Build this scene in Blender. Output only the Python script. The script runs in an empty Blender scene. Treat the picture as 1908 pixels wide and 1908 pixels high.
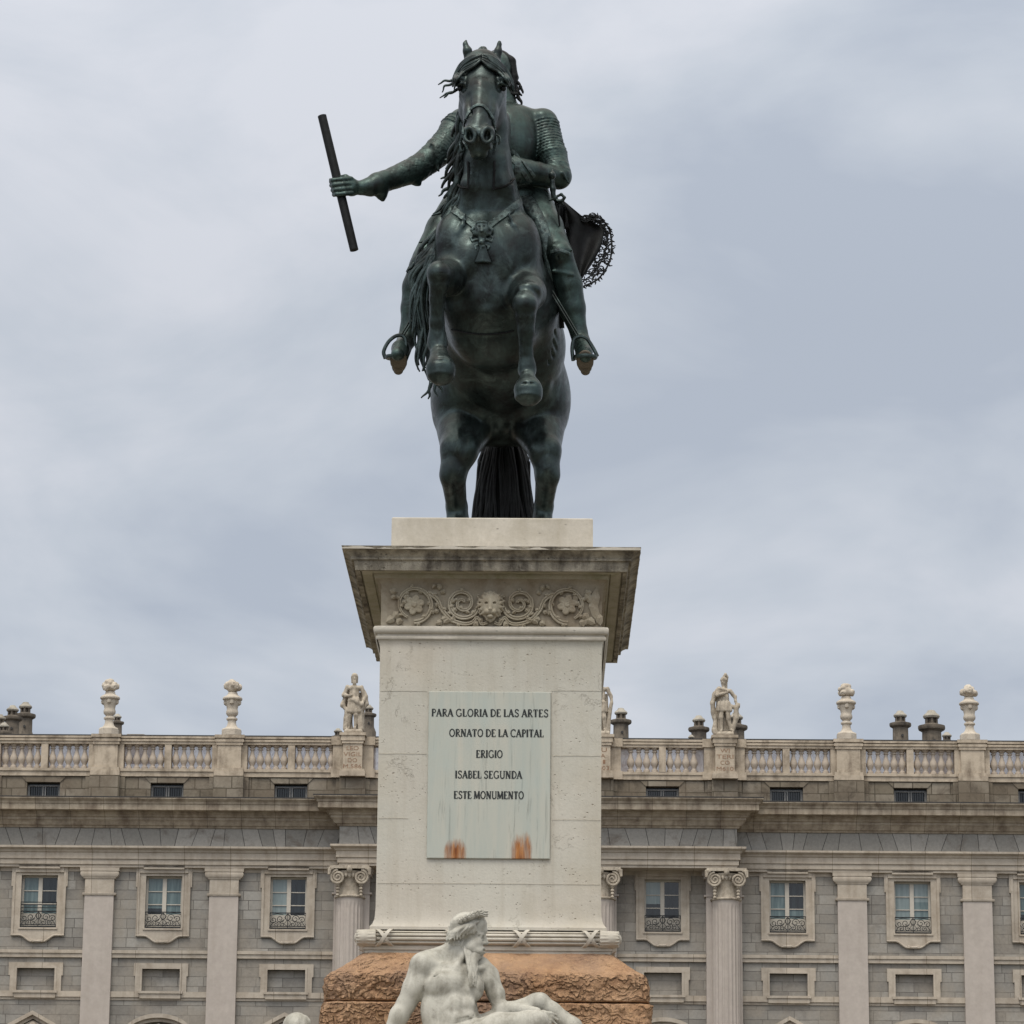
import bpy, math, random
import numpy as np
from mathutils import Vector, Matrix
from mathutils.bvhtree import BVHTree
from mathutils import noise as mnoise

rnd = random.Random(7)
scene = bpy.context.scene
COL = scene.collection

# ------------------------------------------------------------------ camera
FOC, HORIZON, VPX, ROLL, CAMX = 6200.0, 2520.0, 1003.0, 0.0085, 0.50
PITCH = math.atan((HORIZON - 954.0) / FOC)
YAW = (VPX - 954.0 + ROLL * (HORIZON - 954.0)) * math.cos(PITCH) / FOC
_f = Vector((-math.sin(YAW) * math.cos(PITCH), math.cos(YAW) * math.cos(PITCH), math.sin(PITCH)))
_r0 = Vector((math.cos(YAW), math.sin(YAW), 0.0))
_u0 = _r0.cross(_f)
_r = _r0 * math.cos(ROLL) + _u0 * math.sin(ROLL)
_u = _u0 * math.cos(ROLL) - _r0 * math.sin(ROLL)
CAM = Vector((CAMX, 0.0, 1.6))
cd = bpy.data.cameras.new('camera')
cd.sensor_width = 36.0
cd.lens = 36.0 * FOC / 1908.0
cd.clip_start, cd.clip_end = 0.5, 6000.0
cam = bpy.data.objects.new('camera', cd)
m3 = Matrix((_r, _u, -_f)).transposed()
cam.matrix_world = Matrix.Translation(CAM) @ m3.to_4x4()
COL.objects.link(cam)
scene.camera = cam

def P(u, v, Y):
    """world point seen at photograph pixel (u, v) at distance Y in front of the viewer"""
    d = _f * FOC + _r * (u - 954.0) + _u * (954.0 - v)
    return CAM + d * (Y / d.y)

def S(u, v, Y):
    """metres per photograph pixel there"""
    return (P(u, v, Y) - CAM).dot(_f) / FOC

def ray(u, v):
    d = _f * FOC + _r * (u - 954.0) + _u * (954.0 - v)
    return d.normalized()

# ------------------------------------------------------------------ sky, sun, exposure
SUN_EL, SUN_AZ = math.radians(60), math.radians(200)     # azimuth measured from +Y clockwise: behind the viewer, to the left
sd = Vector((math.sin(SUN_AZ) * math.cos(SUN_EL), math.cos(SUN_AZ) * math.cos(SUN_EL), math.sin(SUN_EL)))
world = bpy.data.worlds.new('World')
scene.world = world
world.use_nodes = True
wt = world.node_tree
for n in list(wt.nodes):
    wt.nodes.remove(n)
def wn(t, **k):
    n = wt.nodes.new(t)
    for a, b in k.items():
        setattr(n, a, b)
    return n
def wl(a, b):
    wt.links.new(a, b)
out = wn('ShaderNodeOutputWorld'); bg = wn('ShaderNodeBackground')
sky = wn('ShaderNodeTexSky', sky_type='NISHITA')
sky.sun_disc = False; sky.sun_elevation = SUN_EL; sky.sun_rotation = SUN_AZ
sky.air_density = 1.0; sky.dust_density = 2.0
tc = wn('ShaderNodeTexCoord')
sep = wn('ShaderNodeSeparateXYZ'); wl(tc.outputs['Generated'], sep.inputs[0])
def wmath(op, a, b=None, clamp=False):
    n = wn('ShaderNodeMath', operation=op); n.use_clamp = clamp
    for i, x in enumerate((a, b)):
        if x is None: continue
        if isinstance(x, (int, float)): n.inputs[i].default_value = x
        else: wl(x, n.inputs[i])
    return n.outputs[0]
# cloud sheet: direction projected on a high flat layer
zz = wmath('ADD', wmath('MAXIMUM', sep.outputs[2], 0.0), 0.10)
px = wmath('DIVIDE', sep.outputs[0], zz); py = wmath('DIVIDE', sep.outputs[1], zz)
cxy = wn('ShaderNodeCombineXYZ'); wl(px, cxy.inputs[0]); wl(py, cxy.inputs[1])
n1 = wn('ShaderNodeTexNoise'); n1.inputs['Scale'].default_value = 1.15; n1.inputs['Detail'].default_value = 5.0
n1.inputs['Roughness'].default_value = 0.56; n1.inputs['Distortion'].default_value = 0.25
mp1 = wn('ShaderNodeMapping'); mp1.inputs['Location'].default_value = (3.1, 0.4, 0); mp1.inputs['Scale'].default_value = (1.25, 0.75, 1)
wl(cxy.outputs[0], mp1.inputs[0]); wl(mp1.outputs[0], n1.inputs['Vector'])
n2 = wn('ShaderNodeTexNoise'); n2.inputs['Scale'].default_value = 6.5; n2.inputs['Detail'].default_value = 7.0; n2.inputs['Roughness'].default_value = 0.55; n2.inputs['Distortion'].default_value = 0.5
mp2 = wn('ShaderNodeMapping'); mp2.inputs['Location'].default_value = (0.7, 5.2, 0); mp2.inputs['Scale'].default_value = (1.0, 0.8, 1.9)
wl(tc.outputs['Generated'], mp2.inputs[0]); wl(mp2.outputs[0], n2.inputs['Vector'])
mixn = wmath('ADD', wmath('MULTIPLY', n1.outputs['Fac'], 0.55), wmath('MULTIPLY', n2.outputs['Fac'], 0.45))
cr = wn('ShaderNodeValToRGB')
cr.color_ramp.elements[0].position = 0.405; cr.color_ramp.elements[0].color = (4.75, 5.25, 6.1, 1)
cr.color_ramp.elements[1].position = 0.575; cr.color_ramp.elements[1].color = (7.0, 7.25, 7.85, 1)
e = cr.color_ramp.elements.new(0.49); e.color = (5.8, 6.25, 6.95, 1)
wl(mixn, cr.inputs[0])
# the overcast is thinner and brighter high up and round the veiled sun
nrm = wn('ShaderNodeVectorMath', operation='NORMALIZE'); wl(tc.outputs['Generated'], nrm.inputs[0])
dt = wn('ShaderNodeVectorMath', operation='DOT_PRODUCT'); wl(nrm.outputs[0], dt.inputs[0]); dt.inputs[1].default_value = sd
glow = wmath('POWER', wmath('MAXIMUM', dt.outputs['Value'], 0.0), 2.0)
hi = wmath('POWER', wmath('MAXIMUM', wmath('SUBTRACT', sep.outputs[2], 0.30), 0.0), 1.0)
gain = wmath('ADD', wmath('ADD', 0.97, wmath('MULTIPLY', glow, 1.75)), wmath('MULTIPLY', hi, 1.0))
wm = wn('ShaderNodeMix', data_type='RGBA', blend_type='MIX'); wl(wmath('MULTIPLY', wmath('SUBTRACT', sep.outputs[2], 0.42), 3.0, True), wm.inputs['Factor']); wl(cr.outputs[0], wm.inputs['A']); wm.inputs['B'].default_value = (6.5, 6.25, 5.75, 1)
cm = wn('ShaderNodeVectorMath', operation='SCALE'); wl(wm.outputs['Result'], cm.inputs[0]); wl(gain, cm.inputs['Scale'])
mx = wn('ShaderNodeMix', data_type='RGBA'); mx.inputs['Factor'].default_value = 0.94
wl(sky.outputs[0], mx.inputs['A']); wl(cm.outputs[0], mx.inputs['B'])
wl(mx.outputs['Result'], bg.inputs['Color'])
bg.inputs['Strength'].default_value = 0.1
wl(bg.outputs[0], out.inputs['Surface'])
sl = bpy.data.lights.new('sun', 'SUN'); sl.energy = 1.5; sl.angle = math.radians(22); sl.color = (1.0, 0.94, 0.85)
sun = bpy.data.objects.new('sun', sl); COL.objects.link(sun)
sun.rotation_euler = (-sd).to_track_quat('-Z', 'Y').to_euler()
vs = scene.view_settings
vs.view_transform = 'Standard'; vs.look = 'None'; vs.exposure = 0.0; vs.gamma = 1.0; vs.use_curve_mapping = False

# ------------------------------------------------------------------ object helpers
WPOS = {}
def tag(o, label=None, cat=None, group=None, kind=None):
    if label: o['label'] = label
    if cat: o['category'] = cat
    if group: o['group'] = group
    if kind: o['kind'] = kind
    return o
def thing(name, loc, label, cat, group=None):
    o = bpy.data.objects.new(name, None); o.empty_display_size = 0.2
    o.location = loc; COL.objects.link(o); WPOS[o] = Vector(loc)
    return tag(o, label, cat, group)
def mesh(name, V, F, smooth=False, auto=None):
    me = bpy.data.meshes.new(name)
    me.from_pydata([tuple(v) for v in V], [], [tuple(f) for f in F])
    me.validate()
    if smooth: me.shade_smooth()
    if auto is not None: 
        me.shade_smooth(); me.set_sharp_from_angle(angle=math.radians(auto))
    return me
def link(name, me, mat, parent=None, loc=(0, 0, 0)):
    """local mesh placed at loc relative to its parent"""
    o = bpy.data.objects.new(name, me)
    if mat is not None and len(me.materials) == 0: me.materials.append(mat)
    COL.objects.link(o)
    o.location = loc
    if parent is not None:
        o.parent = parent; WPOS[o] = WPOS[parent] + Vector(loc)
    else:
        WPOS[o] = Vector(loc)
    return o
def obj(name, geo, mat, parent=None, smooth=False, auto=None):
    """geo = (verts, faces) in world coordinates"""
    V, F = geo
    V = np.asarray([tuple(v) for v in V], dtype=float)
    if parent is not None:
        org = WPOS[parent]; loc = (0, 0, 0)
        V = V - np.array(tuple(org))
        return link(name, mesh(name, V, F, smooth, auto), mat, parent)
    c = V.mean(0); c[2] = V[:, 2].min()
    return link(name, mesh(name, V - c, F, smooth, auto), mat, None, tuple(c))
class Geo:
    """collects boxes, prisms, lathes, tubes into one mesh"""
    def __init__(s): s.V = []; s.F = []
    def add(s, V, F):
        b = len(s.V); s.V += [tuple(v) for v in V]; s.F += [tuple(i + b for i in f) for f in F]; return s
    def box(s, x0, x1, y0, y1, z0, z1):
        return s.add([(x0, y0, z0), (x1, y0, z0), (x1, y1, z0), (x0, y1, z0), (x0, y0, z1), (x1, y0, z1), (x1, y1, z1), (x0, y1, z1)],
                     [(0, 3, 2, 1), (4, 5, 6, 7), (0, 1, 5, 4), (1, 2, 6, 5), (2, 3, 7, 6), (3, 0, 4, 7)])
    def lathe(s, prof, cx=0, cy=0, n=24, caps=True):
        k = len(prof); V = []; F = []
        for (r, z) in prof:
            for i in range(n):
                a = 2 * math.pi * i / n; V.append((cx + r * math.cos(a), cy + r * math.sin(a), z))
        for j in range(k - 1):
            for i in range(n):
                i2 = (i + 1) % n; F.append((j * n + i, j * n + i2, (j + 1) * n + i2, (j + 1) * n + i))
        if caps:
            F.append(tuple(range(n - 1, -1, -1))); F.append(tuple((k - 1) * n + i for i in range(n)))
        return s.add(V, F)
    def prism(s, poly, y0, y1):
        """poly in (x, z), extruded from y0 (front) to y1"""
        n = len(poly); V = [(x, y0, z) for x, z in poly] + [(x, y1, z) for x, z in poly]
        F = [tuple(range(n)), tuple(range(2 * n - 1, n - 1, -1))]
        for i in range(n):
            j = (i + 1) % n; F.append((i, i + n, j + n, j))
        return s.add(V, F)
    def tube(s, pts, rad, n=8, closed=False, flat=None):
        V, F = tube(pts, rad, n, closed, flat); return s.add(V, F)
    @property
    def g(s): return s.V, s.F
def spline(pts, k=6):
    """Catmull-Rom through points (any dimension)"""
    A = np.asarray([tuple(p) for p in pts], float)
    if len(A) < 3:
        t = np.linspace(0, 1, k * 2)[:, None]; return A[0] * (1 - t) + A[-1] * t
    A = np.vstack([2 * A[0] - A[1], A, 2 * A[-1] - A[-2]]); o = []
    for i in range(1, len(A) - 2):
        for t in np.linspace(0, 1, k, endpoint=False):
            p0, p1, p2, p3 = A[i - 1:i + 3]
            o.append(0.5 * ((2 * p1) + (-p0 + p2) * t + (2 * p0 - 5 * p1 + 4 * p2 - p3) * t * t + (-p0 + 3 * p1 - 3 * p2 + p3) * t ** 3))
    o.append(A[-2]); return np.array(o)
def tube(pts, rad, n=8, closed=False, flat=None):
    pts = [Vector(p) for p in pts]; m = len(pts)
    if isinstance(rad, (int, float)): rad = [rad] * m
    V = []; F = []; ref = None
    for i in range(m):
        a = pts[max(i - 1, 0)] if not closed else pts[(i - 1) % m]; b = pts[min(i + 1, m - 1)] if not closed else pts[(i + 1) % m]
        t = (b - a)
        if t.length < 1e-9: t = Vector((0, 0, 1))
        t.normalize()
        if ref is None: ref = Vector((0, 1, 0)) if abs(t.y) < 0.9 else Vector((1, 0, 0))
        e1 = (ref - t * ref.dot(t)).normalized(); e2 = t.cross(e1); ref = e1
        f1 = flat if flat else 1.0
        for k in range(n):
            an = 2 * math.pi * k / n
            V.append(pts[i] + e1 * (math.cos(an) * rad[i] * f1) + e2 * (math.sin(an) * rad[i]))
    for i in range(m - 1 if not closed else m):
        i2 = (i + 1) % m
        for k in range(n):
            k2 = (k + 1) % n; F.append((i * n + k, i * n + k2, i2 * n + k2, i2 * n + k))
    if not closed:
        F.append(tuple(range(n - 1, -1, -1))); F.append(tuple((m - 1) * n + k for k in range(n)))
    return V, F

# ------------------------------------------------------------------ signed-distance sculpting
class SDF:
    def __init__(s, lo, hi, h):
        s.h = h; s.lo = np.array(tuple(lo), float); n = np.ceil((np.array(tuple(hi)) - s.lo) / h).astype(int) + 1
        s.n = n; s.d = np.full(tuple(n), 1.0, np.float32)
    def _sub(s, lo, hi):
        a = np.clip(np.floor((np.array(lo) - s.lo) / s.h).astype(int), 0, s.n); b = np.clip(np.ceil((np.array(hi) - s.lo) / s.h).astype(int) + 1, 0, s.n)
        if np.any(b - a < 1): return None
        ax = [(s.lo[i] + s.h * np.arange(a[i], b[i])).astype(np.float32) for i in range(3)]
        sl = tuple(slice(a[i], b[i]) for i in range(3))
        return sl, ax[0][:, None, None], ax[1][None, :, None], ax[2][None, None, :]
    def _op(s, sl, d, op, k):
        g = s.d[sl]
        if op == 'u':
            if k > 0:
                hh = np.maximum(k - np.abs(g - d), 0) / k; s.d[sl] = np.minimum(g, d) - hh * hh * k * 0.25
            else: s.d[sl] = np.minimum(g, d)
        else:
            d = -d
            if k > 0:
                hh = np.maximum(k - np.abs(g - d), 0) / k; s.d[sl] = np.maximum(g, d) + hh * hh * k * 0.25
            else: s.d[sl] = np.maximum(g, d)
    def cone(s, a, b, r1, r2, k=0.03, op='u', ridge=None):
        a = np.array(tuple(a)); b = np.array(tuple(b)); m = max(r1, r2) + k + 3 * s.h + (ridge[1] if ridge else 0)
        q = s._sub(np.minimum(a, b) - m, np.maximum(a, b) + m)
        if q is None: return s
        sl, X, Y, Z = q; ba = b - a; L = max(float(ba @ ba), 1e-9)
        t = np.clip(((X - a[0]) * ba[0] + (Y - a[1]) * ba[1] + (Z - a[2]) * ba[2]) / L, 0, 1)
        r = r1 + (r2 - r1) * t
        if ridge:
            ph = (t * ridge[0]) % 1.0; r = r + ridge[1] * (ph - 0.5)
        d = np.sqrt((X - a[0] - t * ba[0]) ** 2 + (Y - a[1] - t * ba[1]) ** 2 + (Z - a[2] - t * ba[2]) ** 2) - r
        s._op(sl, d.astype(np.float32), op, k); return s
    def chain(s, pts, rad, k=0.03, op='u', ridge=None):
        for i in range(len(pts) - 1): s.cone(pts[i], pts[i + 1], rad[i], rad[i + 1], k, op, ridge)
        return s
    def ell(s, c, r, rot=None, k=0.03, op='u'):
        c = np.array(tuple(c)); r = np.array(tuple(r), float); R = max(r) + k + 3 * s.h
        q = s._sub(c - R, c + R)
        if q is None: return s
        sl, X, Y, Z = q; x = X - c[0]; y = Y - c[1]; z = Z - c[2]
        if rot is not None:
            M = np.array(rot)   # rows are local axes
            x, y, z = (M[0][0] * x + M[0][1] * y + M[0][2] * z, M[1][0] * x + M[1][1] * y + M[1][2] * z, M[2][0] * x + M[2][1] * y + M[2][2] * z)
        k0 = np.sqrt((x / r[0]) ** 2 + (y / r[1]) ** 2 + (z / r[2]) ** 2); k1 = np.sqrt((x / r[0] ** 2) ** 2 + (y / r[1] ** 2) ** 2 + (z / r[2] ** 2) ** 2)
        d = k0 * (k0 - 1) / np.maximum(k1, 1e-6)
        s._op(sl, d.astype(np.float32), op, k); return s
    def warp(s, fn, lo=None, hi=None):
        """add fn(x, y, z) to the field near the surface (folds, grain)"""
        lo = s.lo if lo is None else np.array(tuple(lo)); hi = s.lo + s.n * s.h if hi is None else np.array(tuple(hi))
        q = s._sub(lo, hi)
        if q is None: return s
        sl, X, Y, Z = q; s.d[sl] += fn(X, Y, Z).astype(np.float32); return s
    def net(s):
        d = s.d; d[0] = d[-1] = 1; d[:, 0] = d[:, -1] = 1; d[:, :, 0] = d[:, :, -1] = 1
        sg = d < 0
        c = np.zeros(tuple(np.array(d.shape) - 1), np.int8)
        for i in (0, 1):
            for j in (0, 1):
                for k in (0, 1):
                    c += sg[i:i + c.shape[0], j:j + c.shape[1], k:k + c.shape[2]]
        I = np.argwhere((c > 0) & (c < 8)); idx = np.full(c.shape, -1, np.int64); idx[tuple(I.T)] = np.arange(len(I))
        acc = np.zeros((len(I), 3)); cnt = np.zeros(len(I))
        cor = [(i, j, k) for i in (0, 1) for j in (0, 1) for k in (0, 1)]
        val = {q: d[I[:, 0] + q[0], I[:, 1] + q[1], I[:, 2] + q[2]].astype(float) for q in cor}
        for q in cor:
            for ax in range(3):
                if q[ax] == 0:
                    w = list(q); w[ax] = 1; w = tuple(w); a, b = val[q], val[w]; mk = (a < 0) != (b < 0)
                    t = np.where(mk, a / np.where(mk, a - b, 1), 0)
                    p = np.tile(np.array(q, float), (len(I), 1)); p[:, ax] = t
                    acc += np.where(mk[:, None], p, 0); cnt += mk
        V = (I + acc / cnt[:, None]) * s.h + s.lo
        F = []
        for ax in range(3):
            o1, o2 = [a for a in range(3) if a != ax]
            n = d.shape; A = [slice(None)] * 3; B = [slice(None)] * 3; A[ax] = slice(0, n[ax] - 1); B[ax] = slice(1, n[ax])
            ch = sg[tuple(A)] != sg[tuple(B)]; E = np.argwhere(ch)
            E = E[(E[:, o1] > 0) & (E[:, o2] > 0) & (E[:, o1] < n[o1] - 1) & (E[:, o2] < n[o2] - 1)]
            e1 = np.zeros(3, int); e1[o1] = 1; e2 = np.zeros(3, int); e2[o2] = 1
            Q = np.stack([idx[tuple((E - e1 - e2).T)], idx[tuple((E - e2).T)], idx[tuple(E.T)], idx[tuple((E - e1).T)]], 1)
            flip = sg[tuple(E.T)]
            if ax == 1: flip = ~flip
            Q[~flip] = Q[~flip][:, ::-1]
            F.append(Q)
        return V, np.vstack(F).tolist()
def net_obj(name, sdf, mat, parent=None, smooth=True):
    V, F = sdf.net()
    if parent is not None:
        V = V - np.array(tuple(WPOS[parent])); loc = (0, 0, 0)
    else:
        c = V.mean(0); c[2] = V[:, 2].min(); V = V - c; loc = tuple(c)
    me = bpy.data.meshes.new(name); nf = len(F)
    me.vertices.add(len(V)); me.vertices.foreach_set('co', V.astype(np.float32).ravel())
    me.loops.add(nf * 4); me.loops.foreach_set('vertex_index', np.array(F, np.int32).ravel())
    me.polygons.add(nf); me.polygons.foreach_set('loop_start', np.arange(0, nf * 4, 4, dtype=np.int32))
    me.update(calc_edges=True); me.validate()
    if smooth: me.shade_smooth()
    return link(name, me, mat, parent, loc)
def bvh_of(objs):
    V = []; F = []
    for o in objs:
        b = len(V); w = WPOS[o]
        V += [v.co + w for v in o.data.vertices]; F += [tuple(i + b for i in p.vertices) for p in o.data.polygons]
    return BVHTree.FromPolygons(V, F)
def hit(bvh, u, v, off=0.0, default=34.0):
    """surface point of a body seen at a photograph pixel, and its normal"""
    l, n, i, dd = bvh.ray_cast(CAM, ray(u, v))
    if l is None:
        return P(u, v, default), -ray(u, v)
    if n.dot(ray(u, v)) > 0: n = -n
    return l + n * off, n
# ------------------------------------------------------------------ materials
class M:
    """small node-tree builder"""
    def __init__(s, name):
        s.m = bpy.data.materials.new(name); s.m.use_nodes = True; s.t = s.m.node_tree
        for n in list(s.t.nodes): s.t.nodes.remove(n)
        s.out = s.n('ShaderNodeOutputMaterial'); s.b = s.n('ShaderNodeBsdfPrincipled'); s.l(s.b.outputs[0], s.out.inputs['Surface'])
        s.geo = s.n('ShaderNodeNewGeometry'); s.pos = s.geo.outputs['Position']
    def n(s, t, **k):
        q = s.t.nodes.new(t)
        for a, b in k.items(): setattr(q, a, b)
        return q
    def l(s, a, b): s.t.links.new(a, b)
    def put(s, x, sock):
        if isinstance(x, (int, float)): sock.default_value = x
        elif isinstance(x, (tuple, list)): sock.default_value = (*x, 1) if len(x) == 3 and sock.type == 'RGBA' else x
        else: s.l(x, sock)
    def vec(s, scale=(1, 1, 1), loc=(0, 0, 0), src=None):
        q = s.n('ShaderNodeMapping'); q.inputs['Scale'].default_value = scale; q.inputs['Location'].default_value = loc
        s.l(src if src is not None else s.pos, q.inputs[0]); return q.outputs[0]
    def noise(s, scale, detail=4, rough=0.55, dist=0.0, vec=None):
        q = s.n('ShaderNodeTexNoise'); q.inputs['Scale'].default_value = scale; q.inputs['Detail'].default_value = detail
        q.inputs['Roughness'].default_value = rough; q.inputs['Distortion'].default_value = dist
        s.l(vec if vec is not None else s.pos, q.inputs['Vector']); return q.outputs['Fac']
    def vor(s, scale, vec=None, feature='F1'):
        q = s.n('ShaderNodeTexVoronoi', feature=feature); q.inputs['Scale'].default_value = scale
        s.l(vec if vec is not None else s.pos, q.inputs['Vector']); return q.outputs['Distance']
    def ramp(s, x, *stops):
        q = s.n('ShaderNodeValToRGB'); el = q.color_ramp.elements
        while len(el) < len(stops): el.new(0.5)
        for e_, (p, c) in zip(el, stops):
            e_.position = p; e_.color = (c, c, c, 1) if isinstance(c, (int, float)) else (*c, 1)
        s.l(x, q.inputs[0]); return q.outputs[0]
    def mix(s, f, a, b, mode='MIX'):
        q = s.n('ShaderNodeMix', data_type='RGBA', blend_type=mode)
        s.put(f, q.inputs['Factor']); s.put(a, q.inputs['A']); s.put(b, q.inputs['B']); return q.outputs['Result']
    def sepn(s):
        q = s.n('ShaderNodeSeparateXYZ'); s.l(s.geo.outputs['True Normal'], q.inputs[0]); return q.outputs[2]
    def math(s, op, a, b=0.0):
        q = s.n('ShaderNodeMath', operation=op); s.put(a, q.inputs[0]); s.put(b, q.inputs[1]); return q.outputs[0]
    def bump(s, h, strength=0.5, dist=0.01, prev=None):
        q = s.n('ShaderNodeBump'); q.inputs['Strength'].default_value = strength; q.inputs['Distance'].default_value = dist
        s.l(h, q.inputs['Height'])
        if prev is not None: s.l(prev, q.inputs['Normal'])
        return q.outputs[0]
    def done(s, color, rough=0.8, normal=None, metal=0.0, spec=0.3):
        s.put(color, s.b.inputs['Base Color']); s.put(rough, s.b.inputs['Roughness']); s.put(metal, s.b.inputs['Metallic'])
        s.b.inputs['Specular IOR Level'].default_value = spec
        if normal is not None: s.l(normal, s.b.inputs['Normal'])
        return s.m

def stone(name, c1, c2, scale=1.0, stain=None, stain_amt=0.5, pits=0.0, streak=0.0, bump=0.4, bdist=0.01, fine=30.0, joints=0.0, thr=0.46):
    m = M(name)
    a = m.noise(1.3 * scale, 6, 0.6); col = m.mix(m.ramp(a, (0.3, 0.0), (0.7, 1.0)), c1, c2)
    g = m.noise(fine * scale, 4, 0.7)
    col = m.mix(0.35, col, m.ramp(g, (0.3, 0.72), (0.7, 1.12)), 'MULTIPLY')
    if stain is not None:
        st = m.noise(2.2 * scale, 7, 0.68, 0.4)
        if streak: st = m.math('ADD', m.math('MULTIPLY', st, 1 - streak), m.math('MULTIPLY', m.noise(1.0, 5, 0.6, 0.0, m.vec((5 * scale, 5 * scale, 0.55 * scale))), streak))
        col = m.mix(m.math('MULTIPLY', m.ramp(st, (thr, 0.0), (thr + 0.20, 1.0)), stain_amt), col, stain)
    if joints:
        sx = m.n('ShaderNodeSeparateXYZ'); m.l(m.pos, sx.inputs[0]); cx = m.n('ShaderNodeCombineXYZ'); m.l(sx.outputs[0], cx.inputs[0]); cx.inputs[1].default_value = 40.0
        br = m.n('ShaderNodeTexBrick'); m.l(cx.outputs[0], br.inputs['Vector']); br.inputs['Scale'].default_value = 1.0; br.inputs['Brick Width'].default_value = joints; br.inputs['Row Height'].default_value = 90.0
        br.inputs['Mortar Size'].default_value = 0.012; br.inputs['Color1'].default_value = (.90, .90, .90, 1); br.inputs['Color2'].default_value = (1.08, 1.06, 1.03, 1); br.inputs['Mortar'].default_value = (.35, .31, .27, 1)
        col = m.mix(0.9, col, br.outputs['Color'], 'MULTIPLY')
    hgt = g
    if pits:
        v = m.vor(9 * scale, m.vec((1, 1, 1.6))); pm = m.noise(2.5 * scale, 3)
        pt = m.math('MULTIPLY', m.ramp(v, (0.05, 1.0), (0.16, 0.0)), m.ramp(pm, (0.42, 0.0), (0.6, 1.0)))
        col = m.mix(m.math('MULTIPLY', pt, pits), col, tuple(x * 0.42 for x in c1))
        hgt = m.math('SUBTRACT', m.math('MULTIPLY', g, 0.4), pt)
    nb = m.bump(hgt, bump, bdist); nb = m.bump(m.noise(6 * scale, 5, 0.6), bump * 0.7, bdist * 2, nb)
    return m.done(col, 0.85, nb)

def ashlar(name, c1, c2, c3, bw=1.3, bh=0.47, mortar=0.010, offx=0.0, stain=(0.13, 0.115, 0.10), amt=0.6, dirt_scale=0.7):
    m = M(name)
    sx = m.n('ShaderNodeSeparateXYZ'); m.l(m.pos, sx.inputs[0])
    wob = m.math('MULTIPLY', m.math('SUBTRACT', m.noise(0.9, 2), 0.5), 0.05)
    cx = m.n('ShaderNodeCombineXYZ'); m.l(m.math('ADD', sx.outputs[0], offx), cx.inputs[0]); m.l(m.math('ADD', sx.outputs[2], wob), cx.inputs[1])
    br = m.n('ShaderNodeTexBrick'); m.l(cx.outputs[0], br.inputs['Vector'])
    br.offset = 0.43; br.squash = 0.7; br.squash_frequency = 3
    br.inputs['Scale'].default_value = 1.0; br.inputs['Brick Width'].default_value = bw; br.inputs['Row Height'].default_value = bh
    br.inputs['Mortar Size'].default_value = mortar; br.inputs['Mortar Smooth'].default_value = 0.25; br.inputs['Bias'].default_value = 0.0
    br.inputs['Color1'].default_value = (*c1, 1); br.inputs['Color2'].default_value = (*c2, 1); br.inputs['Mortar'].default_value = (*[x * 0.55 for x in c1], 1)
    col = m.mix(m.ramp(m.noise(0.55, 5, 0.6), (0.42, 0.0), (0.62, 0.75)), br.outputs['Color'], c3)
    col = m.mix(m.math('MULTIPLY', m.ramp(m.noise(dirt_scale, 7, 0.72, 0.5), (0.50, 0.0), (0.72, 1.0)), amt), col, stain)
    g = m.noise(7.0, 5, 0.7); col = m.mix(0.5, col, m.ramp(g, (0.3, 0.75), (0.7, 1.18)), 'MULTIPLY')
    h = m.math('ADD', m.math('MULTIPLY', br.outputs['Fac'], -1.0), m.math('MULTIPLY', g, 0.25))
    return m.done(col, 0.9, m.bump(h, 0.6, 0.03))

# bronze with a grey-green patina
def bronze(name, dark, green, pale, amt=1.0, rough=0.42):
    m = M(name)
    a = m.noise(2.3, 7, 0.65, 0.6); b = m.noise(9.0, 6, 0.7, 0.3)
    streak = m.noise(1.0, 6, 0.65, 0.2, m.vec((7, 7, 1.1)))
    f = m.math('ADD', m.math('MULTIPLY', a, 0.5), m.math('ADD', m.math('MULTIPLY', b, 0.2), m.math('MULTIPLY', streak, 0.3)))
    col = m.mix(m.math('MULTIPLY', m.ramp(f, (0.42, 0.0), (0.6, 1.0)), amt), dark, green)
    col = m.mix(m.math('MULTIPLY', m.ramp(m.noise(3.5, 8, 0.7, 0.8), (0.50, 0.0), (0.76, 1.0)), 0.7 * amt), col, pale)
    r = m.ramp(b, (0.3, rough - 0.08), (0.7, rough + 0.2))
    nb = m.bump(m.noise(38, 4, 0.6), 0.14, 0.004); nb = m.bump(m.noise(8, 5, 0.65, 0.4), 0.22, 0.02, nb)
    return m.done(col, r, nb, 0.72, 0.5)
BRONZE = bronze('bronze', (0.016, 0.018, 0.018), (0.040, 0.060, 0.058), (0.110, 0.150, 0.146), 1.0, 0.33)
BRONZE_GR = bronze('green_bronze', (0.022, 0.027, 0.026), (0.046, 0.078, 0.072), (0.105, 0.165, 0.150), 1.0, 0.34)
BRONZE_DK = bronze('dark_bronze', (0.010, 0.010, 0.0105), (0.016, 0.0175, 0.018), (0.028, 0.034, 0.034), 0.8, 0.55)
def carved_bronze():
    m = M('chased_bronze')
    v = m.vor(22.0, None, 'DISTANCE_TO_EDGE') if False else m.vor(20.0)
    w = m.noise(26.0, 3, 0.5, 1.5)
    f = m.math('ADD', m.math('MULTIPLY', v, 0.8), m.math('MULTIPLY', w, 0.6))
    col = m.mix(m.ramp(f, (0.35, 0.0), (0.75, 1.0)), (0.022, 0.028, 0.028), (0.085, 0.120, 0.115))
    col = m.mix(m.ramp(m.noise(3.0, 6, 0.7), (0.45, 0.0), (0.65, 0.7)), col, (0.034, 0.040, 0.040))
    return m.done(col, 0.45, m.bump(f, 0.7, 0.012), 0.6, 0.5)
BRONZE_CH = carved_bronze()

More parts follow.
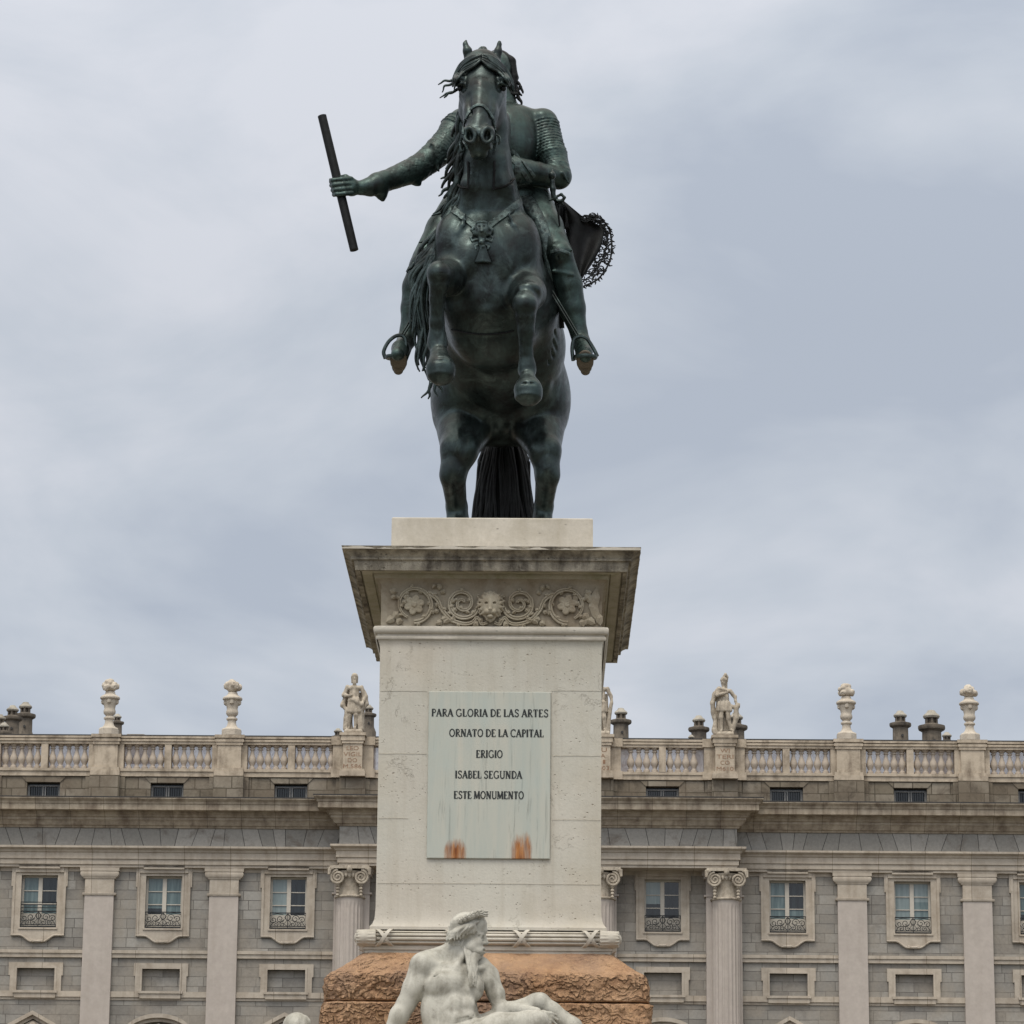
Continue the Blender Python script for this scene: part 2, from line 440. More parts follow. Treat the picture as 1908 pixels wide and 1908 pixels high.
LIME = stone('pale_limestone', (0.535, 0.495, 0.425), (0.455, 0.42, 0.36), 1.0, (0.30, 0.265, 0.20), 0.6, 0.85, 0.3, 0.4, 0.007, 26)
def shaft_mat():
    m = M('pedestal_limestone')
    a = m.noise(1.4, 6, 0.6); col = m.mix(m.ramp(a, (0.3, 0.0), (0.7, 1.0)), (0.535, 0.495, 0.425), (0.45, 0.415, 0.355))
    # faint greenish tone low down, tan clouds
    col = m.mix(m.math('MULTIPLY', m.ramp(m.noise(0.9, 5, 0.6, 0.3), (0.48, 0.0), (0.66, 1.0)), 0.5), col, (0.40, 0.35, 0.265))
    col = m.mix(m.math('MULTIPLY', m.ramp(m.noise(0.6, 3, 0.5), (0.45, 0.0), (0.6, 1.0)), 0.4), col, (0.45, 0.455, 0.405))
    dr = m.noise(1.0, 6, 0.65, 0.1, m.vec((6, 6, 0.35))); col = m.mix(m.math('MULTIPLY', m.ramp(dr, (0.50, 0.0), (0.72, 1.0)), 0.5), col, (0.36, 0.32, 0.255))
    g = m.noise(40, 4, 0.7); col = m.mix(0.25, col, m.ramp(g, (0.3, 0.78), (0.7, 1.1)), 'MULTIPLY')
    # holes and chips of the stone
    v = m.math('ADD', m.vor(11.0, m.vec((1, 1, 1.5))), m.math('MULTIPLY', m.math('SUBTRACT', m.noise(45, 3), .5), .25)); pm = m.noise(2.6, 4, 0.7)
    pt = m.math('MULTIPLY', m.ramp(v, (0.05, 1.0), (0.16, 0.0)), m.ramp(pm, (0.44, 0.0), (0.60, 1.0)))
    wl_ = m.noise(2.4, 8, 0.62, 0.6, m.vec((1.2, 1.2, 1.0))); crack = m.ramp(wl_, (0.490, 0.0), (0.5, 1.0), (0.510, 0.0))
    ck = m.math('MULTIPLY', crack, m.ramp(m.noise(1.7, 2), (0.5, 0.0), (0.58, 1.0)))
    v2 = m.vor(26.0); pt2 = m.math('MULTIPLY', m.ramp(v2, (0.08, 0.8), (0.22, 0.0)), m.ramp(m.noise(4.5, 3), (0.5, 0.0), (0.6, 1.0)))
    hole = m.math('MAXIMUM', m.math('MAXIMUM', pt, m.math('MULTIPLY', ck, 0.5)), pt2)
    col = m.mix(m.math('MULTIPLY', hole, 0.75), col, (0.19, 0.16, 0.115))
    nb = m.bump(m.math('SUBTRACT', m.math('MULTIPLY', g, 0.25), hole), 0.55, 0.012)
    nb = m.bump(m.noise(5, 5, 0.6), 0.3, 0.02, nb)
    return m.done(col, 0.85, nb)
SHAFT = shaft_mat()
CORN = stone('weathered_cornice_stone', (0.44, 0.395, 0.315), (0.31, 0.275, 0.21), 1.5, (0.060, 0.049, 0.038), 0.92, 1.0, 0.5, 0.9, 0.02, 24, 0.0, 0.41)
FRIEZE = stone('carved_frieze_stone', (0.40, 0.355, 0.275), (0.33, 0.29, 0.215), 1.3, (0.17, 0.12, 0.07), 0.7, 0.5, 0.2, 0.5, 0.008, 30)
FRIEZE_BG = stone('shade_toned_frieze_ground', (0.38, 0.33, 0.255), (0.30, 0.26, 0.195), 1.3, (0.15, 0.105, 0.06), 0.75, 0.5, 0.2, 0.5, 0.008, 30)  # stained stone; extra darkness behind the carving is relief shade put into the colour
SOFFIT = stone('mossy_soffit_stone', (0.42, 0.38, 0.30), (0.34, 0.31, 0.235), 2.0, (0.20, 0.20, 0.11), 0.7, 0.4, 0.2, 0.5, 0.01, 26)
MARBLE = stone('river_god_marble', (0.52, 0.50, 0.44), (0.41, 0.395, 0.34), 2.2, (0.15, 0.135, 0.105), 0.8, 0.25, 0.35, 0.6, 0.008, 45, 0.0, 0.45)
def plaque_mat():
    m = M('veined_plaque_marble')
    st = m.noise(1.0, 7, 0.62, 0.35, m.vec((7.5, 7.5, 0.75))); st2 = m.noise(1.0, 6, 0.7, 0.6, m.vec((24, 24, 1.5), (4, 0, 2)))
    col = m.mix(m.ramp(st, (0.35, 0.0), (0.68, 1.0)), (0.375, 0.40, 0.36), (0.46, 0.445, 0.38))
    col = m.mix(m.math('MULTIPLY', m.ramp(st2, (0.56, 0.0), (0.74, 1.0)), 0.8), col, (0.17, 0.185, 0.165))
    col = m.mix(m.math('MULTIPLY', m.ramp(m.noise(1.6, 4), (0.5, 0.0), (0.7, 1.0)), 0.6), col, (0.39, 0.435, 0.40))
    # rust washed down from two iron cramps at the foot of the slab
    sx = m.n('ShaderNodeSeparateXYZ'); m.l(m.pos, sx.inputs[0]); X, Z = sx.outputs[0], sx.outputs[2]
    tot = None
    for (u, v, w, h) in ((848, 1597, 22, 34), (972, 1597, 21, 44)):
        c = P(u, v, 32.7); s_ = S(u, v, 32.7)
        wob = m.math('MULTIPLY', m.math('SUBTRACT', m.noise(16, 5, 0.7, 0, m.vec((1, 1, 0.22))), 0.5), 2.0)
        dx = m.math('ABSOLUTE', m.math('DIVIDE', m.math('SUBTRACT', X, c.x), w * s_)); dz = m.math('DIVIDE', m.math('SUBTRACT', Z, c.z), h * s_)
        e_ = m.math('SUBTRACT', 1.0, m.math('ADD', m.math('POWER', dx, 4.0), m.math('POWER', m.math('ABSOLUTE', dz), 2.0)))
        e_ = m.math('ADD', e_, wob); e_ = m.ramp(e_, (-0.25, 0.0), (1.1, 1.0))
        tot = e_ if tot is None else m.math('MAXIMUM', tot, e_)
    rust = m.mix(m.ramp(m.noise(1.0, 5, 0.6, 0, m.vec((30, 30, 4))), (0.35, 0.0), (0.65, 1.0)), (0.15, 0.042, 0.010), (0.40, 0.165, 0.045))
    col = m.mix(m.math('MULTIPLY', m.ramp(tot, (0.0, 0.0), (0.75, 1.0)), m.ramp(m.noise(1.0, 4, 0.6, 0, m.vec((22, 22, 3), (5, 1, 0))), (0.3, 0.55), (0.6, 1.0))), col, rust)
    return m.done(col, 0.6, m.bump(st2, 0.1, 0.004))
PLAQUE = plaque_mat()
def flat(name, c, rough=0.7, metal=0.0, vary=0.15):
    m = M(name); g = m.noise(9, 4); col = m.mix(1.0, c, m.ramp(g, (0.3, 1 - vary), (0.7, 1 + vary)), 'MULTIPLY')
    return m.done(col, rough, None, metal)
LETTER = flat('black_letter_paint', (0.022, 0.026, 0.026), 0.6)
ROCK_ = None
def rock_mat():
    m = M('orange_sandstone')
    a = m.noise(1.6, 7, 0.65, 0.4); col = m.mix(m.ramp(a, (0.35, 0.0), (0.65, 1.0)), (0.355, 0.205, 0.115), (0.465, 0.30, 0.185))
    w = m.n('ShaderNodeVectorMath', operation='ADD'); m.l(m.pos, w.inputs[0])
    nv = m.n('ShaderNodeTexNoise'); nv.inputs['Scale'].default_value = 6.0; nv.inputs['Detail'].default_value = 3.0; m.l(m.pos, nv.inputs['Vector'])
    sc = m.n('ShaderNodeVectorMath', operation='SCALE'); m.l(nv.outputs['Color'], sc.inputs[0]); sc.inputs['Scale'].default_value = 0.16; m.l(sc.outputs[0], w.inputs[1])
    worm = m.vor(23.0, m.vec((1, 1, 1.35), src=w.outputs[0]), 'SMOOTH_F1'); fine = m.noise(24, 6, 0.7, 1.0); big = m.noise(6.5, 7, 0.7, 0.8)
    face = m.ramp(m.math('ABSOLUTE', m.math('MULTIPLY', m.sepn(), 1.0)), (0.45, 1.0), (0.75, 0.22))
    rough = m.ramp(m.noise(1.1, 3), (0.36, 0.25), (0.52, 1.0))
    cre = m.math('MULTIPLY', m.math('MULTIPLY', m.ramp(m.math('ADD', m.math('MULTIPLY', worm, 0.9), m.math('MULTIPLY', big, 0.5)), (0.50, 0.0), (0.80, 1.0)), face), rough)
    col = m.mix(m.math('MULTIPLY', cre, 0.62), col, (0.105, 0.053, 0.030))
    col = m.mix(m.math('MULTIPLY', m.ramp(m.noise(0.8, 4, 0.5), (0.55, 0.0), (0.66, 1.0)), 0.6), col, (0.17, 0.115, 0.095))
    col = m.mix(m.math('MULTIPLY', m.ramp(fine, (0.52, 0.0), (0.7, 1.0)), 0.45), col, (0.55, 0.34, 0.17))
    h = m.math('SUBTRACT', m.math('ADD', m.math('MULTIPLY', big, 0.8), m.math('MULTIPLY', fine, 0.35)), m.math('MULTIPLY', cre, 1.2))
    nb = m.bump(h, 1.0, 0.05)
    return m.done(col, 0.92, nb, 0.0, 0.15)
ROCK = rock_mat()
# palace
CREAM = stone('cream_stone', (0.47, 0.415, 0.345), (0.40, 0.35, 0.29), 0.5, (0.22, 0.175, 0.13), 0.65, 0.0, 0.4, 0.35, 0.03, 9, 2.3)
PILA = stone('pilaster_stone', (0.45, 0.40, 0.355), (0.415, 0.365, 0.325), 0.35, (0.29, 0.25, 0.21), 0.35, 0.0, 0.6, 0.2, 0.03, 10)
TAN = stone('balustrade_stone', (0.51, 0.43, 0.335), (0.41, 0.345, 0.265), 0.6, (0.11, 0.08, 0.055), 0.8, 0.0, 0.4, 0.4, 0.03, 9)
BAL = stone('baluster_stone', (0.46, 0.395, 0.325), (0.40, 0.335, 0.27), 0.9, (0.24, 0.20, 0.16), 0.4, 0.0, 0.3, 0.3, 0.02, 12)
CORNP = stone('stained_palace_cornice', (0.43, 0.37, 0.29), (0.33, 0.28, 0.215), 0.55, (0.10, 0.068, 0.048), 0.72, 0.0, 0.5, 0.5, 0.04, 8, 1.7, 0.42)
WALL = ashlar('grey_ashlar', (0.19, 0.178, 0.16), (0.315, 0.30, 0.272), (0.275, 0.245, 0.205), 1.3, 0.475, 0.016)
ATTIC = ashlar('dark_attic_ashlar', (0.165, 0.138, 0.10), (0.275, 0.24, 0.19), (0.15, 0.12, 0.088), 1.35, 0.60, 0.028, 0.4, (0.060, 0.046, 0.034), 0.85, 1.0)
def island_stone(name, c1, c2, stain):
    m = M(name); r = m.geo.outputs['Random Per Island']
    col = m.mix(r, c1, c2); col = m.mix(m.math('MULTIPLY', m.ramp(m.noise(0.9, 7, 0.7, 0.5), (0.54, 0.0), (0.72, 1.0)), 0.7), col, stain)
    g = m.noise(7, 5, 0.7); col = m.mix(0.5, col, m.ramp(g, (0.3, 0.75), (0.7, 1.2)), 'MULTIPLY')
    return m.done(col, 0.9, m.bump(g, 0.4, 0.03))
FRZ = island_stone('grey_frieze_stone', (0.215, 0.205, 0.185), (0.29, 0.275, 0.25), (0.10, 0.075, 0.055))
STAT = stone('roof_statue_stone', (0.50, 0.44, 0.355), (0.38, 0.325, 0.255), 1.4, (0.10, 0.078, 0.058), 0.75, 0.0, 0.3, 0.4, 0.02, 10)
URNM = stone('urn_stone', (0.56, 0.50, 0.415), (0.47, 0.41, 0.335), 0.9, (0.20, 0.155, 0.115), 0.5, 0.0, 0.3, 0.4, 0.02, 10)
CHIM = stone('sooty_chimney_stone', (0.185, 0.155, 0.12), (0.12, 0.10, 0.08), 0.8, (0.03, 0.027, 0.025), 0.85, 0.0, 0.4, 0.5, 0.03, 9)
CHCAP = stone('pale_chimney_cap', (0.42, 0.39, 0.33), (0.30, 0.27, 0.22), 0.9, (0.08, 0.07, 0.06), 0.7, 0.0, 0.2, 0.4, 0.03, 9)
ROOF = stone('roof_slates', (0.10, 0.095, 0.09), (0.075, 0.072, 0.07), 0.6, (0.04, 0.04, 0.04), 0.5)
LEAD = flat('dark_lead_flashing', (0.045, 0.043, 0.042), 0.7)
WHITE = flat('cream_window_paint', (0.49, 0.45, 0.385), 0.5, 0, 0.05)
GREYF = flat('grey_window_paint', (0.21, 0.205, 0.195), 0.6, 0, 0.1)
IRON = flat('black_iron', (0.016, 0.018, 0.020), 0.5, 0.3)
def sheet_mat():
    m = M('pale_translucent_sheeting'); w = m.noise(1.6, 5, 0.6, 1.2, m.vec((1.5, 1, 1)))
    col = m.mix(m.ramp(w, (0.4, 0.0), (0.6, 1.0)), (0.66, 0.60, 0.61), (0.88, 0.86, 0.88))
    m.done(col, 0.5, m.bump(w, 0.5, 0.05)); t = m.n('ShaderNodeBsdfTranslucent'); m.l(col, t.inputs['Color'])
    x = m.n('ShaderNodeMixShader'); x.inputs[0].default_value = 0.5; m.l(m.b.outputs[0], x.inputs[1]); m.l(t.outputs[0], x.inputs[2]); tr = m.n('ShaderNodeBsdfTransparent'); y = m.n('ShaderNodeMixShader'); y.inputs[0].default_value = 0.5; m.l(x.outputs[0], y.inputs[1]); m.l(tr.outputs[0], y.inputs[2]); m.l(y.outputs[0], m.out.inputs['Surface']); return m.m
SHEET = sheet_mat()
RED = flat('faded_red_letter_paint', (0.25, 0.15, 0.095), 0.8)
def glass(name, c, curtain):
    m = M(name); w = m.noise(1.0, 4, 0.5, 0.2, m.vec((7, 7, 0.8)))
    col = m.mix(m.ramp(w, (0.35, 0.0), (0.65, 1.0)), c, curtain)
    return m.done(col, 0.12, None, 0.0, 0.5)
GL_TEAL = glass('curtained_glass', (0.075, 0.115, 0.118), (0.145, 0.195, 0.195))
GL_PALE = glass('pale_curtained_glass', (0.16, 0.205, 0.205), (0.235, 0.28, 0.275))
GL_DARK = glass('dark_glass', (0.008, 0.010, 0.012), (0.02, 0.027, 0.03))
GROUND = stone('sandy_paving', (0.15, 0.135, 0.105), (0.11, 0.10, 0.08), 0.6, (0.07, 0.066, 0.05), 0.5)
# ------------------------------------------------------------------ ground
g = Geo(); G_ = 3000.0
g.add([(-G_, -G_, 0), (G_, -G_, 0), (G_, G_, 0), (-G_, G_, 0)], [(0, 1, 2, 3)])
tag(obj('ground', g.g, GROUND), kind='structure')

# ------------------------------------------------------------------ palace
YW = 165.0
PX = S(1005, 1600, YW)
X0 = P(1002.5, 1600, YW).x
BAY = 231.8 * PX
BUMP = 1.15
def zr(v, p=0.0, u=190.0):
    """height of a photograph row measured at column u, on a plane p metres in front of the wall"""
    return P(u, v, YW - p).z
HB = 4.5                                   # bays either side of the axis
WX = BAY * 5.35
bX = 368 * PX
pal = thing('palace', (X0, YW, 0), 'long grey and cream stone palace with pilasters, columns and a roof balustrade behind the monument', 'palace')
def L(name, G, mat, parent=None, loc=(0, 0, 0), auto=None, smooth=False):
    me = mesh(name, G.V, G.F, smooth, auto)
    return link(name, me, mat, parent or pal, loc)
def sweep(prof, b=bX, bump=BUMP, w=WX, back=-1.0):
    """profile of (projection, height) carried along the facade with the central break-forward"""
    V = []; F = []; base = prof[0][0]
    pts = prof
    for (p, z) in pts:
        q = p - base
        if bump: row = [(-w, -p), (-b - q, -p), (-b - q, -bump - p), (b + q, -bump - p), (b + q, -p), (w, -p)]
        else: row = [(-w, -p), (w, -p)]
        V += [(x, y, z) for x, y in row]
    n = 6 if bump else 2
    for j in range(len(pts) - 1):
        for i in range(n - 1):
            F.append((j * n + i, j * n + i + 1, (j + 1) * n + i + 1, (j + 1) * n + i))
    G = Geo(); G.add(V, F); return G
zB0 = 0.0
# openings of the wall -> wall is built as strips round the openings
piers = [(k - 2.5) * BAY + BAY for k in range(-3, 7)]      # pilaster / column axes
piers = [BAY * (k + 0.5) for k in range(-5, 5)]
wins = [BAY * k for k in range(-5, 6)]
Wz0, Wz1 = zr(1729.5, 0), zr(1631, 0)                       # window opening
Whw = 34.5 * PX
Bz0, Bz1 = zr(1845.5, 0), zr(1805, 0)                       # blind panel opening
Bhw = 35 * PX
zTop = zr(1612, 0.0)
def wall_strip(G, x0, x1, z0, z1, y0=0.0, y1=0.6): G.box(x0, x1, y0, y1, z0, z1)
G = Geo()
edges = [-WX] + [x for w in wins for x in (w - Whw, w + Whw)] + [WX]
for i in range(0, len(edges), 2):
    wall_strip(G, max(edges[i], -WX), min(edges[i + 1], WX), 0.0, zTop + 0.3)
for w in wins:
    wall_strip(G, w - Whw, w + Whw, 0.0, Bz0); wall_strip(G, w - Whw, w + Whw, Bz1, Wz0); wall_strip(G, w - Whw, w + Whw, Wz1, zTop + 0.3)
    G.box(w - Whw, w + Whw, 0.22, 0.5, Bz0, Bz1)            # blind panel back
L('wall', G, WALL)
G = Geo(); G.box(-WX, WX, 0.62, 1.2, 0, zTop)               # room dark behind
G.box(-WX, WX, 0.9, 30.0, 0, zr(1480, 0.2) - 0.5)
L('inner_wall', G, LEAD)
# string courses
def bar(G, v0, v1, p, x0, x1, extra=None):
    G.box(x0, x1, -p, 0.0, zr(v1, p), zr(v0, p))
for nm, rows in (('upper_string_course', ((1770, 1776, .20), (1776.4, 1784, .14))), ('lower_string_course', ((1847, 1857.5, .14), (1858, 1863, .06)))):
    G = Geo()
    for (a, b, p) in rows: bar(G, a, b, p, -WX, WX)
    L(nm, G, CREAM)
# cream strip under the architrave
G = Geo(); G.box(-WX, WX, -0.05, 0, zr(1624, .05), zTop); L('wall_head_band', G, CREAM)
# architrave
arch = [(.30, zr(1615.5, .3)), (.30, zr(1610.3, .3)), (.37, zr(1610, .37)), (.37, zr(1600.2, .37)), (.44, zr(1599.8, .44)), (.44, zr(1588.5, .44)),
        (.50, zr(1587, .5)), (.54, zr(1583.5, .54)), (.66, zr(1580.5, .66)), (.68, zr(1579.5, .68)), (.72, zr(1579, .72)), (.72, zr(1575.3, .72)), (.30, zr(1575.3, .72) + .03)]
G = sweep([(0.0, arch[0][1])] + arch) if False else sweep(arch)
zA = arch[0][1]
# soffit under the architrave back to the wall
G.box(-WX, WX, -0.299, 0.0, zA, zA + 0.4); G.box(-bX + .001, bX - .001, -0.299 - BUMP, 0.0, zA + .001, zA + 0.4)
L('architrave', G, CREAM)
# frieze of fanning stones
zf0, zf1 = arch[-1][1] - .05, zr(1541.5, .3) + .1
G = Geo(); rr = random.Random(3)
def frieze_run(x0, x1, yf, centers):
    # joints lean outwards from each window axis like a flat arch
    x = x0; J = [x0]
    while x < x1 - 0.5:
        x += rr.uniform(0.55, 1.05); J.append(min(x, x1))
    if J[-1] < x1: J.append(x1)
    def lean(x):
        c = min(centers, key=lambda w: abs(w - x)); t = (x - c) / (BAY / 2)
        return 0.19 * math.sin(max(-1, min(1, t)) * math.pi) + rr.uniform(-.03, .03)
    LN = [0 if (i == 0 or i == len(J) - 1) else lean(j) for i, j in enumerate(J)]
    for i in range(len(J) - 1):
        gp = 0.013; d = rr.uniform(0, .03)
        a0, a1 = J[i] - LN[i] + gp, J[i] + LN[i] + gp; b0, b1 = J[i + 1] - LN[i + 1] - gp, J[i + 1] + LN[i + 1] - gp
        G.prism([(a0, zf0), (b0, zf0), (b1, zf1), (a1, zf1)], yf - d, yf + 0.3)
frieze_run(-WX, -bX, -.30, wins); frieze_run(bX, WX, -.30, wins); frieze_run(-bX, bX, -.30 - BUMP, wins)
for sx in (-1, 1):
    G.box(min(sx * (bX - .3), sx * bX), max(sx * (bX - .3), sx * bX), -.30 - BUMP + .02, 0, zf0, zf1)
L('frieze', G, FRZ)
G = Geo(); G.box(-WX, WX, -.27, 0, zf0, zf1); G.box(-bX + .05, bX - .05, -.27 - BUMP, 0, zf0 + .01, zf1 - .01); L('frieze_backing', G, LEAD)
# great cornice
cor = [(.30, zr(1542.5, .3)), (.40, zr(1541.8, .4)), (.44, zr(1538.2, .44)), (.52, zr(1537.2, .52)), (.56, zr(1534.8, .56)), (.60, zr(1531.5, .6)), (.66, zr(1528.5, .66)),
       (.72, zr(1526.5, .72)), (.72, zr(1522.5, .72)), (.80, zr(1521.0, .8)), (.84, zr(1517.5, .84)), (.93, zr(1514.3, .93)), (.95, zr(1511.6, .95)), (1.30, zr(1508.8, 1.30)), (1.33, zr(1507.9, 1.33)),
       (1.33, zr(1497.4, 1.33)), (1.37, zr(1496.8, 1.37)), (1.40, zr(1493.0, 1.40)), (1.50, zr(1488.6, 1.50)), (1.54, zr(1487.3, 1.54)), (1.54, zr(1485.2, 1.54))]
zc = cor[-1][1]
G = sweep(cor + [(-0.6, zc + .02)])
L('cornice', G, CORNP, auto=25)
G = sweep([(.31, zc + .012), (1.56, zc + .003), (1.56, zc + .045), (-0.6, zc + .07)]) if False else Geo()
q = [(1.56, zc + .004), (1.56, zc + .05), (0.05, zc + .09)]
V = []; 
G = sweep([(.30, zc + .004)] + q); L('cornice_flashing', G, LEAD)
# attic wall with low windows
zt0, zt1 = zc - .1, zr(1446, .22)
az0, az1 = zr(1484.5, .2), zr(1458.2, .2)
ahw = 31.0 * PX
G = Geo(); pa = -.20
ed = [-WX] + [x for w in wins for x in (w - ahw, w + ahw)] + [WX]
for i in range(0, len(ed), 2): G.box(max(ed[i], -WX), min(ed[i + 1], WX), pa, pa + .7, zt0, zt1)
for w in wins: G.box(w - ahw, w + ahw, pa, pa + .7, az1, zt1)
G.box(-bX + 1.2, bX - 1.2, pa - .12, pa, az1 + .02, zt1 - .02) if False else None
for x in piers:
    hw = (24 if abs(x) < bX + 1 else 28) * PX
    G.box(x - hw, x + hw, pa - .45, pa, zt0, zt1 - .003)
    G.box(x - hw * 1.32, x + hw * 1.32, pa - .12, pa, zt0, zt1 - .002)
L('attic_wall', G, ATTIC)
# flat-arch stones over the attic windows, windows themselves
G0 = Geo(); zl0, zl1 = az1 + .01, zt1 - .03
G0.prism([(-ahw - .02, zl0), (ahw + .02, zl0), (ahw + .30, zl1), (-ahw - .30, zl1)], -.05, .2)
meL = mesh('lintel_stone', G0.V, G0.F)
Gf = Geo(); fw = .055; hh = az1 - az0
Gf.box(-ahw, ahw, 0, .1, az0, az0 + .05); Gf.box(-ahw, ahw, 0, .1, az1 - fw - .12, az1 - .12); 
for cxx in (-ahw + .06, ahw - .06): Gf.box(cxx - fw, cxx + fw, -.003, .1, az0, az1 - .12)
Gf.box(-.09, -.03, -.003, .1, az0, az1 - .12); Gf.box(.03, .09, -.003, .1, az0, az1 - .12)
meF = mesh('attic_window', Gf.V, Gf.F)
Gb = Geo()
for k in range(13):
    xx = -ahw + .14 + k * (2 * ahw - .28) / 12
    if abs(xx) > .1: Gb.box(xx - .014, xx + .014, .03, .06, az0, az1 - .15)
meB = mesh('window_bars', Gb.V, Gb.F)
Gg = Geo(); Gg.box(-ahw, ahw, .11, .13, az0, az1); meG = mesh('pane', Gg.V, Gg.F)
for w in wins:
    aw = link('attic_window', meF, GREYF, pal, (w, pa + .28, 0))
    link('lintel_stone', meL, ATTIC, aw, (0, -.28, 0)); link('window_bars', meB, IRON, aw); link('pane', meG, GL_DARK, aw)
# pilasters and columns
def ring(G, hw, p0, p1, z0, z1): G.box(-hw, hw, -p1, -p0, z0, z1)
def cap_profile(G, rows, u=190.0):
    """(half width px, projection, v) stacked: a moulded rectangular block"""
    V = []; F = []
    for (h, p, v) in rows:
        x = h * PX; z = zr(v, p, u); V += [(-x, 0.0, z), (-x, -p, z), (x, -p, z), (x, 0.0, z)]
    for j in range(len(rows) - 1):
        for i in range(3): F.append((j * 4 + i, j * 4 + i + 1, (j + 1) * 4 + i + 1, (j + 1) * 4 + i))
    F.append((0, 3, 2, 1)); k = 4 * (len(rows) - 1); F.append((k, k + 1, k + 2, k + 3))
    G.add(V, F)
Gp = Geo(); 
x = 27 * PX; Gp.box(-x, x, -.25, 0, 0, zr(1664, .25))
mePS = mesh('pilaster', Gp.V, Gp.F)
Gc = Geo()
cap_profile(Gc, [(27, .25, 1668), (31, .30, 1667.6), (31.5, .32, 1665.5), (31, .32, 1663.4), (27, .26, 1663), (27, .26, 1637), (30, .30, 1636.4), (30, .30, 1635), (33, .34, 1633), (35.2, .37, 1630),
                 (36, .38, 1627), (35.4, .37, 1624.4), (35, .36, 1623.9), (33.5, .345, 1623.4), (33.5, .345, 1622.8), (36.4, .38, 1622.4), (36.4, .38, 1616.8), (37.5, .39, 1616.2), (37.5, .39, 1615.6)])
meCap = mesh('capital', Gc.V, Gc.F, auto=28)
# engaged fluted column
def fluted(R, z0, z1, nf=20, cx=0.0, cy=0.0):
    G = Geo(); m = nf * 6; rows = []
    zs = [z0, z1 - .45, z1 - .30, z1 - .18, z1 - .12, z1]
    for z, amp, rr_ in zip(zs, (1, 1, .8, 0, 0, 0), (1.04, 1, 1, 1, 1.0, 1.03)):
        for i in range(m):
            a = 2 * math.pi * i / m; f = (i % 6) / 6.0
            dep = 0.055 * math.sin(math.pi * min(1, max(0, (f - .14) / .86))) if f > .14 else 0
            r = (R * rr_ - dep * amp); rows.append((cx + r * math.cos(a), cy + r * math.sin(a), z))
    F = []
    for j in range(len(zs) - 1):
        for i in range(m): F.append((j * m + i, j * m + (i + 1) % m, (j + 1) * m + (i + 1) % m, (j + 1) * m + i))
    G.add(rows, F); return G
Rc = 25.2 * PX; pc = .72; uc = 655 - 0
zcap0, zcap1 = P(655, 1672, YW - 1.3).z, P(655, 1614.5, YW - 1.3).z
Gk = fluted(Rc, 0.0, zcap0, 20, 0, -pc)
meCol = mesh('column', Gk.V, Gk.F, auto=40)
hC = zcap1 - zcap0
Gn = Geo()
Gn.lathe([(Rc * 1.0, zcap0), (Rc * 1.13, zcap0 + .02), (Rc * 1.16, zcap0 + .07), (Rc * 1.1, zcap0 + .12), (Rc * .95, zcap0 + .14), (Rc * .90, zcap0 + hC * .60), (Rc * 1.1, zcap0 + hC * .72), (Rc * 1.2, zcap0 + hC * .86)], 0, -pc, 28)
Gn.box(-Rc * 1.46, Rc * 1.46, -pc - Rc * 1.3, -pc + Rc * .8, zcap1 - .13, zcap1 + .02)
zv = zcap1 - hC * .36
for sx in (-1, 1):
    # volute: spiral scroll with a rounded body, set a little turned outwards
    pts = []; rad = []
    for i in range(64):
        t = i / 63; a = math.pi * .5 + sx * (-1) * 0 + t * 2.35 * 2 * math.pi; r = Rc * .50 * (1 - t) ** .85 + .02
        pts.append((sx * (Rc * .86 + r * math.cos(a) * -1 * 1.0), -pc - Rc * 1.17 - .06 * (1 - t) + .14 * (r / Rc), zv + r * math.sin(a))); rad.append(.072 * (1 - t * .55))
    Gn.tube(pts, rad, 7)
    G2 = Geo(); n = 20
    V = []
    for yy, r in ((-pc - Rc * 1.10, Rc * .47), (-pc - Rc * .6, Rc * .36), (-pc + Rc * .1, Rc * .30), (-pc + Rc * .8, Rc * .46)):
        for i in range(n):
            a = 2 * math.pi * i / n; V.append((sx * Rc * .86 + r * math.cos(a), yy, zv + r * math.sin(a)))
    F = [tuple(range(n))]
    for j in range(3):
        for i in range(n): F.append((j * n + i, (j + 1) * n + i, (j + 1) * n + (i + 1) % n, j * n + (i + 1) % n))
    Gn.add(V, F)
    Gn.tube([(sx * Rc * 1.2, -pc - Rc * 1.15, zcap1 - .12), (sx * Rc * 1.45, -pc - Rc * 1.33, zcap1 - .16), (sx * Rc * 1.5, -pc - Rc * 1.38, zcap1 - .45)], [.09, .12, .06], 7)
    # hanging husks
    for k in range(4): 
        s_ = .10 - k * .006; zk = zv - Rc * .55 - k * .16
        Gn.lathe([(.02, zk - .10), (s_, zk - .04), (s_ * .9, zk + .03), (.03, zk + .07)], sx * Rc * .86, -pc - Rc * .98, 8)
for k in range(5):
    xx = (k - 2) * Rc * .26; Gn.lathe([(.02, zv - .02), (.085, zv + .06), (.09, zv + .16), (.03, zv + .26)], xx, -pc - Rc * 1.06 + abs(k - 2) * .02, 8)
Gn.lathe([(.02, zcap1 - .36), (.13, zcap1 - .26), (.15, zcap1 - .12), (.08, zcap1 + .0)], 0, -pc - Rc * 1.30, 9)
meIon = mesh('capital', Gn.V, Gn.F, auto=40)
Gq = Geo()
Gq.box(-36 * PX, 30 * PX, -.56, 0, 0, zr(1663, .5)); Gq.box(-40 * PX, 34 * PX, -.62, 0, zr(1663, .5), zr(1660, .5)); Gq.box(-36 * PX, 30 * PX, -.56, 0, zr(1660, .5), zr(1630, .5))
Gq.box(-40 * PX, 34 * PX, -.62, 0, zr(1630, .5), zr(1624, .5)); Gq.box(-43 * PX, 37 * PX, -.66, 0, zr(1624, .5), zA)
meBP = mesh('back_pilaster', Gq.V, Gq.F); meBPm = mesh('back_pilaster', [(-v[0], v[1], v[2]) for v in Gq.V], [f[::-1] for f in Gq.F])
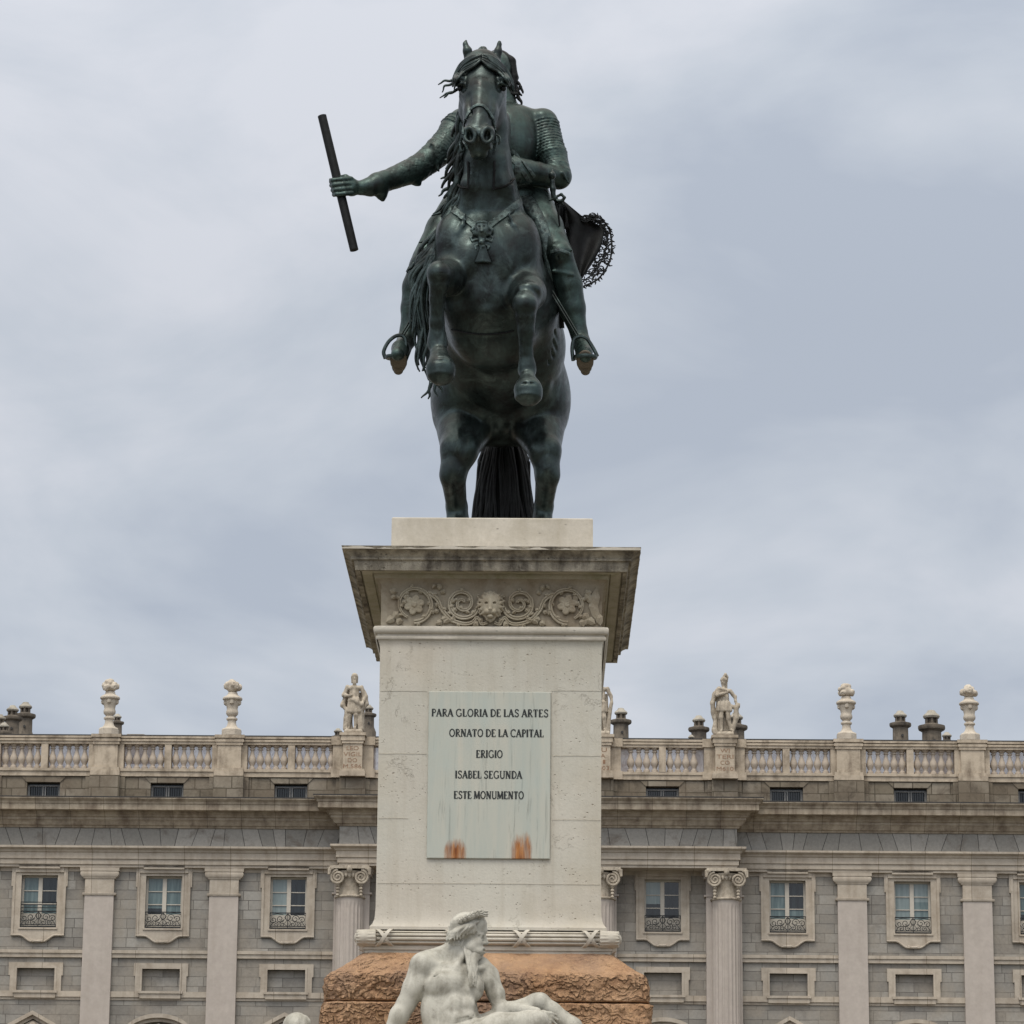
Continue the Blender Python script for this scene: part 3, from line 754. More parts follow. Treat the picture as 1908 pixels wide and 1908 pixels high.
for x in piers:
    if abs(x) < bX + 1:
        c = link('column', meCol, PILA, pal, (x, 0, 0)); link('capital', meIon, STAT, c)
        link('back_pilaster', meBP if x > 0 else meBPm, PILA, pal, (x, 0, 0))
    else:
        c = link('pilaster', mePS, PILA, pal, (x + math.copysign(3.5 * PX, x), 0, 0)); link('capital', meCap, CREAM, c)
# windows: stone surround (part) with casement, panes, railing
def surround():
    G = Geo(); pz = zr
    ow = 49.5 * PX; iw = Whw; y1 = 0.0
    zt, zb = pz(1624.5, .1), pz(1743, .1)
    # outer raised band, inner band
    for (a, b, p) in ((ow, 45 * PX, .14), (45 * PX, iw - .02, .09)):
        for sx in (-1, 1):
            x0, x1 = sorted((sx * a, sx * b)); G.box(x0, x1, -p, 0, zb if p > .1 else Wz0, zTop)
    for sx in (-1, 1):
        x0, x1 = sorted((sx * ow, sx * (ow + .07))); G.box(x0, x1, -.12, 0, pz(1652, .1), zTop - .02)
    G.box(-45 * PX, 45 * PX, -.18, 0, Wz1 + .12, zTop); G.box(-iw - .1, iw + .1, -.08, 0, Wz1 - .02, Wz1 + .12)
    G.box(-38 * PX, 38 * PX, -.30, -.18, zTop - .22, zTop - .03)
    # reveal
    # apron with a scrolled lower edge
    pts = [(-ow, zb), (-34 * PX, zb)]; R = []
    for i in range(9):
        t = i / 8; R.append((-34 * PX + t * 24 * PX, zb - (pz(1743, .1) - pz(1755, .1)) * (0.5 - 0.5 * math.cos(t * math.pi))))
    low = pts + R + [(-8 * PX, pz(1753, .1)), (8 * PX, pz(1753, .1))] + [(-x, z) for x, z in reversed(R)] + [(34 * PX, zb), (ow, zb)]
    top = Wz0
    n = len(low)
    poly = low + [(ow, top), (-ow, top)]
    G.prism(poly, -.10, 0)
    G.tube([(x, -.12, z) for x, z in low[1:2] + R[:] ], .05, 6); G.tube([(-x, -.12, z) for x, z in low[1:2] + R[:]], .05, 6)
    G.tube([(-ow, -.12, zb), (-34 * PX, -.12, zb)], .05, 6); G.tube([(ow, -.12, zb), (34 * PX, -.12, zb)], .05, 6)
    for sx in (-1, 1): G.lathe([(.02, pz(1757, .1)), (.09, pz(1755.5, .1)), (.08, pz(1752, .1)), (.02, pz(1751, .1))], sx * 9 * PX, -.12, 8)
    G.tube([(-8 * PX, -.12, pz(1754, .1)), (0, -.14, pz(1754.6, .1)), (8 * PX, -.12, pz(1754, .1))], .07, 6)
    G.box(-iw - .05, iw + .05, -.16, .3, Wz0 - .08, Wz0 + .005)
    return G
Gs = surround(); meS = mesh('window', Gs.V, Gs.F)
def casement():
    G = Geo(); w = Whw; h0, h1 = Wz0, Wz1; f = .065
    G.box(-w, w, .30, .40, h1 - .10, h1)
    for sx in (-1, 1):
        x0, x1 = sorted((sx * w, sx * (w - .11))); G.box(x0, x1, .30, .40, h0, h1 - .10)
    G.box(-.10, .10, .27, .38, h0, h1 - .10)
    hz = (h1 - h0 - .1)
    for k in (1, 2, 3):
        z = h1 - .10 - hz * k / 3.9; G.box(-w + .11, w - .11, .315, .36, z - .022, z + .022)
    G.box(-w + .11, w - .11, .31, .40, h0, h0 + .75)        # solid lower panels
    return G
Gt = casement(); meC = mesh('casement', Gt.V, Gt.F)
def panel_of(x0, x1, y, z0, z1):
    G = Geo(); G.box(x0, x1, y, y + .02, z0, z1); return G
GPL = panel_of(-Whw + .1, -.1, .37, Wz0, Wz1); GPR = panel_of(.1, Whw - .1, .37, Wz0, Wz1)
def two_tone(x0, x1, f, top, bot):
    zm = Wz0 + (Wz1 - Wz0) * f; A = Geo(); A.box(x0, x1, .37, .39, zm, Wz1); A.box(x0, x1, .37, .39, Wz0, zm - .0)
    me = mesh('pane', A.V, A.F); me.materials.append(top); me.materials.append(bot)
    for i, p_ in enumerate(me.polygons): p_.material_index = 0 if i < 6 else 1
    return me
mePL = [mesh('pane', GPL.V, GPL.F) for _ in range(3)]; mePR = [mesh('pane', GPR.V, GPR.F) for _ in range(3)]
for i, mt in enumerate((GL_TEAL, GL_PALE, GL_DARK)):
    mePL[i].materials.append(mt); mePR[i].materials.append(mt)
a_, b_ = -Whw + .1, -.1
mePL += [two_tone(a_, b_, .55, GL_PALE, GL_DARK), two_tone(a_, b_, .40, GL_TEAL, GL_DARK)]; mePR += [two_tone(-b_, -a_, .62, GL_PALE, GL_TEAL), two_tone(-b_, -a_, .45, GL_DARK, GL_TEAL)]
Gbb = Geo(); Gbb.box(-Whw + .12, Whw - .12, .31, .33, Wz0 + .1, Wz0 + .62)
def railing(extra=False):
    G = Geo(); w = Whw - .03; z0 = Wz0 + .05; zt = zr(1698.5, .1) 
    y = -.05
    def t(pts, r=.016): G.tube([(a, y, b) for a, b in pts], r, 5)
    t([(-w, zt), (w, zt)], .028); t([(-w, z0), (w, z0)], .04); t([(-w, z0 + .10), (w, z0 + .10)], .02)
    for sx in (-1, 1): t([(sx * w, z0), (sx * (w + .04), (z0 + zt) / 2), (sx * w, zt)], .03)
    t([(0, z0), (0, zt)], .02)
    H = zt - z0
    def spiral(cx, cz, r, turns, a0, dirn):
        P_ = []
        for i in range(26):
            q = i / 25; a = a0 + dirn * q * turns * 2 * math.pi; R_ = r * (1 - .8 * q); P_.append((cx + R_ * math.cos(a), cz + R_ * math.sin(a)))
        t(P_, .017)
    for sx in (-1, 1):
        spiral(sx * w * .42, z0 + H * .62, H * .26, 1.4, 0, sx); spiral(sx * w * .80, z0 + H * .55, H * .22, 1.3, math.pi, -sx)
        spiral(sx * w * .30, z0 + H * .27, H * .18, 1.3, 1.5, -sx); spiral(sx * w * .65, z0 + H * .26, H * .17, 1.3, 2.0, sx)
        t([(sx * .02, z0 + H * .9), (sx * .16, z0 + H * .72), (sx * .05, z0 + H * .5), (sx * .18, z0 + H * .3), (sx * .03, z0 + .1)], .017)
        t([(sx * w * .97, z0 + H * .85), (sx * w * .6, z0 + H * .95), (sx * w * .25, z0 + H * .9)], .016)
        t([(sx * w * .95, z0 + H * .15), (sx * w * .8, z0 + H * .4), (sx * w * .5, z0 + H * .42), (sx * w * .2, z0 + H * .55)], .016)
    G.tube([(.0 + .10 * math.cos(a), y, z0 + H * .72 + .16 * math.sin(a)) for a in np.linspace(0, 2 * math.pi, 16, endpoint=False)], .018, 5, True)
    if extra:
        for zz_ in (zr(1681.5, .1), zr(1686, .1), zr(1692, .1)): t([(-w, zz_), (w, zz_)], .022)
        for sx in (-1, 1): t([(sx * w, zt), (sx * w, zr(1681.5, .1))], .02)
    return G
Gr = railing(); meR = mesh('railing', Gr.V, Gr.F); Gr = railing(True); meRx = mesh('railing', Gr.V, Gr.F)
#        left, right pane kinds for bays -5..5
kinds = {-5: (0, 2), -4: (0, 4), -3: (4, 0), -2: (1, 2), -1: (0, 0), 0: (0, 2), 1: (3, 2), 2: (0, 4), 3: (1, 3), 4: (4, 0), 5: (0, 1)}
for k, w in zip(range(-5, 6), wins):
    wo = link('window', meS, CREAM, pal, (w, 0, 0))
    link('casement', meC, WHITE, wo)
    a, b = kinds[k]; link('pane', mePL[a], None, wo); link('pane', mePR[b], None, wo)
    link('railing', meRx if k == -4 else meR, IRON, wo)
# blind panels with eared frames
def blind():
    G = Geo(); ow = 47.5 * PX; z0, z1 = zr(1847, .12), zr(1794, .12)
    iw = Bhw
    for sx in (-1, 1):
        x0, x1 = sorted((sx * ow, sx * iw)); G.box(x0, x1, -.13, .22, z0, z1 - .001)
        x0, x1 = sorted((sx * ow, sx * (ow + .07))); G.box(x0, x1, -.13, 0, zr(1818, .12), z1)
        x0, x1 = sorted((sx * (iw + .1), sx * iw)); G.box(x0, x1, -.16, -.13, z0, Bz1 + .1)
    G.box(-iw, iw, -.13, .22, Bz1, z1); G.box(-iw - .1, iw + .1, -.16, -.13, Bz1, Bz1 + .1)
    G.box(-41 * PX, 41 * PX, -.26, .2, zr(1850.5, .2), zr(1846, .2)); G.box(-38 * PX, 38 * PX, -.20, 0, zr(1859.5, .2), zr(1850.5, .2))
    return G
Gl = blind(); meBl = mesh('blind_panel', Gl.V, Gl.F)
# pediments over the main-floor windows: alternately pointed and rounded
def pediment(round_):
    G = Geo(); hw = 66 * PX; zb = zr(1921, .5); za = zr(1884 if not round_ else 1888, .5)
    top = []
    n = 20
    for i in range(n + 1):
        x = -hw + 2 * hw * i / n
        z = zb + (za - zb) * (1 - abs(x) / hw if not round_ else (math.sqrt(max(0, 1 - (x / hw * .93) ** 2)) - math.sqrt(1 - .93 ** 2)) / (1 - math.sqrt(1 - .93 ** 2)))
        top.append((x, z))
    th = 7.5 * PX
    for i in range(n):
        (xa, z_a), (xb, z_b) = top[i], top[i + 1]
        G.prism([(xa, z_a - th), (xb, z_b - th), (xb, z_b), (xa, z_a)], -.62, 0)
        G.prism([(xa, z_a - th * 1.9), (xb, z_b - th * 1.9), (xb, z_b - th), (xa, z_a - th)], -.42, 0)
    G.box(-hw, hw, -.60, 0, zb - .35, zb)
    G.prism([(x, z - th * 1.9) for x, z in top] + [(hw, zb), (-hw, zb)], -.16, 0) if False else None
    # carved head and swags
    for i in range(14):
        a = i / 13 * math.pi; G.lathe([(.02, za - .95 - .1), (.11, za - .95), (.1, za - .9 + .06), (.02, za - .9 + .13)], 1.1 * math.cos(a), -.25, 7) if False else None
    G.lathe([(.05, za - 1.0), (.22, za - .85), (.24, za - .65), (.13, za - .5)], 0, -.3, 12)
    G.tube([(-.7, -.25, za - 1.05), (-.35, -.3, za - .72), (0, -.35, za - .55), (.35, -.3, za - .72), (.7, -.25, za - 1.05)], .1, 7)
    return G
Gx = pediment(False); mePt = mesh('pediment', Gx.V, Gx.F); Gx = pediment(True); mePr = mesh('pediment', Gx.V, Gx.F)
for k, w in zip(range(-5, 6), wins):
    link('blind_panel', meBl, CREAM, pal, (w, 0, 0))
    link('pediment', mePt if k % 2 == 0 else mePr, CREAM, pal, (w, 0, 0))
# balustrade
pb = .22
z_base0, z_base1 = zr(1446.3, pb), zr(1437.2, pb); z_r0, z_r1 = zr(1437, pb), zr(1432, pb); z_c0, z_c1 = zr(1386.5, pb), zr(1372, pb)
G = Geo()
G.box(-WX, WX, -.30, .4, z_base0, z_base1); G.box(-WX, WX, -.36, .4, z_base1, z_r1)
G.box(-WX, WX, -.34, .3, z_c0, z_c0 + .14); G.box(-WX, WX, -.40, .34, z_c0 + .14, z_c0 + .24); G.box(-WX, WX, -.30, .3, z_c0 + .24, z_c1 - .11); G.box(-WX, WX, -.42, .38, z_c1 - .11, z_c1)
bal = L('balustrade', G, TAN)
G = Geo(); G.box(-WX, WX, -.425, .39, z_c1 + .002, z_c1 + .06); L('coping_flashing', G, LEAD, bal)
G = Geo()
pierG = Geo(); hw = 22 * PX
for (h, p, a, b) in ((27.5, .62, z_base0 - .02, z_base1), (26.5, .58, z_base1, z_r1 + .02), (22, .50, z_r1 + .02, z_c0 - .05), (25, .56, z_c0 - .05, z_c0 + .1), (27, .60, z_c0 + .1, z_c0 + .22), (25.5, .56, z_c0 + .22, z_c1 - .1), (28, .64, z_c1 - .1, z_c1 + .06)):
    pierG.box(-h * PX, h * PX, -p, .35, a, b)
pierG.box(-33 * PX, 33 * PX, -.31, .3, z_r1 - .003, z_c0 + .003)
mePier = mesh('pier', pierG.V, pierG.F)
spierG = Geo(); dz = .26
for (h, p, a, b) in ((24, 1.02, z_base0 - .02, z_base1), (22.5, .98, z_base1, z_r1 - .05), (18, .90, z_r1 - .05, z_c0 + .0), (20, .96, z_c0, z_c0 + .14), (22.5, 1.0, z_c0 + .14, z_c1 - .1 + dz * .4), (25, 1.06, z_c1 - .1 + dz * .4, z_c1 + dz * .55)):
    spierG.box(-h * PX, h * PX, -p, .35, a, b)
for (h, p, a, b) in ((38, .42, z_r1 - .003, z_c0 + .003), (41, .5, z_c0 + .003, z_c1 + .03), (41, .46, z_base0 - .01, z_r1 + .01)): spierG.box(-h * PX, h * PX, -p, .3, a, b)
mePierS = mesh('inscribed_pier', spierG.V, spierG.F)
hb = z_c0 - z_r1
bprof = [(.145, 0), (.145, .10), (.10, .12), (.085, .17), (.11, .22), (.165, .33), (.175, .40), (.15, .50), (.10, .62), (.075, .74), (.072, .80), (.115, .82), (.115, .86), (.08, .88), (.10, .91), (.15, .94), (.155, 1.0)]
Gv = Geo(); Gv.lathe([(r * 1.12, z_r1 + f * hb) for r, f in bprof], 0, 0, 12)
meBal = mesh('baluster', Gv.V, Gv.F, auto=40)
Gm = Geo(); Gm.box(-6.4 * PX, 6.4 * PX, -.28, .28, z_r1 - .002, z_c0 + .002); meMid = mesh('intermediate_pier', Gm.V, Gm.F)
PIERTOP = z_c1 + .06; SPIERTOP = z_c1 + dz * .55
spiers = []
for x in piers:
    if abs(x) < bX + 1: spiers.append((x, link('inscribed_pier', mePierS, TAN, bal, (x, 0, 0))))
    else: link('pier', mePier, TAN, bal, (x, 0, 0))
for k, w in zip(range(-5, 6), wins):
    inb = abs(w) < bX
    link('intermediate_pier', meMid, TAN, bal, (w, -.04 if not inb else -.1, 0))
    if abs(k) > 4: continue
    n = 4 if inb else 5
    for sx in (-1, 1):
        for j in range(n):
            xx = w + sx * (14.2 * PX + j * 15.0 * PX)
            link('baluster', meBal, BAL, bal, (xx, -.04 if not inb else -.1, 0))
# pale sheeting hung behind the balusters
G = Geo(); G.box(-WX, WX, .205, .21, z_r1 + .001, z_c0); L('safety_sheet', G, SHEET, bal)
# inscriptions on the statue piers
def text_geo(body, w=None, h=None, extrude=0.0, offset=0.0, shear=0.0):
    cu = bpy.data.curves.new('lettering', 'FONT'); cu.body = body; cu.size = 1.0; cu.extrude = extrude; cu.offset = offset; cu.resolution_u = 3
    o = bpy.data.objects.new('lettering_tmp', cu); COL.objects.link(o)
    dg = bpy.context.evaluated_depsgraph_get(); me = bpy.data.meshes.new_from_object(o.evaluated_get(dg))
    V = np.array([v.co[:] for v in me.vertices]); F = [tuple(p.vertices) for p in me.polygons]
    bpy.data.objects.remove(o); bpy.data.curves.remove(cu); bpy.data.meshes.remove(me)
    lo, hi = V.min(0), V.max(0); V[:, 0] -= (lo[0] + hi[0]) / 2; V[:, 1] -= (lo[1] + hi[1]) / 2
    if w: V[:, 0] *= w / (hi[0] - lo[0])
    if h: V[:, 1] *= h / (hi[1] - lo[1])
    return V, F
names = [('LEO', 'VIGIL', 'DO', 'M.586'), ('REC', 'CARE', 'DO', 'M.601'), ('LIU', 'VA', 'II', 'M603'), ('WI', 'TERI', 'CO', 'M610')]
for (x, o), rows in zip(spiers, names):
    G = Geo(); z_hi = z_c0 - .12; step = (z_c0 - z_r1 - .02) / 4.0
    for i, t in enumerate(rows):
        V, F = text_geo(t, {2: .46, 3: .60, 4: .84, 5: .90}[len(t)], step * .66, .005, -.004)
        G.add([(a, -.905 - b_, z_hi - step * (i + .38) + c) for (a, c, b_) in V], F)
    link('lettering', mesh('lettering', G.V, G.F), RED, o)
# roof with chimneys
zr_ = z_r1 - .35
G = Geo(); G.add([(-WX, 1.0, zr_ - .6), (WX, 1.0, zr_ - .6), (WX, 16, zr_ + 1.3), (-WX, 16, zr_ + 1.3), (WX, 30, zr_ - .8), (-WX, 30, zr_ - .8)], [(0, 1, 2, 3), (3, 2, 4, 5)])
roof = L('roof', G, ROOF)
def chimney(u, vtop, w, hfull=None, Y=177.0, oct_=False, cap=True):
    """round stone flue with a flared collar and a small lantern cap"""
    c = P(u, vtop, Y); s = S(u, vtop, Y); r = w * s / 2; z1 = c.z; z0 = zr_ - .3
    n = 20 if not oct_ else 8
    k = r / .62
    pr = [(r * .80, z0), (r * .80, z1 - 1.95 * k)]
    if z1 - 2.2 * k > z0: pr = [(r * .98, z0), (r * .98, max(z0 + .05, z1 - 2.15 * k)), (r * .72, max(z0 + .1, z1 - 1.75 * k)), (r * .70, z1 - 1.02 * k)]
    else: pr = [(r * .72, z0 - .5), (r * .70, z1 - 1.02 * k)]
    pr += [(r * .78, z1 - .98 * k), (r * .95, z1 - .92 * k), (r * 1.0, z1 - .84 * k), (r * .98, z1 - .74 * k), (r * .62, z1 - .68 * k), (r * .50, z1 - .64 * k)]
    G = Geo(); G.lathe(pr, c.x, c.y, n)
    for i in range(6):                                        # lantern posts
        a = math.pi * 2 * (i + .5) / 6; q = r * .10
        G.lathe([(q, z1 - .66 * k), (q, z1 - .36 * k)], c.x + r * .40 * math.cos(a), c.y + r * .40 * math.sin(a), 6)
    G.lathe([(r * .30, z1 - .66 * k), (r * .30, z1 - .36 * k)], c.x, c.y, 10)
    o = obj('chimney', G.g, CHIM, roof, auto=35)
    G = Geo(); G.lathe([(r * .56, z1 - .38 * k), (r * .62, z1 - .30 * k), (r * .58, z1 - .24 * k), (r * .36, z1 - .13 * k), (r * .26, z1 - .03 * k), (r * .08, z1)], c.x, c.y, n)
    obj('chimney_cap', G.g, CHCAP, o, auto=35)
    # small round vents
    G = Geo()
    for a in (.12,):
        d = Vector((math.sin(a), -math.cos(a), 0)); b = Vector((c.x, c.y, z1 - 1.5 * k)) + d * r * .66; 
        G.tube([b, b + d * .10 * k], .075 * k, 8)
    if z1 - 1.6 * k > z_c1: obj('vent_hole', G.g, LEAD, o)
for (u, vt, w, Y) in ((48, 1308, 40, 181), (24, 1314, 38, 178), (1, 1331, 34, 176), (8, 1346, 32, 174), (219, 1330, 26, 176), (687, 1313, 30, 177), (630, 1357, 26, 174), (1157, 1319, 40, 177),
                      (1302, 1333, 40, 177), (1288, 1369, 20, 174), (1371, 1327, 44, 178), (1677, 1324, 41, 177), (1735, 1323, 51, 178), (1764, 1364, 30, 174)):
    chimney(u, vt, w, None, Y)
# low tiled roof box beyond the parapet
c0 = P(229, 1374, 174); c1 = P(284, 1372, 174); ct = P(255, 1364, 175)
G = Geo(); zc_ = P(255, 1364, 174).z
V = [(c0.x, 174, zc_ - 1.2), (c1.x, 174, zc_ - 1.2), (c1.x, 177, zc_ - 1.2), (c0.x, 177, zc_ - 1.2), (c0.x, 174.2, zc_ - .22), (c1.x, 174.2, zc_ - .22), (c1.x - .4, 176, zc_ - .2), (c0.x, 176, zc_), (c0.x + .15, 174.6, zc_), (c1.x - .55, 174.6, zc_)]
G.add(V, [(0, 1, 5, 4), (4, 5, 9, 8), (1, 2, 6, 5), (5, 6, 9), (8, 9, 6, 7), (0, 4, 8, 7, 3), (2, 3, 7, 6)])
obj('roof_hatch', G.g, CHIM, roof)
# ------------------------------------------------------------------ pedestal of the monument
YS = 32.68                                  # front face of the shaft
UC = 914.5
s0 = S(UC, 1500, YS)
SHW = 208.5 * s0                            # half width of the shaft near its head
PCX = P(UC, 1230, YS).x
YBACK = YS + 4.05
ped = thing('pedestal', (PCX, YS + 2.0, P(UC, 1776, YS).z), 'tall pale limestone pedestal with a carved lion frieze and an inscribed marble plaque', 'pedestal')
def prof(v, o):
    """height of row v on a plane standing o metres proud of the shaft"""
    return P(UC, v, YS - o).z
def ringsweep(rows, name, mat, parent=ped, sub=1, auto=30, rough=0.0, seed=0, capt=False, capb=False):
    """rectangular moulding: rows of (proud, height)"""
    V = []; F = []
    def ringpts(o):
        x = SHW + o; y0 = YS - o; y1 = YBACK + o; nx = 14 * sub; ny = 18 * sub; R = []
        for i in range(nx): R.append((PCX - x + 2 * x * i / nx, y0))
        for i in range(ny): R.append((PCX + x, y0 + (y1 - y0) * i / ny))
        for i in range(nx): R.append((PCX + x - 2 * x * i / nx, y1))
        for i in range(ny): R.append((PCX - x, y1 - (y1 - y0) * i / ny))
        return R
    n = len(ringpts(0))
    for (o, z) in rows:
        for (x, y) in ringpts(o):
            if rough:
                q = Vector((x * 5, y * 5, z * 5 + seed)); w = mnoise.noise(q) * rough + mnoise.noise(q * 3.1) * rough * .6
                dx, dy = x - PCX, (y - (YS + YBACK) / 2); 
                if abs(abs(dx) - SHW - o) < 1e-6: x += math.copysign(w, dx)
                if abs(y - (YS - o)) < 1e-6: y -= w
            V.append((x, y, z))
    for j in range(len(rows) - 1):
        for i in range(n): F.append((j * n + i, j * n + (i + 1) % n, (j + 1) * n + (i + 1) % n, (j + 1) * n + i))
    if capt: F.append(tuple((len(rows) - 1) * n + i for i in range(n)))
    if capb: F.append(tuple(range(n - 1, -1, -1)))
    return obj(name, (V, F), mat, parent, auto=auto)
# heights along the profile (px rows of the photograph -> metres)
px = s0
def o_of(hpx, v=1500.0):
    return (hpx * S(UC, v, YS) - SHW) / 1.033
# shaft with its slight batter, flare at the foot, cavetto at the head
rows = []
zb = prof(1733, .10)
for v, h in ((1733, 221), (1727.5, 221), (1725.5, 218.5), (1721, 215), (1715, 212.5), (1706, 211), (1690, 210), (1560, 208.6), (1400, 207.5), (1215, 206.5), (1204, 207), (1197, 208.5), (1192.5, 211)):
    o = o_of(h, v); rows.append((o, prof(v, o)))
shaft = ringsweep(rows, 'shaft', SHAFT, sub=2, auto=40, rough=.0016)
zneck = rows[-1][1]
def stack(lst): return [(o_of(h, v), prof(v, o_of(h, v))) for v, h in lst]
# cap moulding under the frieze
r_ = stack([(1192.5, 213), (1190.5, 214.5), (1186, 214.5), (1185.6, 211.5), (1182.5, 212), (1181, 215), (1178.5, 218), (1174, 219.5), (1170, 219), (1167.8, 217), (1167, 208)])
ringsweep(r_, 'necking_moulding', LIME, sub=2, auto=40, rough=.002, seed=3)
# frieze
zf_0, zf_1 = prof(1168.5, 0), prof(1091, 0)
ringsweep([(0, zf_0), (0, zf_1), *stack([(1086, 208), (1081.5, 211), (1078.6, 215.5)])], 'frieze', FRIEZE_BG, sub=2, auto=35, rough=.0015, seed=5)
# cornice: bed moulding, soffit with drip groove, corona, cyma, fillet
cz = stack([(1078.6, 215.5), (1078.2, 217.5), (1075.5, 218), (1073.2, 219), (1069.0, 220), (1066.8, 220)])
zs_ = prof(1063.5, o_of(253, 1060)); 
cz += [(o_of(222.6, 1055), zs_ + .006), (o_of(241, 1055), zs_ + .006), (o_of(241.2, 1055), zs_ + .03), (o_of(244, 1055), zs_ + .03), (o_of(244.2, 1055), zs_)]
ringsweep(cz, 'soffit', SOFFIT, sub=3, auto=35, rough=.004, seed=4)
cz = [(o_of(244.2, 1055), zs_), (o_of(253, 1055), zs_)]
cz += stack([(1060, 253.5), (1045.5, 255.5), (1044.5, 256.5), (1043.6, 260.5), (1040.4, 261), (1039.8, 259.5), (1037.5, 260.5), (1032, 265), (1028, 269.5), (1025.5, 273), (1024.4, 276.5), (1017.8, 278)])
zct = cz[-1][1]
cornice = ringsweep(cz, 'cornice', CORN, sub=4, auto=35, rough=.007, seed=9)
G = Geo(); xx = SHW + o_of(277.4, 1018); G.box(PCX - xx, PCX + xx, YS - o_of(277.4, 1018), YBACK + o_of(277.4, 1018), zct - .03, zct + .001)
obj('cornice_top', G.g, LIME, ped)
# plinth carrying the horse
oP = o_of(187.5, 985)
zp0 = zct + .0012; zp1 = P(UC, 964.5, YS - oP).z
ringsweep([(oP, zp0), (oP, zp1 - .012), (oP - .012, zp1)], 'plinth', LIME, sub=2, auto=30, rough=.003, seed=21, capt=True)
PLZ = zp1
# reeded torus with crossed ribbons, lower fillets
def tor(v0, v1, hin, hout, n=22):
    z0, z1 = prof(v0, o_of(hout)), prof(v1, o_of(hout)); zc, hz = (z0 + z1) / 2, (z1 - z0) / 2; R = []
    for i in range(n * 3 + 1):
        a = -math.pi / 2 + math.pi * i / (n * 3); f = abs(math.sin(i / (n * 3) * 5.5 * math.pi))
        R.append((o_of(hin) + (o_of(hout) - o_of(hin)) * math.cos(a) ** .8 - .026 * (1 - f) ** 1.8, zc + hz * math.sin(a)))
    return R
R = tor(1762.5, 1733.6, 223, 240)
ringsweep([(o_of(210), R[0][1])] + R + [(o_of(210), R[-1][1])], 'reeded_torus', LIME, sub=2, auto=60)
zt0_, zt1_ = R[0][1], R[-1][1]
ringsweep(stack([(1777.5, 229), (1771, 229), (1770.6, 232), (1763.5, 232.5), (1762.8, 222)]), 'base_fillet', CORN if False else LIME, sub=2, auto=40, rough=.003)
zc_t = (zt0_ + zt1_) / 2; rt = (zt1_ - zt0_) / 2
def onT(x, a, off=.012, side=0):
    """point on the front torus at angle a"""
    o = o_of(225) + (o_of(244, 1055) - o_of(225)) * max(0, math.cos(a)) ** .8 + off
    return (x, YS - o, zc_t + (rt + off) * math.sin(a))
def ribbon(x, sgn, wd=.040):
    n = 16; V = []; F = []
    for i in range(n + 1):
        a = -1.25 + 2.5 * i / n; xm = x + sgn * (a / 1.25) * .07
        for q, of in ((-wd / 2, .004), (-wd / 2, .011), (wd / 2, .011), (wd / 2, .004)):
            V.append(onT(xm + q, a, of + (.006 if sgn > 0 else 0)))
    for i in range(n):
        for k in range(3): F.append((i * 4 + k, i * 4 + k + 1, (i + 1) * 4 + k + 1, (i + 1) * 4 + k))
    return V, F
for u in (716, 845, 972, 1101):
    x = P(u, 1748, YS - .2).x
    G = Geo(); G.add(*ribbon(x, 1)); G.add(*ribbon(x, -1))
    obj('crossed_ribbon', G.g, LIME, ped, auto=50)
for sx, uu in ((-1, 688), (1, 1128)):                       # leaf bands gathered at the corners
    sd_ = SDF((PCX + sx * (SHW + .14) - .24, YS - .42, zt0_ - .16), (PCX + sx * (SHW + .14) + .24, YS + .12, zt1_ + .08), .008)
    cxn = PCX + sx * (SHW + o_of(227.5)); cy = YS - o_of(227.5)
    sd_.ell((cxn, cy, zc_t), (.104, .107, rt * 1.10), k=0)
    for k in range(7):
        a = -1.2 + 2.4 * k / 6; sd_.cone((cxn - sx * .10, cy - .09 * math.cos(a), zc_t + rt * .95 * math.sin(a)), (cxn + sx * .07, cy - .09 * math.cos(a), zc_t + rt * .95 * math.sin(a)), .018, .012, .004)
    if True: sd_.chain([(cxn + sx * .02, cy, zc_t - rt * .8), (cxn + sx * .03, cy + .01, zc_t - rt * 1.3), (cxn + sx * .0, cy + .02, zc_t - rt * 1.75)], [.03, .022, .012], .02)
    net_obj('corner_leaf', sd_, LIME, ped)
# coursing joints of the shaft (shallow scored lines)
G = Geo()
def joint(u0, u1, v, du=0):
    a, b = P(u0, v, YS - .0035), P(u1, v + (u1 - u0) * .0085, YS - .0035); G.tube([(a.x, YS - .004, a.z), ((a.x + b.x) / 2, YS - .004, (a.z + b.z) / 2 + .003), (b.x, YS - .003, a.z - .0)], .0019, 5)
for (a, b, v) in ((709, 796, 1287.5), (1028, 1121, 1287), (706, 795, 1404), (1030, 1119, 1408), (705, 760, 1524), (1028, 1119, 1527), (702, 1118, 1645)): joint(a, b, v)
obj('joint', G.g, CREAM if False else flat('joint_mortar', (0.50, 0.465, 0.39), .9), ped)
# inscription plaque
pa0, pa1 = P(799, 1289, YS - .02), P(1025, 1600, YS - .02)
xl, xr_ = P(797, 1450, YS - .02).x, P(1025.5, 1450, YS - .02).x
zt_, zb_ = P(911, 1289, YS - .02).z, P(911, 1600, YS - .02).z
G = Geo(); yb = YS - .003; yf = YS - .026; e_ = .006
G.add([(xl, yb, zb_), (xr_, yb, zb_), (xr_, yb, zt_), (xl, yb, zt_), (xl, yf + e_, zb_), (xr_, yf + e_, zb_), (xr_, yf + e_, zt_), (xl, yf + e_, zt_), (xl + e_, yf, zb_ + e_), (xr_ - e_, yf, zb_ + e_), (xr_ - e_, yf, zt_ - e_), (xl + e_, yf, zt_ - e_)],
      [(8, 9, 10, 11), (4, 5, 9, 8), (5, 6, 10, 9), (6, 7, 11, 10), (7, 4, 8, 11), (0, 1, 5, 4), (1, 2, 6, 5), (2, 3, 7, 6), (3, 0, 4, 7), (0, 3, 2, 1)])
plq = obj('plaque', G.g, PLAQUE, ped)
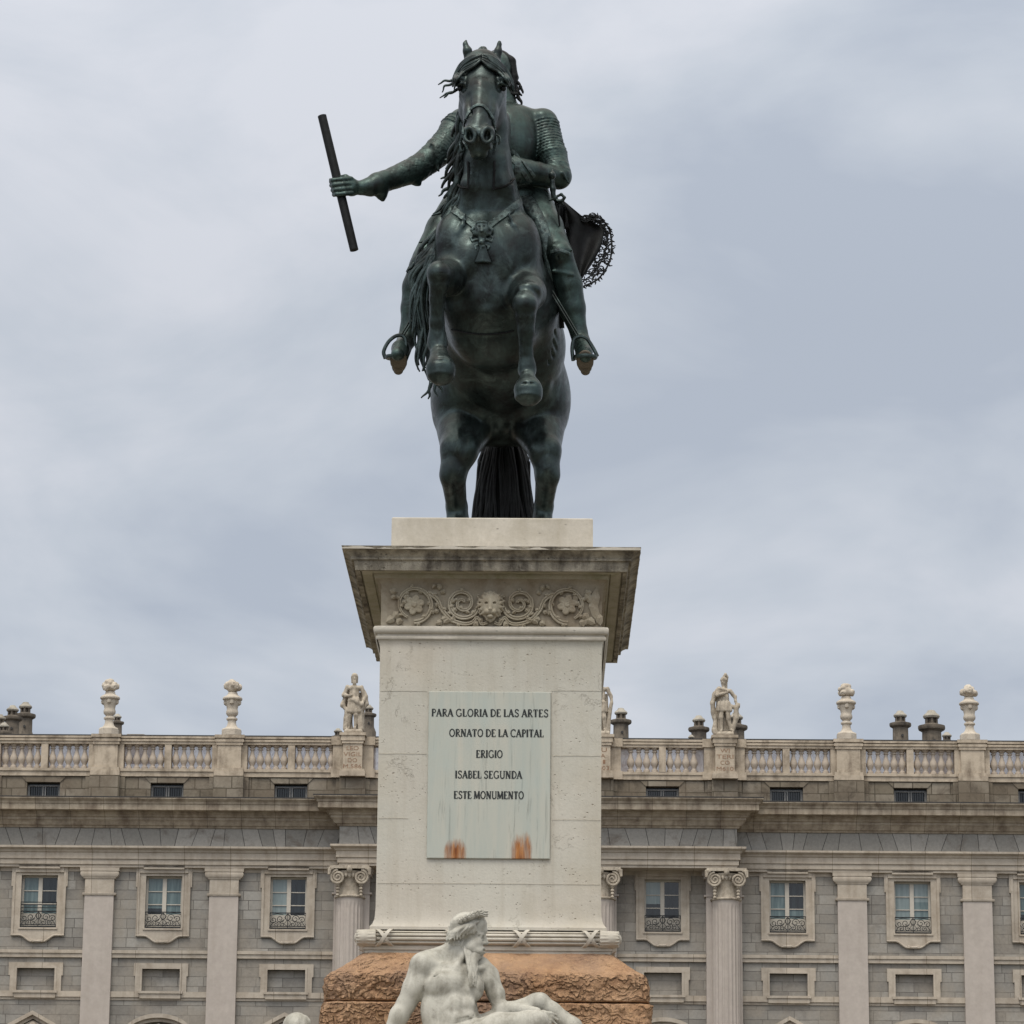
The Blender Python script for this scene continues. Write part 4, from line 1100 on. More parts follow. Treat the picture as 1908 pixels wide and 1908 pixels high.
# serifed capitals drawn as strokes: unit height, (strokes, width)
def arc(cx, cz, rx, rz, a0, a1, n=14):
    return [(cx + rx * math.cos(math.radians(a0 + (a1 - a0) * i / n)), cz + rz * math.sin(math.radians(a0 + (a1 - a0) * i / n))) for i in range(n + 1)]
T, t_ = .19, .115                          # thick and thin strokes
def sf(x, z, w=.13): return ([(x - w, z), (x + w, z)], .055)
LET = {
 'A': ([([(.34, 1), (.66, 0)], T), ([(.36, 1), (.06, 0)], t_), ([(.16, .34), (.52, .34)], .07), sf(.06, .02), sf(.66, .02, .14)], .74),
 'B': ([([(.16, 0), (.16, 1)], T), (([(.16, .97)] + arc(.30, .755, .22, .215, 90, -90) + [(.16, .54)]), .10), (([(.30, .54)] + arc(.32, .28, .26, .26, 90, -90) + [(.16, .03)]), .11), sf(.12, .02, .08), sf(.12, .98, .08)], .64),
 'C': ([(arc(.45, .5, .36, .48, 45, 315), .12), ([(.70, .98), (.70, .72)], .07)], .78),
 'D': ([([(.16, 0), (.16, 1)], T), (([(.16, .97)] + arc(.28, .5, .42, .47, 90, -90) + [(.16, .03)]), .115), sf(.12, .02, .08), sf(.12, .98, .08)], .76),
 'E': ([([(.16, 0), (.16, 1)], T), ([(.16, .97), (.56, .97), (.56, .82)], .08), ([(.16, .52), (.46, .52)], .08), ([(.16, .03), (.58, .03), (.60, .20)], .08), sf(.12, .02, .08), sf(.12, .98, .08)], .64),
 'G': ([(arc(.45, .5, .36, .48, 48, 330), .12), ([(.74, .42), (.74, .06)], .13), sf(.70, .42, .13), ([(.70, .98), (.70, .74)], .06)], .86),
 'I': ([([(.16, 0), (.16, 1)], T), sf(.16, .02), sf(.16, .98)], .32),
 'L': ([([(.16, 0), (.16, 1)], T), ([(.16, .03), (.54, .03), (.56, .24)], .08), sf(.14, .98, .13), sf(.12, .02, .08)], .60),
 'M': ([([(.10, 0), (.14, 1)], t_), ([(.14, 1), (.46, .06)], T), ([(.46, .06), (.78, 1)], t_), ([(.78, 1), (.84, 0)], T), sf(.10, .02), sf(.84, .02), sf(.08, .98, .08), sf(.84, .98, .08)], .96),
 'N': ([([(.14, 0), (.14, 1)], t_), ([(.14, 1), (.66, .0)], T), ([(.66, 0), (.66, 1)], t_), sf(.14, .02), sf(.66, .98), sf(.08, .98, .08)], .82),
 'O': ([(arc(.42, .5, .34, .48, 0, 360, 26), .125)], .84),
 'P': ([([(.16, 0), (.16, 1)], T), (([(.16, .97)] + arc(.30, .73, .25, .24, 90, -90) + [(.16, .49)]), .105), sf(.16, .02), sf(.12, .98, .08)], .60),
 'R': ([([(.16, 0), (.16, 1)], T), (([(.16, .97)] + arc(.30, .75, .25, .22, 90, -90) + [(.16, .53)]), .105), ([(.30, .53), (.62, .02)], .13), sf(.16, .02), sf(.12, .98, .08), sf(.66, .02, .08)], .70),
 'S': ([(spline([(.56, .80), (.46, .95), (.28, .97), (.14, .84), (.16, .66), (.34, .53), (.52, .40), (.56, .20), (.42, .04), (.24, .03), (.10, .20)], 4), .12), ([(.57, .98), (.57, .76)], .06), ([(.09, .02), (.09, .24)], .06)], .66),
 'T': ([([(.34, 0), (.34, 1)], T), ([(.04, .78), (.06, .97), (.62, .97), (.64, .78)], .08), sf(.34, .02)], .68),
 'U': ([([(.14, 1), (.14, .30)] + arc(.40, .30, .26, .28, 180, 360) + [(.66, 1)], .125), sf(.14, .98), sf(.66, .98)], .80),
}
def stroke(G, pts, w, y, dp, ox, oz, sx, sz):
    pts = [(ox + p[0] * sx, oz + p[1] * sz) for p in pts]; w = w * 1.22 * sz / 2; n = len(pts); Lf = []; Rt = []
    for i in range(n):
        a = pts[max(i - 1, 0)]; b = pts[min(i + 1, n - 1)]; dx, dz_ = b[0] - a[0], b[1] - a[1]; l = math.hypot(dx, dz_) or 1
        nx, nz = -dz_ / l * w, dx / l * w; Lf.append((pts[i][0] + nx, pts[i][1] + nz)); Rt.append((pts[i][0] - nx, pts[i][1] - nz))
    for i in range(n - 1):
        q = [Lf[i], Rt[i], Rt[i + 1], Lf[i + 1]]
        ar = sum(q[k][0] * q[(k + 1) % 4][1] - q[(k + 1) % 4][0] * q[k][1] for k in range(4))
        if ar < 0: q = q[::-1]
        G.add([(x, y, z) for x, z in q] + [(x, y + dp, z) for x, z in q], [(0, 1, 2, 3), (0, 4, 5, 1), (1, 5, 6, 2), (2, 6, 7, 3), (3, 7, 4, 0)])
def serif_line(G, text, u0, u1, vc, hpx):
    y = yf - .002; a, b = P(u0, vc, yf), P(u1, vc, yf); h = hpx * px; wsum = 0
    for ch in text: wsum += .30 if ch == ' ' else LET[ch][1] + .06
    wsum -= .06; sx = (b.x - a.x) / wsum; x = a.x; zc = (a.z + b.z) / 2 - h / 2
    for k, ch in enumerate(text):
        if ch == ' ': x += .30 * sx; continue
        for si, (st, w) in enumerate(LET[ch][0]): stroke(G, st, w, y - .0002 * (si + 1) - .00003 * k, .002, x, zc, sx, h)
        x += (LET[ch][1] + .06) * sx
for tx, u0, u1, v in (('PARA GLORIA DE LAS ARTES', 804, 1022, 1328.5), ('ORNATO DE LA CAPITAL', 837, 1013, 1366), ('ERIGIO', 887, 936.5, 1405), ('ISABEL SEGUNDA', 848, 972.5, 1443.5), ('ESTE MONUMENTO', 845.5, 976, 1481.5)):
    G = Geo(); serif_line(G, tx, u0, u1, v, 14.2); obj('lettering', G.g, LETTER, plq)
# ------------------------------------------------------------------ frieze carving
yF = YS
def fp(u, v, d=0.0):
    p = P(u, v, yF - d); return np.array((p.x, yF - d, p.z))
def relief(name, uv, r, mat=FRIEZE, flat_=None, parent=ped):
    G = Geo()
    for pts, rad in uv:
        sp = spline(pts, 5); rr_ = np.interp(np.linspace(0, 1, len(sp)), np.linspace(0, 1, len(rad)), rad)
        for off in (-1, 1):
            L_ = []
            for i_ in range(len(sp)):
                d_ = sp[min(i_ + 1, len(sp) - 1)] - sp[max(i_ - 1, 0)]; l_ = math.hypot(*d_) or 1; w_ = rr_[i_] * .62 * off
                L_.append(fp(sp[i_][0] - d_[1] / l_ * w_, sp[i_][1] + d_[0] / l_ * w_, .030))
            G.tube(L_, [q * px * .62 for q in rr_], 7)
        G.tube([fp(a, b, .008) for a, b in sp], [q * px * 1.1 for q in rr_], 8)
    return obj(name, G.g, mat, parent, auto=60)
def spiral_uv(cu, cv, r0, r1, a0, turns, dirn, n=22):
    return [(cu + (r0 + (r1 - r0) * i / n) * math.cos(a0 + dirn * turns * 2 * math.pi * i / n), cv - (r0 + (r1 - r0) * i / n) * math.sin(a0 + dirn * turns * 2 * math.pi * i / n)) for i in range(n + 1)]
def leaf(G, u, v, lu, lv, w, d=.055):
    w = w * 1.25; lu *= 1.15; lv *= 1.15
    """small pointed acanthus leaf from (u,v) along (lu,lv)"""
    a = fp(u, v, .004); t = fp(u + lu, v + lv, .03); L_ = math.hypot(lu, lv); nu, nv = -lv / L_ * w, lu / L_ * w
    m = fp(u + lu * .45, v + lv * .45, d); l = fp(u + lu * .4 + nu, v + lv * .4 + nv, .026); r = fp(u + lu * .4 - nu, v + lv * .4 - nv, .026)
    l2 = fp(u + lu * .75 + nu * .8, v + lv * .75 + nv * .8, .026); r2 = fp(u + lu * .75 - nu * .8, v + lv * .75 - nv * .8, .026)
    lb = [np.array((q[0], yF + .004, q[2])) for q in (a, l, l2, t, r2, r)]
    G.add([a, l, l2, t, r2, r, m] + lb, [(6, 1, 0), (6, 2, 1), (6, 3, 2), (6, 4, 3), (6, 5, 4), (6, 0, 5), (0, 1, 8, 7), (1, 2, 9, 8), (2, 3, 10, 9), (3, 4, 11, 10), (4, 5, 12, 11), (5, 0, 7, 12)])
for sgn in (-1, 1):
    mu = lambda u: u if sgn < 0 else 2 * 914.5 - u
    mp = lambda pts: [(mu(a), b + (0.0085 * (mu(a) - 914.5))) for a, b in pts]
    # inner scroll curling by the lion, outer scroll enclosing a rosette
    inner = spiral_uv(862, 1124, 3, 31, 0.4, 1.9, 1); outer = spiral_uv(772, 1127.5, 27, 33, 4.2, .92, -1)
    relief('scroll', [(mp(inner), [2.2, 3.6]), (mp([(889, 1110), (897, 1112), (905, 1110)]), [2.6, 2.0])], 0)
    relief('scroll', [(mp(outer), [2.2, 3.8]), (mp([(800, 1106), (815, 1118), (822, 1134), (833, 1148), (846, 1158), (866, 1163), (880, 1160), (888, 1151), (893, 1155), (898, 1163), (908, 1160)]), [3.4, 3.4, 2.6, 2.4])], 0)
    G = Geo()
    for (u, v, a, b, w) in ((812, 1096, 10, -3, 5), (812, 1096, -6, -5, 4), (820, 1100, 8, 5, 4), (806, 1130, -4, 9, 4), (812, 1135, 2, 8, 4), (838, 1150, -14, 4, 5), (838, 1150, -10, 10, 5), (826, 1158, -12, 4, 4.5), (836, 1150, 10, 8, 5), (836, 1148, 4, -8, 4),
                            (742, 1105, -14, -3, 5), (740, 1110, -10, 6, 4), (744, 1140, -10, 12, 6), (738, 1150, -16, 9, 6), (746, 1150, -4, 14, 5), (755, 1105, 3, 14, 4.5), (748, 1118, 8, 8, 4.5), (848, 1128, -12, 4, 5), (848, 1126, -6, -9, 4), (852, 1132, -8, 8, 4), (880, 1158, 10, 7, 5), (892, 1150, 6, 10, 4)):
        (ua, va), (ub, vb) = mp([(u, v), (u + a, v + b)]); G = Geo(); leaf(G, ua, va, ub - ua, vb - va, w); obj('acanthus_leaf', G.g, FRIEZE, ped)
    rl = random.Random(40 + sgn)
    for path, n_, lo_ in ((inner, 9, 6), (outer, 11, 3), ([(800, 1106), (815, 1118), (822, 1134), (833, 1148), (846, 1158), (866, 1163)], 6, 0)):
        sp_ = spline(path, 4)
        for i_ in range(n_):
            k_ = int((i_ + .6) / n_ * (len(sp_) - 2)); 
            if k_ < lo_: continue
            d_ = sp_[k_ + 1] - sp_[k_]; l_ = math.hypot(*d_) or 1; dx_, dy_ = d_ / l_; sd2 = 1 if i_ % 2 else -1
            a_, b_ = dx_ * 7 - dy_ * 6.5 * sd2, dy_ * 7 + dx_ * 6.5 * sd2
            (ua, va), (ub, vb) = mp([(sp_[k_][0], sp_[k_][1]), (sp_[k_][0] + a_, sp_[k_][1] + b_)]); G = Geo(); leaf(G, ua, va, ub - ua, vb - va, rl.uniform(2.6, 3.8)); obj('acanthus_leaf', G.g, FRIEZE, ped)
    if sgn > 0:
        for (u, v, a, b, w) in ((1112, 1092, -6, 44, 7), (1100, 1108, 12, 44, 7), (1114, 1140, 4, 22, 6), (1090, 1098, 10, 24, 5), (1098, 1148, -6, 14, 5)): G = Geo(); leaf(G, u, v, a, b, w); obj('acanthus_leaf', G.g, FRIEZE, ped)
    # rosette
    sd_ = SDF(fp(mu(772) - 24, 1152, .06), fp(mu(772) + 24, 1102, -.04) + np.array((0, .0, 0)), .0055)
    c = fp(mu(772), 1127, .028)
    for k in range(6):
        a = 2 * math.pi * k / 6 + .3; d = np.array((math.cos(a), 0, math.sin(a)))
        R_ = [[d[0], 0, d[2]], [0, 1, 0], [-d[2], 0, d[0]]]
        sd_.ell(c + d * 11.5 * px, (8.5 * px, .020, 7 * px), R_, k=.004); sd_.ell(c + d * 12 * px - np.array((0, .024, 0)), (6 * px, .012, 3.5 * px), R_, k=.006, op='s')
    sd_.ell(c - np.array((0, .012, 0)), (5.5 * px, .022, 5.5 * px), k=.004); sd_.ell(c - np.array((0, .036, 0)), (2.4 * px, .014, 2.4 * px), k=.003, op='s')
    net_obj('rosette', sd_, FRIEZE, ped)
# lion mask
c = fp(914, 1128, .035)
sd_ = SDF(c + np.array((-.17, -.16, -.22)), c + np.array((.17, .05, .20)), .0058)
q = px
sd_.ell(c + np.array((0, -.01, .0)), (21 * q, .055, 27 * q), k=.01)                                   # skull
for k in range(25):                                                                                  # mane locks
    a = math.radians(-58 + 296 * k / 24); d = np.array((math.cos(a), 0, math.sin(a))); e = np.array((-d[2], 0, d[0])); w = .010 * (1 if k % 2 else -1)
    r2 = (25.5 + 1.6 * math.sin(k * 2.3)) * q
    sd_.chain([c + d * 15 * q + np.array((0, -.05, 0)), c + d * 20 * q + e * w + np.array((0, -.04, 0)), c + d * r2 - e * w * .4 + np.array((0, -.012, 0))], [.013, .0155, .011], .002)
sd_.ell(c + np.array((0, -.055, .0)), (15.5 * q, .035, 20 * q), k=.004)
sd_.cone(c + np.array((0, -.075, .03)), c + np.array((0, -.085, -.055)), .020, .022, .012)              # nose bridge
for sx in (-1, 1):
    sd_.ell(c + np.array((sx * .043, -.052, .03)), (.024, .022, .014), k=.01)                          # brow
    sd_.ell(c + np.array((sx * .040, -.072, .008)), (.020, .020, .013), k=.004, op='s')                # eye socket
    sd_.ell(c + np.array((sx * .039, -.054, .008)), (.010, .011, .007), k=.003)
    sd_.ell(c + np.array((sx * .030, -.070, -.080)), (.033, .034, .027), k=.012)                       # muzzle pads
    sd_.ell(c + np.array((sx * .06, -.03, -.03)), (.030, .035, .04), k=.02)
    sd_.ell(c + np.array((sx * .075, -.04, .085)), (.02, .02, .022), k=.01)                            # ears
sd_.ell(c + np.array((0, -.103, -.058)), (.020, .012, .012), k=.006)
sd_.ell(c + np.array((0, -.062, -.125)), (.032, .026, .018), k=.008)                                    # chin
sd_.cone(c + np.array((-.04, -.10, -.108)), c + np.array((.04, -.10, -.108)), .008, .008, .006, 's')
sd_.cone(c + np.array((0, -.112, -.072)), c + np.array((0, -.105, -.105)), .004, .004, .004, 's')
for sx in (-1, 1): sd_.chain([c + np.array((sx * .05, -.02, -.11)), c + np.array((sx * .03, -.015, -.145)), c + np.array((0, -.01, -.165))], [.016, .014, .012], .01)
net_obj('lion_mask', sd_, FRIEZE, ped)
# ------------------------------------------------------------------ rough orange sandstone block under the pedestal
sb = thing('sandstone_base', (PCX, YS + 2.0, 0.0), 'rough orange sandstone base in two courses under the pale pedestal', 'stone base')
def rough_course(name, rows, seed, hx0, amp, topcap=False, smooth_band=None):
    """rounded-corner block: rows of (proud, z); chiselled, pitted face"""
    V = []; F = []; R = .11
    def ringp(o):
        x = SHW + o; y0 = YS - o; y1 = YBACK + o; pts = []
        def edge(ax, ay, bx, by, n, nx, ny):
            for i in range(n): t = i / n; pts.append((ax + (bx - ax) * t, ay + (by - ay) * t, nx, ny))
        def corner(cx_, cy_, a0):
            for i in range(8):
                a = a0 + math.pi / 2 * i / 8; pts.append((cx_ + R * math.cos(a), cy_ + R * math.sin(a), math.cos(a), math.sin(a)))
        edge(PCX - x + R, y0, PCX + x - R, y0, 170, 0, -1); corner(PCX + x - R, y0 + R, -math.pi / 2)
        edge(PCX + x, y0 + R, PCX + x, y1 - R, 60, 1, 0); corner(PCX + x - R, y1 - R, 0)
        edge(PCX + x - R, y1, PCX - x + R, y1, 30, 0, 1); corner(PCX - x + R, y1 - R, math.pi / 2)
        edge(PCX - x, y1 - R, PCX - x, y0 + R, 60, -1, 0); corner(PCX - x + R, y0 + R, math.pi)
        return pts
    n = len(ringp(rows[0][0]))
    for (o, z, a_) in rows:
        for (x, y, nx, ny) in ringp(o):
            q = Vector((x, y, z + seed)); d = mnoise.noise(q * 1.3) * .5 + mnoise.noise(q * 3.4 + Vector((4, 1, 7))) * .45
            rg = mnoise.noise(q * 8.5) * .5 + abs(mnoise.noise(q * 15 + Vector((2, 2, 2)))) * .75 + mnoise.noise(q * 28) * .22
            m_ = max(0.0, min(1.0, .75 + 1.4 * mnoise.noise(q * 1.1 + Vector((9, 3, 5)))))
            d = (d * .6 + rg * (.35 + .9 * m_)) * amp * a_
            V.append((x + nx * d, y + ny * d, z + (d * .8 if a_ < .5 else mnoise.noise(q * 6) * .004)))
    for j in range(len(rows) - 1):
        for i in range(n): F.append((j * n + i, j * n + (i + 1) % n, (j + 1) * n + (i + 1) % n, (j + 1) * n + i))
    if topcap: F.append(tuple((len(rows) - 1) * n + i for i in range(n)))
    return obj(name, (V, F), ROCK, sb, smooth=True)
zt = prof(1776.5, o_of(231)); zsh = prof(1815, o_of(297)); zj = prof(1867, o_of(300)); zlow = prof(1990, o_of(306))
rows = [(o_of(291), zj + .006, .15), (o_of(297), zj + .012, .5)]
n_ = 14
for i in range(n_ + 1): t = i / n_; rows.append((o_of(299 - 1.5 * t), zj + .02 + (zsh - .08 - zj - .02) * t, 1.0))
rows += [(o_of(296.5), zsh - .05, .9), (o_of(294), zsh - .02, .85), (o_of(291), zsh + .004, .75), (o_of(286.5), zsh + .026, .65), (o_of(279), zsh + .044, .5)]
for i in range(1, 9): t = i / 8; rows.append((o_of(279 + (231 - 279) * t), zsh + .044 + (zt - zsh - .044) * t ** 1.06, .40 - .22 * t))
rows.append((o_of(221), zt + .004, .1))
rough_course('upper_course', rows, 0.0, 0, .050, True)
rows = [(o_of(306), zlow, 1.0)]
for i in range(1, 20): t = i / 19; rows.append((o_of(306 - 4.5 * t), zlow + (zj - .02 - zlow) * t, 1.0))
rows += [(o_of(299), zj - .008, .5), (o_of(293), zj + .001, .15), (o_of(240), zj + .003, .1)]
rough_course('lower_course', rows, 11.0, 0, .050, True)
G = Geo(); xx = SHW + o_of(298); G.box(PCX - xx, PCX + xx, YS - o_of(298), YBACK + o_of(298), .9, zlow + .01); obj('core_block', G.g, ROCK, sb)
# stepped footing of the whole monument with the ledge the river god reclines on
ft = thing('monument_footing', (PCX, YS, 0), 'stone steps at the foot of the monument', 'steps')
G = Geo(); G.box(-4.4, 4.2, 28.4, 40.6, 0.0, .32); G.box(-3.9, 3.7, 29.0, 40.0, .321, .62); G.box(-3.4, 3.2, 29.6, 39.4, .621, .93); obj('step', G.g, LIME, ft)
zledge = P(900, 1995, 31.3).z
G = Geo(); G.box(-2.3, 1.4, 30.35, YS - o_of(314) - .02, .931, zledge); obj('ledge', G.g, LIME, ft)

# ------------------------------------------------------------------ reclining river god
YG = 31.35
sg_ = S(880, 1850, YG)
def gq(u, v, d=0.0): return P(u, v, YG + d)
def gch(s, pts, k=.03, op='u'):
    for a, b in zip(pts[:-1], pts[1:]): s.cone(gq(*a[:3]), gq(*b[:3]), a[3] * sg_, b[3] * sg_, k, op)
def ge(s, u, v, d, ru, rd, rv, k=.03, op='u', ang=0):
    a = math.radians(ang); s.ell(gq(u, v, d), (ru * sg_, rd, rv * sg_), [[math.cos(a), 0, -math.sin(a)], [0, 1, 0], [math.sin(a), 0, math.cos(a)]], k, op)
lo = gq(640, 2000, -.75); hi = gq(1135, 1685, .45)
g_ = SDF((lo.x, YG - .8, lo.z), (hi.x, YG + .45, hi.z + .02), .0085)
# torso
gch(g_, [(835, 1850, .02, 50), (838, 1890, .0, 50), (846, 1935, -.02, 54), (860, 1965, -.02, 58)], .06)
ge(g_, 842, 1826, .02, 58, .22, 36, .08)                                        # rib cage top
ge(g_, 826, 1834, -.17, 36, .10, 25, .022, ang=-12); ge(g_, 880, 1842, -.11, 22, .10, 27, .022, ang=14)   # pectorals
ge(g_, 848, 1872, -.22, 13, .05, 13, .05); ge(g_, 874, 1872, -.19, 11, .05, 13, .05); ge(g_, 850, 1896, -.23, 13, .05, 10, .05); ge(g_, 874, 1894, -.20, 11, .05, 10, .05)
ge(g_, 806, 1880, -.10, 20, .12, 30, .06)
g_.cone(gq(843, 1908, -.30), gq(884, 1897, -.22), .010, .008, .02, 's'); g_.cone(gq(846, 1902, -.30), gq(882, 1892, -.22), .006, .006, .015, 's')
g_.cone(gq(861, 1852, -.30), gq(861, 1900, -.30), .014, .010, .04, 's')
for i, (u, v) in enumerate(((798, 1858), (802, 1870), (808, 1882))): g_.cone(gq(u - 8, v, -.25), gq(u + 14, v + 10, -.30), .007, .005, .03, 's')
for a_, b_ in (((798, 1851), (826, 1862)), ((826, 1862), (856, 1856))): g_.cone(gq(*a_, -.31), gq(*b_, -.31), .022, .022, .03, 's')
g_.cone(gq(818, 1806, -.22), gq(804, 1838, -.20), .014, .016, .03, 's'); g_.cone(gq(786, 1838, -.16), gq(772, 1862, -.14), .010, .008, .03, 's')
for a_, b_ in (((836, 1884), (886, 1882)), ((816, 1870), (826, 1905))): g_.cone(gq(*a_, -.30), gq(*b_, -.29), .010, .010, .025, 's')
# neck, shoulders, arms
gch(g_, [(860, 1748, .02, 19), (846, 1790, .04, 27)], .05); gch(g_, [(838, 1778, .05, 20), (800, 1790, .02, 20)], .06)
gch(g_, [(866, 1775, -.06, 6), (848, 1806, -.16, 5)], .03)                      # neck tendon
gch(g_, [(850, 1806, -.14, 6), (808, 1796, -.10, 6)], .03); gch(g_, [(870, 1806, -.12, 6), (900, 1804, -.04, 6)], .03)
ge(g_, 791, 1799, -.03, 27, .15, 25, .05, ang=25)
gch(g_, [(788, 1803, -.02, 25), (772, 1842, -.03, 22), (756, 1872, -.02, 17.5), (744, 1892, -.03, 18), (728, 1925, -.05, 14), (716, 1960, -.06, 11)], .03)
ge(g_, 779, 1835, -.09, 14, .07, 24, .03, ang=30); ge(g_, 742, 1893, -.08, 14, .06, 20, .03, ang=28)
g_.cone(gq(800, 1830, -.16), gq(790, 1858, -.12), .012, .006, .03, 's')
gch(g_, [(895, 1802, .06, 20), (910, 1818, .05, 19), (924, 1852, .02, 16), (932, 1878, -.02, 13), (964, 1881, -.14, 12.5), (1000, 1886, -.26, 9)], .03)
ge(g_, 912, 1828, .0, 14, .07, 22, .03, ang=-22)
# right hand spread on the knee
ge(g_, 1010, 1890, -.31, 11, .035, 8, .02, ang=-18)
for j, (du, dv, L_) in enumerate(((22, 2, 1.0), (24, 8, 1.05), (22, 14, 1.0), (17, 19, .85))):
    a = (1015, 1887 + j * 3.2, -.34); g_.cone(gq(*a), gq(a[0] + du * .55, a[1] + dv * .5, -.375), 3.6 * sg_, 3.2 * sg_, .010); g_.cone(gq(a[0] + du * .55, a[1] + dv * .5, -.375), gq(a[0] + du, a[1] + dv + 2, -.36), 3.2 * sg_, 2.3 * sg_, .008)
g_.cone(gq(1004, 1893, -.34), gq(1014, 1905, -.39), 3.8 * sg_, 2.8 * sg_, .01)
# legs
gch(g_, [(868, 1950, -.08, 44), (930, 1920, -.30, 32), (985, 1906, -.46, 22), (1002, 1903, -.50, 19), (1012, 1930, -.42, 17), (1020, 1990, -.25, 15)], .04)
gch(g_, [(880, 1940, .10, 40), (950, 1895, .0, 26), (998, 1868, -.08, 16), (1008, 1866, -.09, 14.5), (1030, 1884, -.10, 15), (1066, 1914, -.10, 18), (1092, 1950, -.08, 13), (1110, 1990, -.06, 10)], .04)
ge(g_, 1006, 1862, -.11, 10, .05, 9, .02)
# a cloth across the lap
gch(g_, [(800, 1960, -.1, 30), (880, 1975, -.3, 30), (950, 1970, -.35, 26)], .05)
# head in profile towards the right
ge(g_, 868, 1728, .02, 31, .155, 29, .02); ge(g_, 884, 1744, .0, 17, .115, 28, .03)
ge(g_, 893, 1722, -.0, 13.5, .10, 19, .03); gch(g_, [(900, 1722, -.02, 7), (902, 1734, -.02, 5.5), (900, 1741, -.02, 4.5)], .02)           # brow
gch(g_, [(900, 1741, -.02, 4.2), (906, 1757, -.02, 4.6)], .012); ge(g_, 901, 1758, -.035, 4, .022, 3, .01); ge(g_, 905.5, 1760, -.045, 1.6, .012, 1.4, .004, 's')
ge(g_, 896, 1745, -.085, 6, .05, 5, .02, 's'); ge(g_, 895, 1745, -.062, 4.2, .022, 3, .008); g_.cone(gq(889, 1740, -.10), gq(900, 1741, -.06), .010, .010, .012)
ge(g_, 888, 1756, -.07, 10, .05, 9, .03); ge(g_, 880, 1765, -.03, 17, .105, 15, .03); ge(g_, 890, 1774, -.04, 12, .085, 10, .03); ge(g_, 897, 1768, -.02, 8, .06, 4, .015); ge(g_, 903, 1771, -.05, 4, .05, 1.2, .006, 's'); ge(g_, 899, 1775, -.02, 6, .05, 3, .01)
GOD = net_obj('river_god_statue', g_, MARBLE)
tag(GOD, 'bearded nude marble river god leaning on one arm before the orange base', 'statue')
# hair, beard, wreath as children
def curls(name, chains, box, h=.007, k=.008, mat=MARBLE, parent=None):
    a, b = box; s = SDF(a, b, h)
    for c in chains:
        sp = spline([gq(*p[:3]) for p in c], 4); rr_ = np.interp(np.linspace(0, 1, len(sp)), np.linspace(0, 1, len(c)), [p[3] * sg_ for p in c])
        for i in range(len(sp) - 1): s.cone(sp[i], sp[i + 1], rr_[i], rr_[i + 1], k)
    return net_obj(name, s, mat, parent)
bl, bh_ = gq(820, 1850, -.3), gq(930, 1685, .3)
hb_ = ((bl.x, YG - .34, bl.z), (bh_.x, YG + .28, bh_.z))
rg = random.Random(5); ch = []
for i in range(15):                                                              # scalp locks falling back from the crown
    a = i / 14; u0, v0 = 862 + 30 * a, 1703 + 4 * abs(a - .4)
    for d in (-.10, .0, .08): ch.append([(u0, v0, d * .5, 4), (u0 - 16 + 6 * a, v0 + 12, d - .03, 4.5), (u0 - 22 + 16 * a, v0 + 30 + rg.uniform(-3, 3), d - .02, 4)])
for i in range(22):                                                              # wavy locks hanging from under the wreath
    a = i / 21; u0, v0 = 842 + 44 * a, 1731 - 14 * a; L_ = rg.uniform(20, 30) - 6 * a; ph = rg.uniform(0, 6)
    ch.append([(u0 + 4, v0, -.10 - .06 * math.sin(a * 3), 3.2)] + [(u0 - 4 * q_ + 3.4 * math.sin(ph + q_ * 2.1), v0 + L_ * q_ / 3.0, -.135 - .05 * math.sin(a * 3) + .012 * q_ - .012 * (i % 2), 2.9 - .5 * q_) for q_ in (1, 2, 3)])
for (u, v, l) in ((842, 1740, 22), (848, 1744, 26), (855, 1748, 22), (862, 1752, 18), (838, 1736, 18)): ch.append([(u, v, -.06, 4.5), (u - 2 + rg.uniform(-2, 2), v + l * .5, -.07, 4), (u + rg.uniform(-4, 4), v + l, -.05, 2.2)])
curls('hair', ch, hb_, .0062, .003, MARBLE, GOD)
ch = [[(890, 1772, -.06, 9), (882, 1790, -.10, 9.5), (880, 1808, -.15, 7.5), (880, 1824, -.19, 5), (881, 1837, -.21, 2)], [(874, 1764, -.07, 6), (874, 1780, -.09, 8), (875, 1797, -.115, 6.5), (876, 1812, -.135, 4)]]
for i in range(10):
    a = i / 9; u0 = 868 + 30 * a; v0 = 1758 + 13 * a; sg = math.sin(i * 1.9)
    ch.append([(u0, v0, -.06 + .05 * a, 1.5), (u0 - 2 - 2 * sg, v0 + 11, -.105 + .07 * a, 2.6), (870 + 20 * a + 2 * sg, 1785 + 4 * a, -.150 + .08 * a, 2.8), (873 + 13 * a - 2.5 * sg, 1802 + 2 * a, -.195 + .06 * a, 2.8), (875 + 10 * a + 3 * math.sin(1.7 * i + 1), 1819, -.230 + .05 * a, 2.6), (877 + 8 * a + 3 * math.sin(i * 2.7), 1834 + 5 * math.sin(i), -.245 + .04 * a, 1.5)])
curls('beard', ch, hb_, .0062, .004, MARBLE, GOD)
G = Geo()
def wleaf(u, v, d, du, dv, w):
    a = np.array(gq(u, v, d)); t = np.array(gq(u + du, v + dv, d + .01)); L_ = math.hypot(du, dv); n = (-dv / L_ * w, du / L_ * w)
    l = np.array(gq(u + du * .45 + n[0], v + dv * .45 + n[1], d + .006)); r = np.array(gq(u + du * .45 - n[0], v + dv * .45 - n[1], d + .006)); m = np.array(gq(u + du * .45, v + dv * .45, d - .018)); b = np.array(gq(u + du * .45, v + dv * .45, d + .03))
    G.add([a, l, t, r, m, b], [(4, 0, 1), (4, 1, 2), (4, 2, 3), (4, 3, 0), (5, 1, 0), (5, 2, 1), (5, 3, 2), (5, 0, 3)])
path = [(837, 1733, -.05), (850, 1722, -.13), (864, 1713, -.165), (878, 1706, -.165), (890, 1702, -.13), (900, 1702, -.06)]
sp = spline(path, 4)
